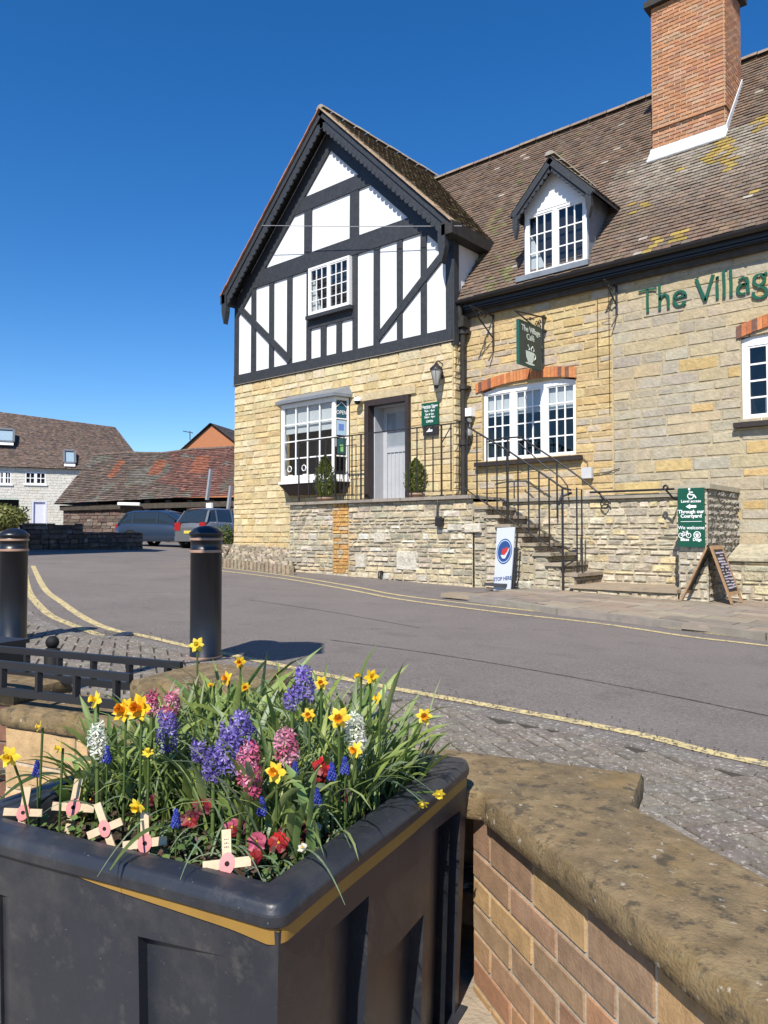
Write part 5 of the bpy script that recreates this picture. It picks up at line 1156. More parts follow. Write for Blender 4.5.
def skyl(x0,y0,x1,y1,lab=None):
    # on roof plane
    n=(RL-EL).cross(dW).normalized(); 
    if n.z<0: n=-n
    def rp(x,y): d=ray(x,y); return CAM+d*(((EL+nW*.3-CAM).dot(n))/d.dot(n))
    a,b,c,d_=rp(x0,y1),rp(x1,y1),rp(x1,y0),rp(x0,y0); b=a+dW*(b-a).dot(dW); sd_=n.cross(dW).normalized(); sd_=sd_ if sd_.z>0 else -sd_; d_=a+sd_*1.3; b=a+dW*((b-a).dot(dW)*.85); c=b+(d_-a)
    mb=MB()
    for p,q in ((a,b),(b,c),(c,d_),(d_,a)): mb.bar(p+n*.12,q+n*.12,.16,.16,up=tuple(n))
    s=mb.build('skylight',flat('skylight_grey',(.12,.13,.15)),wh); mb=MB(); mb.face([p+n*.13 for p in (a,b,c,d_)]); mb.build('pane',M['glass'],s)
    mb=MB(); mb.face([p+n*.08 for p in (a,b,c,d_)],); mb.build('blind_behind',flat('sky_blind',(.45,.55,.62)),s)
    mb=MB(); mb.bar(a-(d_-a).normalized()*.2+n*.1,b-(d_-a).normalized()*.2+n*.1,.25,.05,up=tuple(n)); mb.build('apron_flashing',M['white'],s)
skyl(-12,431,18,442); skyl(64,453,77,464)
# ---- brick house behind
bh=thing('brick_house',pd(210,500,50),'orange brick house gable showing above the shed roof beside the cafe','house')
ga_,gl_,gr_=pd(211.5,425,50),pd(182,450,50),pd(242,447,50)
mb=MB(); dn=V(0,0,-5); fw3=Vector((VIEW.x,VIEW.y,0))+RGT*.25
mb.prism([gl_+dn,gr_+dn,gr_,ga_,gl_],fw3*9,(.42,.17,.08)); mb.build('gable_wall',M['brick'],bh)
mb=MB(); up_=V(0,0,.12)
tiles(mb,gr_+(gr_-ga_)*.1-fw3*.2,gr_+(gr_-ga_)*.1+fw3*9,ga_+up_-fw3*.2,ga_+up_+fw3*9,.2,.25,tp_old([(.07,.06,.06),(.09,.075,.07)]))
tiles(mb,gl_+(gl_-ga_)*.1-fw3*.2,gl_+(gl_-ga_)*.1+fw3*9,ga_+up_-fw3*.2,ga_+up_+fw3*9,.2,.25,tp_old([(.12,.07,.06),(.14,.08,.07)]))
mb.build('house_roof',M['tile'],bh)
mb=MB(); a=pd(190,434,49); mb.tube([pd(190,440,49),pd(190,431,49)],.03,5); mb.tube([pd(183,431,49),pd(193,433,49)],.03,5); mb.build('aerial',M['iron'],bh)
# ---- rubble yard wall
yw0=pg(22,549.5); yw1=pg(128,549.5)
U2=(yw1-yw0); U2.z=0; L2_=U2.length; U2.normalize(); N2=Vector((U2.y,-U2.x,0)); 
if (CAM-yw0).dot(N2)<0: N2=-N2
yd=thing('yard_wall',yw0,'crumbling dark brown rubble wall at the back of the yard, left of the cars','wall')
mb=MB(); zt_=yw0.z+.95
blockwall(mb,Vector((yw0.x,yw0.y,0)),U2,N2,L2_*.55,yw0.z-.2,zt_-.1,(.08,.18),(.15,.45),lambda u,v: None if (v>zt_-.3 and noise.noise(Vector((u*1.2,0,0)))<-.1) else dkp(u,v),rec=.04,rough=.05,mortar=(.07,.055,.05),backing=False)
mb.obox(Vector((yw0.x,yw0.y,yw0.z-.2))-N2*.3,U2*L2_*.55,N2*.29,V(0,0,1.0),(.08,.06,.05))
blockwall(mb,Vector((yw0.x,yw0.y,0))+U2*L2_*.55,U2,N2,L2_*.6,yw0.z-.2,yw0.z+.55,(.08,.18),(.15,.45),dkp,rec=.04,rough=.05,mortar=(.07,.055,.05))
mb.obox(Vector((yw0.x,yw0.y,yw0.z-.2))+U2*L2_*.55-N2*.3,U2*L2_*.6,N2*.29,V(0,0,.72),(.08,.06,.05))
mb.build('wall_stones',M['rubble'],yd)
# ---- unseen house added left of the frame to throw shadow across the yard
nh=thing('shadow_house',(-28,4,0),'plain rendered house added unseen left of the view to shadow the yard','house')
mb=MB(); mb.box((-37,1,-.5),(-19.8,7.3,7.6),(.5,.45,.38)); mb.build('house_wall',M['stone'],nh)
mb=MB(); mb.prism([(-37.3,.7,7.6),(-37.3,7.6,7.6),(-37.3,6.2,10.4),(-37.3,2.6,10.4)],(17.8,0,0),(.14,.1,.08)); mb.build('house_roof',M['tile'],nh)
# ---- cars
def car(label,loc,heading,paint,L=4.2,Wd=1.76,H=1.5,suv=False,gl=(.03,.04,.05)):
    root=thing('parked_car',(0,0,0),label,'car','cars parked in front of the cart shed'); hw=Wd/2
    # lower body stations (x, zlow, zhigh, halfwidth)
    bel=.92 if not suv else 1.02
    stn=[(-L/2,.42,bel-.22,hw*.86),(-L/2+.06,.30,bel-.05,hw*.95),(-L/2+.35,.24,bel+.03,hw),(-.9,.22,bel+.03,hw),(.2,.22,bel,hw),(.95,.22,bel-.04,hw*.99),(L/2-.55,.24,bel-.14,hw*.95),(L/2-.12,.28,bel-.26,hw*.86),(L/2,.36,bel-.38,hw*.72)]
    rows=[]
    for x,zl,zh,w_ in stn:
        rows.append([(x,-w_*.88,zl),(x,-w_*.99,zl+.12),(x,-w_,(zl+zh)/2),(x,-w_*.97,zh-.10),(x,-w_*.86,zh),(x,0,zh+.03),(x,w_*.86,zh),(x,w_*.97,zh-.10),(x,w_,(zl+zh)/2),(x,w_*.99,zl+.12),(x,w_*.88,zl)])
    mb=MB(); mb.grid(rows,(1,1,1),True); mb.face(rows[0][::-1]); mb.face(rows[-1]); body=mb.build('body',paint,root)
    # cabin
    cs=[(-L/2+.10,bel-.02,bel+.0,hw*.84),(-L/2+.42,bel-.02,H-.06,hw*.70),(-L/2+.8,bel-.02,H,hw*.74),(-.1,bel-.02,H,hw*.76),(.35,bel-.02,H-.10,hw*.74),(1.15,bel-.08,bel-.03,hw*.80)]
    rows=[[(x,-hw*.86,zl),(x,-w_*1.0,zl+(zh-zl)*.9),(x,-w_*.85,zh),(x,0,zh+.02),(x,w_*.85,zh),(x,w_*1.0,zl+(zh-zl)*.9),(x,hw*.86,zl)] for x,zl,zh,w_ in cs]
    mb=MB(); mb.grid(rows,(1,1,1),True); mb.build('windows',M['carglass'],root)
    mb=MB(); mb.grid([[(x,y,z+.012) for (x,y,z) in r[1:6]] for r in rows[1:5]],(1,1,1),True)
    for sy in (-1,1):
        k=1 if sy<0 else 5
        for a,b in ((0,1),(4,5)): mb.bar(rows[a][k],rows[b][k],.07,.05)
        for i in (2,3): 
            lo_=rows[i][0 if sy<0 else 6]; mb.bar(lo_,rows[i][k],.07,.03)
    mb.build('roof',paint,root)
    for sx_2 in (-1,1):
        for sy in (-1,1):
            X=sx_2*(L/2-.78); Y=sy*(hw-.08); r=.32 if not suv else .34
            mb=MB(); 
            prof=[(r*.62,-.1),(r*.95,-.1),(r,-.06),(r,.06),(r*.95,.1),(r*.62,.1)]
            rows_=[[(X+a*math.cos(t),Y+b*sy,r+a*math.sin(t)) for t in [i*6.2832/20 for i in range(20)]] for a,b in prof]
            mb.grid(rows_,(1,1,1),True,True); wh_=mb.build('wheel',flat('tyre',(.015,.015,.015),.9),root)
            mb=MB(); 
            for q in range(5):
                t=q*1.2566; mb.bar((X,Y+sy*.085,r),(X+r*.6*math.cos(t),Y+sy*.09,r+r*.6*math.sin(t)),.07,.03,up=(0,1,0))
            mb.lathe([(0.001,0)]*2,(0,0,-50),4) if False else None
            rr=[[(X+a*math.cos(t),Y+sy*b,r+a*math.sin(t)) for t in [i*6.2832/20 for i in range(20)]] for a,b in ((r*.64,.10),(r*.56,.085))]; mb.grid(rr,(1,1,1),True,True)
            mb.build('rim',flat('alloy',(.45,.46,.48),.3,metal=.8),wh_)
            mb=MB(); mb.grid([[(X+(r+.05)*math.cos(t),sy*(hw-.10),r+(r+.05)*math.sin(t)) for t in [i*math.pi/12 for i in range(13)]],[(X+(r+.05)*math.cos(t),sy*(hw+.012),r+(r+.05)*math.sin(t)) for t in [i*math.pi/12 for i in range(13)]]],(1,1,1),True)
            mb.face([(X+(r+.05)*math.cos(t),sy*(hw+.004),r+(r+.05)*math.sin(t)) for t in [i*math.pi/12 for i in range(13)]]); mb.build('wheel_arch',flat('arch_black',(.01,.01,.012),.9),root)
    for sy in (-1,1):
        mb=MB(); mb.box((-L/2-.015,sy*(hw*.72)-.13,bel-.30),(-L/2+.10,sy*(hw*.72)+.13,bel+.0)); mb.build('tail_light',flat('tail_red',(.35,.02,.02),.25),root)
        mb=MB(); mb.box((L/2-.16,sy*(hw*.62)-.16,bel-.42),(L/2-.01,sy*(hw*.62)+.12,bel-.28)); mb.build('headlight',flat('headlight_grey',(.5,.52,.55),.15),root)
        mb=MB(); mb.box((.72,sy*(hw+.02)-.07,bel+.0),(.86,sy*(hw+.02)+.07,bel+.13)); mb.build('wing_mirror',paint,root)
    mb=MB(); mb.box((-L/2-.02,-.26,bel-.42),(-L/2+.05,.26,bel-.31)); mb.build('number_plate',flat('plate',(.6,.5,.1)),root)
    mb=MB(); mb.box((-L/2-.04,-hw*.85,.30),(-L/2+.08,hw*.85,.50)); mb.build('bumper',paint,root)
    root.location=loc; root.rotation_euler=(0,0,heading); return root
def paintm(n,c): return mat(n,c,rough=.28,noise_a=.03,bump=0,spec=.6,coat=.6,metal=.35)
M['carglass']=mat('car_glass',(.02,.03,.04),rough=.05,noise_a=.05,bump=0,spec=.8)
va=math.atan2(VIEW.y,VIEW.x)
# silver suv: rear to the viewer, heading away and a little to the right
c=pg(213,549.0); car('silver estate car parked tail towards the viewer beside the cafe corner',c+Vector((VIEW.x,VIEW.y,0))*1.2,va-math.radians(24),paintm('shaded_silver_paint',(.17,.18,.20)),L=3.8,Wd=1.62,H=1.58,suv=True)  # silver kept darker: the yard's shade is put into the paint colour
c=pg(162,547.2); car('blue grey car parked side-on in front of the dark cart shed',c+Vector((VIEW.x,VIEW.y,0))*1.0,va-math.radians(108),paintm('shaded_blue_paint',(.035,.06,.11)),L=4.1,Wd=1.7,H=1.46)  # blue darkened to carry shade that does not reach the car
# ---- shrubs
GRN=[(.10,.13,.03),(.07,.10,.025),(.14,.17,.04)]
def shrub(name,label,px_,py_,D,rad,n,size,cols,z=None):
    c=pd(px_,py_,D); t=thing(name,(c.x,c.y,gz(c.x,c.y)),label,'shrub'); mb=MB(); foliage(mb,c,rad,n,size,cols,.45); mb.build('leaves',M['leaf'],t)
    mb=MB(); g=gz(c.x,c.y)
    for i in range(5): mb.tube([(c.x+U_(-.1,.1),c.y,g-.1),(c.x+U_(-rad[0],rad[0])*.5,c.y+U_(-.2,.2),c.z)],.02,5)
    mb.build('stems',M['soil'],t)
shrub('garden_shrub','round yellow-green shrub in front of the white house door, behind the left bollard',6,518,40,(1.3,1.2,.75),1800,.10,[(.22,.22,.06),(.15,.17,.05),(.26,.27,.09)])
shrub('corner_shrub','small green shrub growing against the left corner of the cafe',226,538,21.5,(.35,.5,.42),1300,.035,GRN)
shrub('corner_weeds','low weeds at the foot of the cafe corner, right of the small shrub',238,546,20.0,(.35,.15,.08),260,.03,GRN)
# ============================================================ NEAR WALLS, RAILS, BOLLARDS
def slab(name,parent,p0,d,L,n,W,ztop,th,seed,seg=.03,mat_='coping',drop=0):
    """p0 corner (cam 2d), d along, n across; eroded stone block"""
    nu=max(4,int(L/seg)); nv=max(4,int(W/seg)); mb=MB()
    e=.006
    def P(u,v,z):
        q=p0+d*u+n*v; w=c3(q,z); 
        k=noise.noise(Vector((w.x*4+seed,w.y*4,z*3)))*.004+noise.noise(Vector((w.x*9+seed,w.y*9,z*30)))*.003
        return w,k
    us=[0]+[L*i/nu for i in range(1,nu)]+[L]; vs=[W*i/nv for i in range(nv+1)]
    rows=[]
    for v in vs:
        r=[]
        for u in us:
            edge=min(u,L-u,v,W-v); dz=-e*math.exp(-edge/.012)
            w,k=P(min(max(u,.006),L-.006),min(max(v,.006),W-.006),ztop); r.append(w+V(0,0,dz+k*.5))
        rows.append(r)
    mb.grid(rows)
    # sides
    per=[(u,0) for u in us]+[(L,v) for v in vs[1:]]+[(u,W) for u in us[::-1][1:]]+[(0,v) for v in vs[::-1][1:]]
    sr_=[]
    for k_,(dz,ins) in enumerate(((e,.006),(.022,0),(th*.6,0),(th*.9,.003),(th,.012))):
        r=[]
        for u,v in per:
            w,k=P(u,v,ztop-dz); cu_=c3(p0+d*(L/2)+n*(W/2),0); out=Vector((0,0,0))
            if v==0: out-=c3(n,0)
            if v==W: out+=c3(n,0)
            if u==0: out-=c3(d,0)
            if u==L: out+=c3(d,0)
            out.z=0
            if out.length>0: out.normalize()
            q=w+out*(k*1.0-ins)
            if k_==0: q=c3(p0+d*min(max(u,.006),L-.006)+n*min(max(v,.006),W-.006),ztop-e)+V(0,0,0); 
            r.append(q)
        sr_.append(r)
    # join first ring to the top border
    top=[rows[0][i] for i in range(len(us))]+[rows[j][-1] for j in range(1,len(vs))]+[rows[-1][i] for i in range(len(us)-1)][::-1]+[rows[j][0] for j in range(len(vs)-1)][::-1]
    mb.grid([top]+sr_[1:]); 
    return mb.build(name,M[mat_],parent)
bpn=[(.38,.21,.11),(.39,.24,.12),(.35,.19,.105),(.31,.20,.125),(.41,.26,.13),(.28,.17,.105)]
def brk(u,v): return cv(random.choice(bpn),.14)
def c2n(v): return Vector(c3(v,0))
dB3,nB3,aA3,nA3=[c2n(v) for v in (dB,nB,aA,nA)]
gw=thing('garden_wall',c3(Kc,-.25),'low brick wall topped with thick mossy sandstone coping, running towards the viewer','wall')
o2d=Kc+nB*.035-dB*.11
mb=MB(); blockwall(mb,c3(o2d,0),dB3,-nB3,3.7,-.30,ZC-.075,(.072,.072),(.218,.226),brk,rec=.007,joint=.009,rough=.0015,bev=.0025,mortar=(.43,.37,.29))
o3=Kc+nB*.30; mb.face([c3(o3,-.3),c3(o3+dB*3.6,-.3),c3(o3+dB*3.6,ZC-.08),c3(o3,ZC-.08)],(.35,.2,.12)); mb.build('brickwork',M['brick'],gw)
# slabs of the coping
slab('coping_stone',gw,Kc+dB*.02,dB,1.25,nB,.345,ZC,.075,1); slab('coping_stone',gw,Kc+dB*1.28,dB,1.2,nB,.345,ZC+.002,.075,5); slab('coping_stone',gw,Kc+dB*2.49,dB,1.0,nB,.34,ZC,.075,9)
bk=thing('back_wall',c3(An,-.25),'low brick wall with wide sandstone coping running behind the flower planter','wall')
slab('coping_stone',bk,An-nA*.0,aA,.62,nA,.345,ZC+.004,.085,3); slab('coping_stone',bk,An+aA*.63,aA,1.15,nA,.34,ZC,.08,4)
q=Kc+nA*.04+aA*.09; mb=MB(); blockwall(mb,c3(q,0),aA3,-nA3,1.26,-.3,ZC-.08,(.075,.075),(.222,.228),brk,rec=.012,joint=.012,rough=.003,bev=.003,mortar=(.42,.36,.28))
q=An+nA*.31-aA*(-.03); mb.face([c3(q,-.2),c3(q+aA*1.7,-.2),c3(q+aA*1.7,ZC-.085),c3(q,ZC-.085)],(.3,.18,.11)); q2=An-aA*(-.03)+nA*.03; mb.face([c3(q2,-.2),c3(q,-.2),c3(q,ZC-.085),c3(q2,ZC-.085)],(.3,.18,.11)); mb.build('brickwork',M['brick'],bk)
# left wall with railings
lw=thing('railed_wall',c3(Lf,-.25),'short sandstone topped brick wall carrying two low black rails on the left','wall')
lS=Lf-aA*.15; slab('coping_stone',lw,Lf-aA*.10,aA,.645,nA,.34,ZC,.075,7)
mb=MB(); blockwall(mb,c3(Lf+nA*.03-aA*.1,0),aA3,-nA3,.63,-.3,ZC-.075,(.075,.11),(.3,.45),lambda u,v:cv(random.choice([(.50,.34,.18),(.46,.30,.16)]),.1),rec=.012,joint=.010,rough=.004,bev=.004,mortar=(.45,.38,.28))
e_=Lf+aA*.53; mb.face([c3(e_+nA*.03,-.3),c3(e_+nA*.3,-.3),c3(e_+nA*.3,ZC-.08),c3(e_+nA*.03,ZC-.08)],(.25,.12,.08)); mb.build('brickwork',M['brick'],lw)
dkb=[(.16,.07,.05),(.13,.06,.045),(.19,.09,.06)]
# wall beyond, set back
bw2=thing('side_wall',c3(Lf+aA*.55,-.25),'dark red brick wall end at the left edge below the rails','wall')
q=Lf+aA*.56+nA*.10; mb=MB(); blockwall(mb,c3(q,0),aA3,-nA3,2.5,-.3,ZC-.02,(.075,.075),(.222,.228),lambda u,v:cv(random.choice(dkb),.1),rec=.01,joint=.01,rough=.003,bev=.003,mortar=(.2,.15,.12)); mb.build('brickwork',M['brick'],bw2)
slab('coping_stone',bw2,q-nA*.02,aA,2.4,nA,.3,ZC+.05,.07,11)
# pier cap carrying the right end of the rails
pc=Vector((-.93,2.76)); cap=thing('cap_stone',c3(pc,.3),'thick mossy sandstone block between the black rails and the right bollard','stone block')
slab('block',cap,pc,-aA,.50,nA,.42,.475,.09,13)
q=pc+nA*.03-aA*.03; mb=MB(); blockwall(mb,c3(q,0),-aA3,-nA3,.45,-.3,.385,(.075,.075),(.222,.228),brk,rec=.012,joint=.012,rough=.003,bev=.003,mortar=(.42,.36,.28))
blockwall(mb,c3(q+nA*.36,0),-nA3,aA3,.36,-.3,.385,(.075,.075),(.16,.2),brk,rec=.012,joint=.012,rough=.003,bev=.003,mortar=(.42,.36,.28)); mb.build('brickwork',M['brick'],cap)
# the two low rails
for off,lab in ((.05,'front low black ladder rail fixed along the left wall coping'),(.33,'rear low black ladder rail behind the front one on the left wall')):
    t=thing('low_rail',c3(Lf+nA*off,ZC),lab,'rail'); a=Lf+nA*off-aA*.03; b=a+aA*2.6
    st_=pc+nA*(off-.02); 
    a=Lf+nA*off; k=(pc-a).dot(aA); a=a+aA*(k+.0)
    b=a+aA*2.6
    for z,nm in ((.478,'top_rail'),(.372,'bottom_rail')): mb=MB(); mb.bar(c3(a,z),c3(b,z),.022,.028 if nm=='top_rail' else .03); mb.build(nm,M['railgrey'] if 'railgrey' in M else flat('railgrey',(.018,.019,.023),.45),t)
    for i in range(13):
        q=a+aA*(.07+.2*i); mb=MB(); mb.bar(c3(q,.385),c3(q,.465),.022,.022); mb.build('baluster',flat('railgrey',(.018,.019,.023)),t)
# bollards
def bollard(loc,label,sc):
    t=thing('bollard',(0,0,0),label,'bollard','black bollards with copper bands'); r=.125; H=1.04
    pr=[(r*.96,0),(r*.97,.04),(r*.97,.06),(r*.94,.065),(r*.94,.835),(r*1.0,.838),(r*1.0,.858),(r*.93,.862),(r*.93,.925),(r*.99,.93),(r*.99,.948),(r*.90,.955),(r*.95,.962),(r*1.03,.972),(r*1.03,.990),(r*.92,1.0),(r*.72,1.022),(r*.42,1.038),(r*.1,1.043)]
    mb=MB(); mb.lathe(pr,(0,0,-.03),40); mb.build('bollard_body',M['bollard'],t)
    for z,h in ((.838,.018),(.931,.015),(.044,.012)):
        mb=MB(); mb.lathe([(r*1.004,z-.03),(r*1.008,z+.002-.03),(r*1.008,z+h-.03),(r*1.004,z+h+.002-.03)],(0,0,0),40); mb.build('copper_band',M['copper'],t)
    t.location=loc; t.scale=(sc,sc,sc); return t
b1=bollard(pg(205.5,659),'black bollard with two copper bands, right of the rails behind the planter',1.0)
b2=bollard(pg(12.5,641),'black bollard with copper bands cut by the left edge, near the low rails',.93)
# ball-topped post and square post
p=CF((54-384)/750*3.95,3.95); g=.06
mb=MB(); t=thing('ball_top_post',(p.x,p.y,g),'short black post with a ball top standing behind the low rails','post')
mb.lathe([(.04,g-.1),(.04,.40),(.034,.405),(.02,.412)],(p.x,p.y,0),20); mb.build('post_shaft',flat('matt_black',(.006,.006,.007),.75),t)
mb=MB(); zc=.438; mb.lathe([(.034*math.sin(a)+.0005,zc-.034*math.cos(a)) for a in [i*math.pi/10 for i in range(11)]],(p.x,p.y,0),20); mb.build('ball',flat('matt_black',(.006,.006,.007),.75),t)
q=Vector(((-52-384)/750*3.6,3.75)); t=thing('square_post',c3(q,0),'squat square black post at the left edge behind the low rails','post')
mb=MB(); mb.obox(c3(q,-.05),aA3*-.20,nA3*.2,V(0,0,.50)); mb.build('post_shaft',M['iron'],t)
mb=MB(); mb.obox(c3(q+aA*.012-nA*.012,.45),aA3*-.224,nA3*.224,V(0,0,.02)); mb.build('post_cap',flat('railgrey',(.018,.019,.023)),t)
# unseen post and box head added outside the frame to shadow the road
lc=thing('shadow_post',(-3.35,.75,-.25),'dark post with a square head added unseen left of the view to cast a shadow','shadow caster')
mb=MB(); mb.tube([(-3.65,.35,-.25),(-3.65,.35,3.1)],.045,12); mb.tube([(-3.65,.35,3.0),(-3.42,.95,3.25)],.025,8); mb.build('column',M['iron'],lc)
mb=MB(); mb.lathe([(.22,3.2),(.36,3.7),(.40,3.72),(.12,4.0),(.02,4.1)],(-3.42,1.0,0),4); mb.build('lantern',M['iron'],lc)  # square head, added only for the shadow it casts
# ============================================================ PLANTER
N2d=Vector((-.165,1.216)); DS=Vector((.445,.895)).normalized(); DT=Vector((-.895,.445)).normalized(); PS,PT=.905,.86; ZT=.40; ZB=-.245
def PP(s,t,z): q=N2d+DS*s+DT*t; return c3(q,z)
def st_of(p):
    v=Vector(((p-CAM).dot(RGT),(p-CAM).dot(VIEW)))-N2d; return v.dot(DS),v.dot(DT)
pln=thing('flower_planter',PP(PS/2,PT/2,ZB),'large square black plastic planter with a gold band, full of spring flowers','planter')
def rpath(ins,r=.035,n=6):
    out=[]; rr=max(.004,r-ins)
    for cs,ct,a0 in ((ins+rr,ins+rr,180),(PS-ins-rr,ins+rr,270),(PS-ins-rr,PT-ins-rr,0),(ins+rr,PT-ins-rr,90)):
        for i in range(n+1): a=math.radians(a0+90*i/n); out.append((cs+rr*math.cos(a),ct+rr*math.sin(a)))
    return out
def sub(path,k=10):   # subdivide long runs
    out=[]
    for i,(a,b) in enumerate(zip(path,path[1:]+path[:1])):
        d=math.hypot(b[0]-a[0],b[1]-a[1]); n=k if d>.2 else 1
        for j in range(n): out.append((a[0]+(b[0]-a[0])*j/n,a[1]+(b[1]-a[1])*j/n))
    return out
mb=MB(); prof=[(.105,.30),(.088,.36),(.084,.386),(.080,.393),(.074,.397),(.060,.398),(.0601,.398),(.052,.402),(.016,.4025),(.0155,.4025),(.010,.401),(.006,.397),(.004,.392),(.004,.391),(.001,.386),(0,.382),(0,.3819),(.001,.366),(.003,.363),(.008,.361),(.016,.360)]
rows=[[PP(s,t,z+.0022*math.sin(s*9+t*7)) for s,t in sub(rpath(i))] for i,z in prof]
for band in ((0,1,2,3,4),(4,5),(5,7),(7,8),(8,10,11,12),(12,14),(14,15),(15,17),(17,18,19,20)): mb.grid([rows[b_] for b_ in band],(1,1,1),True,True)
mb.build('rim',M['planter'],pln)
# gold band: full along the right side, tapering away along the front
mb=MB(); GI=.007; gr=.03
path=[(PS-.03-(PS-.07)*i/20,GI) for i in range(21)]+[(GI+gr-gr*math.sin(a),GI+gr-gr*math.cos(a)) for a in [i*math.pi/2/8 for i in range(9)]]+[(GI,GI+gr+.42*i/24) for i in range(1,25)]
t2=[];top=[];bot=[];b2=[]
for s_,t_ in path:
    q=max(0,(t_-.03))/.43; hgt=.025*(1-.2*min(1,q*6))*(max(0,1-q)**.55 if q>0 else 1)+.001
    inw=Vector((PS/2-s_,PT/2-t_)).normalized()*.012
    zz_=.362+.002*math.sin(s_*9+t_*7)
    t2.append(PP(s_+inw.x,t_+inw.y,zz_)); top.append(PP(s_,t_,zz_)); bot.append(PP(s_,t_,zz_-hgt)); b2.append(PP(s_+inw.x,t_+inw.y,zz_-hgt))
mb.grid([t2,top,bot,b2],(1,1,1),False); mb.build('gold_band',M['gold'],pln)
# body
II=.012; zt0=.358
def side_pt(side,a,z,d=0):  # a along the side, d depth inward
    k=.02*(zt0-z)/.6     # taper
    a=max(a,II+k) if a<=II+.0001 else a
    LM=PS if side in 'RL' else PT
    if a>=LM-II-.0001: a=LM-II-k
    if side=='R': return PP(a,II+d+k,z)
    if side=='F': return PP(II+d+k,a,z)
    if side=='B': return PP(PS-II-d-k,a,z)
    return PP(a,PT-II-d-k,z)
def zpx(side,px_,py_):   # where a pixel ray meets the side plane
    n=-c3(DT,0) if side=='R' else -c3(DS,0); n=-n
    o=PP(0,II,0) if side=='R' else PP(II,0,0)
    d=ray(px_,py_); p=CAM+d*((o-CAM).dot(n)/d.dot(n)); s,t=st_of(p); return (s if side=='R' else t),p.z
mb=MB()
def col(side,a0,a1,bay=None,lo=II,hi=None):
    """bay: (z at a0, z at a1, depth a0, depth a1)"""
    S_=side_pt
    if bay is None: mb.face([S_(side,a0,ZB),S_(side,a1,ZB),S_(side,a1,zt0),S_(side,a0,zt0)]); return
    za,zb,d0,d1=bay
    mb.face([S_(side,a0,za),S_(side,a1,zb),S_(side,a1,zt0),S_(side,a0,zt0)])
    mb.face([S_(side,a0,ZB,d0),S_(side,a1,ZB,d1),S_(side,a1,zb,d1),S_(side,a0,za,d0)])
    mb.face([S_(side,a0,za),S_(side,a1,zb),S_(side,a1,zb,d1),S_(side,a0,za,d0)])
    if d1>.001: mb.face([S_(side,a1,ZB),S_(side,a1,zb),S_(side,a1,zb,d1),S_(side,a1,ZB,d1)])
    if d0>.001: mb.face([S_(side,a0,ZB),S_(side,a0,za),S_(side,a0,za,d0),S_(side,a0,ZB,d0)])
sR=lambda x,y: zpx('R',x,y)
c0=sR(326,936);c1=sR(370,896);c2=sR(380,970);c3_=sR(427,915);c4=sR(432,833);c5=sR(451,818);c6=sR(460,812)
col('R',II,c0[0]); col('R',c0[0],c1[0],(c0[1],c1[1],0,.04)); col('R',c1[0],c2[0]); col('R',c2[0],c3_[0],(c2[1],c3_[1],0,.035)); 
col('R',c3_[0],c4[0]+.0); col('R',c4[0],c5[0],(c4[1],c5[1],0,.03)); col('R',c5[0],c6[0]+.01,(c5[1],c6[1],.075,.075)); col('R',c6[0]+.01,PS-II)
f0=zpx('F',137,937); f1=zpx('F',228,958); f2=zpx('F',8,898)
col('F',II,f1[0]); col('F',f1[0],f0[0],(f1[1]-.0,f0[1],0,.022)); col('F',f0[0],f2[0]-.0); col('F',f2[0],f2[0]+.03,(f2[1],f2[1],.0,.008)); col('F',f2[0]+.03,PT-II)
col('B',II,PT-II); col('L',II,PS-II)
mb.face([PP(II,II,ZB),PP(PS-II,II,ZB),PP(PS-II,PT-II,ZB),PP(II,PT-II,ZB)])
mb.build('planter_body',M['planter'],pln)
mb=MB(); c_=PP(.033,.033,.4015); mb.lathe([(.007,0),(.006,.0006)],c_,12); mb.build('drain_hole',flat('arch_black',(.01,.01,.012)),pln)
ZS=.352
mb=MB(); NSx=40; rows=[[PP(.085+(PS-.17)*i/NSx,.085+(PT-.17)*j/NSx,ZS-.01+.018*noise.noise(PP(i*.11,j*.11,0)*7)+.008*noise.noise(Vector((i*.9,j*.9,2)))) for i in range(NSx+1)] for j in range(NSx+1)]
mb.grid(rows); mb.build('soil',M['soil'],None,kind='stuff',label='dark crumbly soil filling the black planter',cat='soil')
# ============================================================ FLOWERS
def inside(p,m=.10):
    s,t=st_of(p); s=min(max(s,m),PS-m); t=min(max(t,m),PT-m); return s,t
LG=[(.21,.28,.065),(.26,.33,.09),(.15,.22,.055),(.30,.36,.14),(.24,.31,.17),(.18,.26,.09)]
def leaf(mb,base,dirv,L,w,bend,c,twist=0,n=7,fold=.25):
    dirv=Vector(dirv); h=Vector((dirv.x,dirv.y,0)); 
    h=h.normalized() if h.length>.01 else Vector((1,0,0))
    p=Vector(base); el=math.atan2(dirv.z,math.hypot(dirv.x,dirv.y)); seg=L/n; side0=Vector((-h.y,h.x,0)); A_=[];B_=[];C_=[]
    for i in range(n+1):
        q=i/n; wd=w*(.55+.9*q if q<.5 else 1.0*math.sqrt(max(0,1-((q-.5)/.5)**2.2)))*.5
        d=h*math.cos(el)+Vector((0,0,1))*math.sin(el); up=d.cross(side0); tw=twist*q
        sd=side0*math.cos(tw)+up*math.sin(tw)
        A_.append(p-sd*wd-up*0+up*wd*fold); B_.append(p.copy()); C_.append(p+sd*wd+up*wd*fold)
        p=p+d*seg; el-=bend/n*(.4+1.3*q)
    mb.grid([A_,B_,C_],lambda i,j: c,True)
lf=MB()
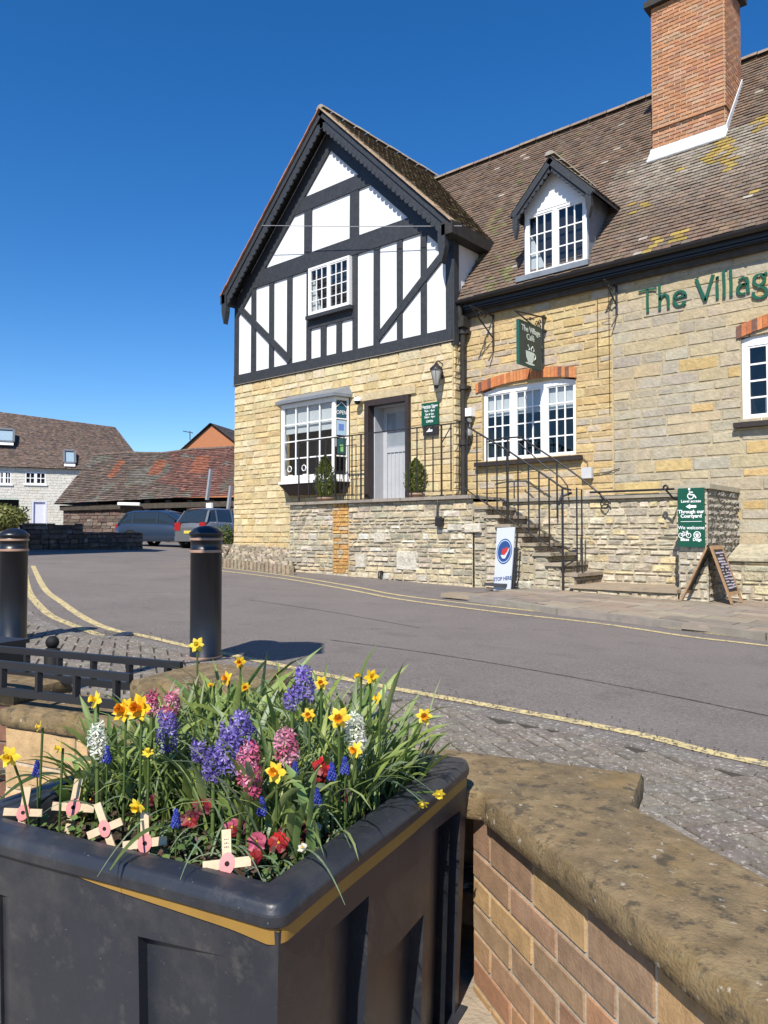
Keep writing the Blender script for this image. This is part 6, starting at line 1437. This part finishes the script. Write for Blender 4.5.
def clump(s,t,n,L,w,spread=.5,cols=LG,bend=(.4,1.6)):
    for i in range(n):
        a=U_(0,6.283); sp=U_(.05,spread); b=PP(min(max(s+U_(-.045,.045),.095),PS-.095),min(max(t+U_(-.045,.045),.095),PT-.095),ZS-.012)
        leaf(lf,b,(math.cos(a)*sp,math.sin(a)*sp,1),L*U_(.6,1.1),w*U_(.7,1.25),U_(*bend),cv(random.choice(cols),.18),U_(-1,1),7,.35)
# tall narrow daffodil foliage over the back two thirds, shorter at the front
for i in range(92):
    s=U_(.24,PS-.1); t=U_(.1,PT-.1)
    if s<.36 and R_()<.35: continue
    hgt=.20+.13*min(1,(s-.1)/.5)*(1 if t<.75 else .8)
    clump(s,t,8,hgt*U_(.75,1.1),U_(.010,.019),.5)
for (px_,py_,n,L,w) in ((110,735,14,.25,.026),(150,760,12,.27,.02),(70,770,10,.22,.024),(385,780,16,.24,.022),(350,790,12,.22,.02),(400,790,12,.22,.022),(245,800,10,.22,.018),(290,800,10,.2,.018),(205,760,12,.26,.02)):
    p=pz(px_,py_,ZS+.02); s,t=inside(p); clump(s,t,n,L,w,.7)
# blue-green long grassy blades arching over the rim
BG=[(.20,.28,.17),(.24,.30,.18),(.17,.25,.14)]
def arch_leaf(px0,py0,px1,py1,lift,w=.006,c=None,z1=None):
    a=pz(px0,py0,ZS+.02); b=pz(px1,py1,(z1 if z1 is not None else ZT+.01)); n=12; A_=[];B_=[]
    sd=(b-a).cross(Vector((0,0,1))).normalized()
    for i in range(n+1):
        q=i/n; p=a.lerp(b,q)+Vector((0,0,lift*4*q*(1-q))); ww=w*.5*(1-.85*q*q)
        A_.append(p-sd*ww); B_.append(p+sd*ww)
    lf.grid([A_,B_],lambda i,j:c or cv(random.choice(BG),.12),True)
for (px_,py_,n,L,w) in ((45,790,9,.17,.02),(80,785,9,.2,.016),(130,790,9,.2,.016),(170,790,10,.2,.014),(25,775,7,.15,.02),(60,755,9,.2,.014),(215,810,8,.14,.012),(330,800,9,.18,.014),(420,775,9,.2,.018),(300,740,12,.28,.016),(200,720,12,.3,.016),(350,720,12,.3,.016)):
    p=pz(px_,py_,ZS+.02); s,t=inside(p); clump(s,t,n,L,w,.8,bend=(.6,2.2))
for q in ((300,820,351,848,.05),(285,860,345,905,.05),(190,812,97,877,.05),(215,880,207,951,.03,.007,None,.25),(226,880,214,948,.04,.007,None,.25),(225,850,180,880,.05),(225,850,262,880,.03),(300,810,425,800,.06,.012),(330,790,425,805,.05,.012),(320,800,438,797,.07,.010),(230,850,190,822,.07),(215,845,170,850,.04),(150,825,95,815,.05,.012),(120,830,35,820,.05,.010),(60,790,2,785,.03,.03,(.07,.11,.03)),(90,790,0,800,.05,.04,(.06,.10,.03)),(190,840,110,870,.05,.02,(.12,.17,.05))):
    arch_leaf(*q)
for i in range(70):
    p=pz(U_(150,340),U_(820,875),ZS+.02); s,t=st_of(p)
    if not(.09<s<PS-.09 and .09<t<PT-.09): continue
    a=U_(0,6.28); leaf(lf,PP(s,t,ZS),(math.cos(a)*.9,math.sin(a)*.9,.8),U_(.05,.15),.005,U_(1,2.4),cv(random.choice(BG),.15))
for i in range(520):
    s=U_(.24,PS-.1); t=U_(.1,PT-.1); a=U_(0,6.28); sp=U_(.1,.7)
    leaf(lf,PP(s,t,ZS-.01),(math.cos(a)*sp,math.sin(a)*sp,1),U_(.16,.33),U_(.003,.007),U_(.6,2.2),cv(random.choice(LG+BG),.15),0,7,.2)
lf.build('bulb_leaves',M['leaf'],None,kind='stuff',label='dense strap shaped green bulb leaves filling the planter',cat='leaves')
# low round-leaved plants on the soil
lo=MB()
for i in range(2600):
    s,t=U_(.09,PS-.09),U_(.09,PT-.09)
    k=noise.noise(Vector((s*7,t*7,3)))
    if s<.2 and k<-.15: continue
    p=PP(s,t,ZS+U_(.0,.035+.02*max(0,k))); a=U_(0,6.28); sz=U_(.006,.013); u=Vector((math.cos(a),math.sin(a),U_(-.2,.5))).normalized(); v=u.orthogonal().normalized(); c=cv(random.choice([(.12,.19,.05),(.15,.22,.06),(.08,.13,.04),(.10,.06,.04)]),.2)
    lo.face([p,p+u*sz*.7+v*sz*.6,p+u*sz*1.5+v*sz*.45,p+u*sz*1.9,p+u*sz*1.5-v*sz*.45,p+u*sz*.7-v*sz*.6],c)
lo.build('ground_cover',M['leaf'],None,kind='stuff',label='small round leaved plants carpeting the soil at the front of the planter',cat='ground cover')
def frame(n):
    n=n.normalized(); u=n.cross(Vector((0,0,1))); u=u.normalized() if u.length>.01 else Vector((1,0,0)); return u,n.cross(u).normalized()*-1,n
def stem(parent,head,base,r=.0028,c=(.09,.15,.04)):
    m=base.lerp(head,.6)+Vector((0,0,.02)); mb=MB(); mb.tube([base,m,head],r,6,c); mb.build('stem',M['leaf'],parent)
YEL=(.78,.50,.02); YL2=(.80,.60,.05); ORG=(.75,.28,.01)
def daffodil(px_,py_,h,sz,label,face=None,pc_=YL2,tc_=YEL,dbl=False):
    head=pz(px_,py_,ZS+h); s,t=inside(head-Vector((0,0,0))); base=PP(s,t,ZS-.01)
    root=thing('daffodil',base,label,'daffodil','daffodils in the black planter')
    n=Vector(face) if face else Vector((U_(-.6,.9),-1,U_(-.15,.5)))
    sz*=.9; u,v,n=frame(n); R=sz/2; mb=MB(); rows=[]
    for lay in range(2 if dbl else 1):
        for k in range(6):
            a=k*1.0472+U_(-.1,.1)+lay*.5; d=u*math.cos(a)+v*math.sin(a); e=n.cross(d); L=R*(1 if lay==0 else .8)*U_(.9,1.1); b=U_(-.15,.35)+lay*.4
            P=lambda f,w_: head+d*L*f+e*w_*L+n*(L*b*f*f+.0)
            c=cv(pc_,.10)
            mb.grid([[P(.08,-.10),P(.4,-.30),P(.72,-.26),P(1,-.02)],[P(.08,0)+n*.001,P(.4,0)+n*L*.06,P(.72,0)+n*L*.05,P(1.04,0)],[P(.08,.10),P(.4,.30),P(.72,.26),P(1,.02)]],c,True)
    mb.build('petals',M['petal'],root)
    mb=MB(); rows=[]
    for i,(rr,zz) in enumerate(((.16,0),(.20,.2),(.22,.42),(.27,.56),(.34,.62))):
        rows.append([head+n*zz*R*1.1+(u*math.cos(6.2832*k/14)+v*math.sin(6.2832*k/14))*rr*R*1.15*(1+(.10*(-1)**k if i==4 else 0)) for k in range(14)])
    mb.grid(rows,cv(tc_,.08),True,True); mb.face(rows[0],tc_)
    if dbl:
        for k in range(10):
            a=U_(0,6.28); d=u*math.cos(a)+v*math.sin(a); mb.face([head+n*.3*R,head+d*.3*R+n*.7*R,head+d*.12*R+n*.95*R,head-d*.05*R+n*.7*R],cv(ORG,.2))
    mb.build('trumpet',M['petal'],root)
    stem(root,head-n*.006,base)
    return root
tw=lambda : (U_(.1,.7),-1,U_(0,.4))
DF=[(197,645,.33,.050,'tallest yellow daffodil, standing alone in front of the right bollard',(.9,-.8,.3),YL2,YL2),
(96,700,.27,.050,'yellow daffodil on the far left just below the black rails',None,YL2,YEL),
(124,710,.27,.062,'left bloom of the big pair of golden double daffodils',None,YEL,ORG,True),
(140,708,.28,.070,'right and larger bloom of the big golden double pair on the left',(.3,-1,.3),YEL,ORG,True),
(60,748,.19,.036,'small yellow daffodil at the left, between the white hyacinth and the rim',None,YL2,YL2),
(10,757,.19,.050,'yellow daffodil at the left edge of the picture',(.8,-1,.1),YL2,YEL),
(40,727,.22,.030,'half open pale yellow daffodil against the left wall coping',None,YL2,YL2),
(240,662,.30,.040,'faded orange daffodil, highest of the cluster behind the purple hyacinth',None,YEL,ORG),
(227,679,.29,.042,'yellow daffodil with orange trumpet, second in the upper middle cluster',None,YEL,ORG),
(212,684,.27,.032,'dull gold daffodil at the left of the upper middle cluster',None,(.6,.42,.04),YEL),
(245,687,.27,.032,'small orange daffodil at the right of the upper middle cluster',(1,-.8,0),YEL,ORG),
(321,683,.30,.036,'orange cupped daffodil just right of the upper purple hyacinth',None,YEL,ORG),
(359,675,.31,.038,'faded drooping daffodil left of the tallest right hand bloom',(-.6,-1,-.3),(.55,.40,.08),YEL),
(371,677,.31,.042,'bright daffodil turned sideways at the top right of the planter',(1,-.5,.3),YEL,YEL),
(309,715,.25,.036,'deep orange daffodil left of the large yellow one',None,YEL,ORG),
(339,718,.26,.056,'large yellow daffodil with orange trumpet left of the white hyacinth',(.8,-1,.2),YL2,ORG),
(378,699,.27,.036,'pale daffodil among leaves above the white hyacinth',None,YL2,YEL),
(356,750,.20,.042,'yellow daffodil with orange trumpet just below the white hyacinth',None,YL2,ORG),
(424,716,.24,.046,'yellow daffodil furthest right, leaning out over the paving',(.8,-1,.2),YL2,ORG),
(276,772,.18,.052,'bright daffodil with orange trumpet between the two pink hyacinths',(.4,-1,.3),YL2,ORG),
(423,803,.045,.032,'lower of two small yellow daffodils hanging over the right rim',(.3,-1,-.8),YL2,YL2),
(439,794,.055,.034,'upper of two small yellow daffodils hanging over the right rim',(.8,-1,-.5),YL2,YL2),
(137,806,.12,.040,'small yellow daffodil above the middle wooden crosses',(.6,-1,-.3),YL2,YEL),
(148,753,.20,.030,'yellow daffodil bud left of the left purple hyacinth',(.2,-.4,1),YL2,YL2)]
for d in DF: daffodil(*d)
def hyacinth(px_,py_,h,rad,ht,label,cols):
    rad*=.78; ht*=.86
    mid=pz(px_,py_,ZS+h); s,t=inside(mid); base=PP(s,t,ZS-.01); root=thing('hyacinth',base,label,'hyacinth','hyacinths in the black planter')
    n=int(34*ht/.1); mb=MB(); lean=Vector((U_(-.12,.12),U_(-.12,.12),1)).normalized(); b0=mid-lean*ht/2
    for i in range(n):
        q=(i+.5)/n; a=i*2.4; rr=rad*(.75+.35*math.sin(q*3.0))*(1-.45*q**4); d=Vector((math.cos(a),math.sin(a),U_(-.2,.3))).normalized(); c0=b0+lean*ht*(q+U_(-.05,.05))+d*rr*U_(.55,1.0)
        u,v,nn=frame(d); L=.0175*U_(.65,1.2); cc=cv(random.choice(cols),.18)
        for k in range(6):
            al=k*1.0472; e=u*math.cos(al)+v*math.sin(al); f=nn.cross(e); kk=U_(-.1,.3); mb.face([c0,c0+e*L*.5+f*L*.15+nn*L*.45,c0+e*L*1.05+nn*L*kk,c0+e*L*.5-f*L*.15+nn*L*.45],cc)
        mb.face([c0-nn*.008+u*.003,c0-nn*.008-u*.003,c0-u*.004+nn*.002,c0+u*.004+nn*.002],cc)
    mb.build('florets',M['petal'],root); stem(root,b0+lean*ht*.8,base,.0045,(.14,.2,.06)); return root
PUR=[(.16,.11,.42),(.24,.18,.52),(.12,.08,.34),(.32,.27,.58)]; PNK=[(.58,.13,.25),(.68,.28,.40),(.48,.07,.16),(.72,.40,.48)]; WHT=[(.75,.75,.68),(.70,.72,.60)]
for d in ((167,732,.20,.026,.10,'deep violet hyacinth on the left below the golden double daffodils',PUR),
(243,733,.22,.027,.095,'upper part of the big violet hyacinth clump in the middle',PUR),(229,748,.20,.028,.10,'large violet hyacinth in the middle, left of the pink ones',PUR),(213,764,.17,.022,.07,'low violet hyacinth at the lower left of the middle clump',PUR),
(305,683,.29,.024,.085,'violet hyacinth at the top middle of the planter',PUR),(292,699,.26,.018,.05,'small violet hyacinth just below the top middle one',PUR),(199,752,.17,.014,.045,'slim violet hyacinth between the left and middle clumps',PUR),
(248,764,.18,.025,.085,'deep pink hyacinth in the centre beside the violet clump',PNK),(252,783,.15,.016,.05,'little pink hyacinth below the central deep pink one',PNK),(286,748,.20,.024,.08,'pink hyacinth right of centre behind the orange trumpet daffodil',PNK),
(171,706,.24,.020,.07,'pink hyacinth at the upper left behind the violet one',PNK),(152,703,.25,.014,.05,'slim pink hyacinth right beside the golden double daffodils',PNK),
(98,740,.20,.017,.075,'white hyacinth on the left of the planter',WHT),(356,732,.22,.023,.08,'white hyacinth on the right of the planter',WHT)): hyacinth(*d)
def muscari(px_,py_,h,label):
    mid=pz(px_,py_,ZS+h); s,t=inside(mid,.085); base=PP(s,t,ZS-.01); root=thing('grape_hyacinth',base,label,'grape hyacinth','grape hyacinths in the black planter'); mb=MB(); H=.034
    for i in range(60):
        q=i/60; a=i*2.4; r=.0095*(1-.75*q)*(.8 if q<.1 else 1); c=mid+Vector((r*math.cos(a),r*math.sin(a),(q-.5)*H)); rr=.0030*(1-.35*q)
        mb.lathe([(rr*.3,-rr),(rr,-rr*.3),(rr*.8,rr*.7)],c,5,cv(random.choice([(.05,.07,.45),(.10,.13,.55),(.04,.05,.32)]),.2))
    mb.build('florets',M['petal'],root); stem(root,mid,base,.0018)
for d in ((37,768,.12,'grape hyacinth at the far left of the planter'),(107,754,.17,'grape hyacinth just right of the left white hyacinth'),(176,818,.09,'grape hyacinth in front, above the second cross from the right'),(262,806,.11,'bright grape hyacinth in the centre front'),(317,797,.12,'grape hyacinth right of centre, above the white pansy'),(345,765,.17,'grape hyacinth left of the right hand white flower group'),(332,771,.16,'grape hyacinth partly hidden beside the red tulip leaves'),(295,655+115,.16,'slender grape hyacinth between pink hyacinth and red flower')): muscari(*d)
def pansy(px_,py_,h,sz,label,c,c2):
    p=pz(px_,py_,ZS+h); s,t=inside(p,.085); base=PP(s,t,ZS-.01); root=thing('pansy',base,label,'pansy','pansies at the front of the planter')
    u,v,n=frame(Vector((U_(-.5,.8),-1,U_(.3,.9)))); mb=MB()
    for k in range(5):
        a=math.radians([90,162,18,230,310][k]); d=u*math.cos(a)+v*math.sin(a); R=sz*.32; cc=cv(c if k<3 else c2,.2); ce=p+d*sz*.26+n*.001*k
        ring_=[ce+(u*math.cos(x)+v*math.sin(x))*R*(1+.12*math.sin(3*x+k))+n*.004*math.sin(2*x+k) for x in [i*.698 for i in range(9)]]
        for i in range(9): mb.face([p+n*.001*k,ring_[i],ring_[(i+1)%9]],cc)
        mb.face(ring_,cc)
    mb.build('petals',M['petal'],root); mb=MB(); mb.lathe([(.003,0),(.002,.003)],p+n*.004,8,(.7,.5,.05)); mb.build('flower_centre',M['petal'],root); stem(root,p,base,.0016)
RD=(.22,.012,.015); DR=(.10,.008,.02); PK=(.42,.08,.14); WH=(.7,.68,.62)
for d in ((249,826,.05,.036,'deep red pansy left of the central red one',RD,DR),(233,828,.05,.034,'dusty pink red pansy left of the pair in the middle front',PK,RD),(257,842,.05,.034,'pink pansy above the rightmost cross',PK,PK),(254,860,.03,.036,'dark red pansy lowest, beside the rightmost cross',RD,DR),(279,843,.045,.038,'vivid red pansy right of the rightmost cross',(.38,.012,.012),RD),(301,829,.06,.040,'very dark maroon pansy left of the white one',DR,DR),(315,829,.05,.026,'white pansy in the front right corner',WH,WH),(322,767,.15,.040,'bright red flower standing above the grape hyacinths',(.45,.012,.02),RD),(320,776,.13,.03,'maroon flower just under the bright red one',DR,RD),(203,806,.07,.040,'dark red pansy above the front leaves, left of the blue spike',RD,DR),(190,820,.05,.036,'maroon pansy beside the front grape hyacinth',DR,RD),(303,848,.04,.016,'tiny white pansy bud near the right rim',WH,WH),(287,832,.05,.03,'wine red pansy between the vivid red and maroon ones',DR,DR),(345,796,.09,.026,'muted purple pansy among the right hand leaves',(.14,.06,.12),DR),(92,800,.05,.03,'maroon pansy behind the left crosses',DR,DR),(150,800,.05,.028,'dark maroon pansy near the small front daffodil',DR,DR)): pansy(*d)
# wooden remembrance crosses
M['bare']=mat('bare_wood',(.62,.48,.32),rough=.7,noise_s=30,noise_a=.12,bump=.15,bump_s=90)
def cross(px_,py_,label,tilt,lean=0,sc=1.0,yaw=0.0,writing=False):
    sc*=1.22; c=pz(px_,py_-3,ZS+.045); s,t=st_of(c); root=thing('remembrance_cross',c,label,'wooden cross','wooden poppy crosses in the planter')
    toC=(CAM-c); toC.z=0; toC.normalize(); n=(toC+Vector((toC.y,-toC.x,0))*yaw+Vector((0,0,lean*.5+.12))).normalized(); r=Vector((0,0,1)).cross(n).normalized(); up=n.cross(r)
    u=r*math.cos(tilt)+up*math.sin(tilt); v=-r*math.sin(tilt)+up*math.cos(tilt)
    w_=.0125*sc; hl=.032*sc; mb=MB()
    def bx(a0,a1,b0,b1,z0,z1): o=c+u*a0+v*b0+n*z0; mb.obox(o,u*(a1-a0),v*(b1-b0),n*(z1-z0))
    bx(-w_/2,w_/2,-.058*sc,.046*sc,-.003,.0005); up_=mb.build('upright',M['bare'],root)
    mb=MB(); bx(-hl,hl,.0*sc-w_/2+.004,w_/2+.004,.0007,.0035); mb.build('crosspiece',M['bare'],root)
    mb=MB(); pts=[c+v*.004+n*.0042+(u*math.cos(x)*.0105+v*math.sin(x)*.0140)*sc*(1+.06*math.sin(2*x)) for x in [i*.35 for i in range(18)]]; mb.face(pts); pp_=mb.build('poppy',flat('poppy_pink',(.74,.27,.26)),root)
    mb=MB(); mb.face([c+v*.004+n*.0048+(u*math.cos(x)+v*math.sin(x))*.0034*sc for x in [i*.6283 for i in range(10)]]); mb.build('poppy_centre',flat('arch_black',(.01,.01,.012)),pp_)
    if writing:
        mb=MB()
        for row,zz in enumerate((.033,.028,.023)):
            for k in range(3): mb.obox(c+u*(-.004+k*.003)+v*zz*sc+n*.0006,u*.0018,v*.0012*U_(.6,2),n*.0004)
        mb.build('handwriting',flat('ink',(.08,.06,.06)),root)
for d in ((23,817,'leftmost small wooden cross with a pink poppy, near the left edge',-.12,0,1,.2),(73,812,'second and tallest wooden cross from the left with a pink poppy',-.16,.1,1.12,.1),(106,833,'tilted wooden cross, third from the left',.42,0,1,.5),(145,848,'upright wooden cross, second from the right, close to the front rim',.05,.1,1.05,.1),(227,869,'rightmost wooden cross with writing on its top arm',.03,.5,1.1,0,True)): cross(*d)
# a light scatter of fallen petals and grit on the near paving and in the gutter
bpy.context.view_layer.update()

t=thing('road_diamond',pg(124,634.5),'small flat dark diamond on the road beside the yellow lines','drain cover')
mb=MB(); c=pg(124,634.5); mb.prism([pg(x,y,.006) for x,y in ((113,635.5),(119,637),(134,635),(132,632.5),(123,632.5))],(0,0,.006)); mb.build('diamond_plate',M['iron'],t)  # thin dark diamond lying on the road surface
mb=MB()
def grit(line,w,n,hh,cols):
    for i in range(n):
        k=random.randrange(len(line)-1); p=line[k].lerp(line[k+1],R_()); d=(line[k+1]-line[k]).normalized(); q=p+Vector((-d.y,d.x,0))*random.gauss(0,w); z=gz(q.x,q.y)+hh; s_=U_(.003,.010)
        a=U_(0,6.28); u=Vector((math.cos(a),math.sin(a),0))*s_; v=Vector((-u.y,u.x,0)); mb.face([Vector((q.x,q.y,z))+u,Vector((q.x,q.y,z))+v,Vector((q.x,q.y,z))-u*.8,Vector((q.x,q.y,z))-v*.7+Vector((0,0,s_*.5))],cv(random.choice(cols),.3))
grit(kerbs[:60],.10,1500,.012,[(.10,.08,.06),(.22,.19,.15),(.35,.32,.27),(.08,.07,.05)])
grit([pg(x,y,.0) for x,y in [(300,577),(400,590),(500,603),(600,616),(768,637)]],.12,900,.012,[(.10,.08,.06),(.22,.19,.15),(.30,.27,.22),(.10,.11,.05)])
mb.build('road_grit',M['sand'],None,kind='stuff',label='loose grit and dead leaves gathered along the kerbs',cat='grit')

mb=MB()
for (pts,w_) in (([(330,640),(420,652),(520,668),(640,690),(768,716)],.02),([(250,600),(330,612),(420,628)],.015)):
    ribbon(mb,smooth([pg(*p) for p in pts],6),w_,.003)
mb.build('road_seam',mat('bitumen_seam',(.05,.046,.046),rough=.7,noise_s=9,noise_a=.4,bump=.4,stains=[(14,.45,.6,(.15,.13,.126),.9)]),kind='structure')
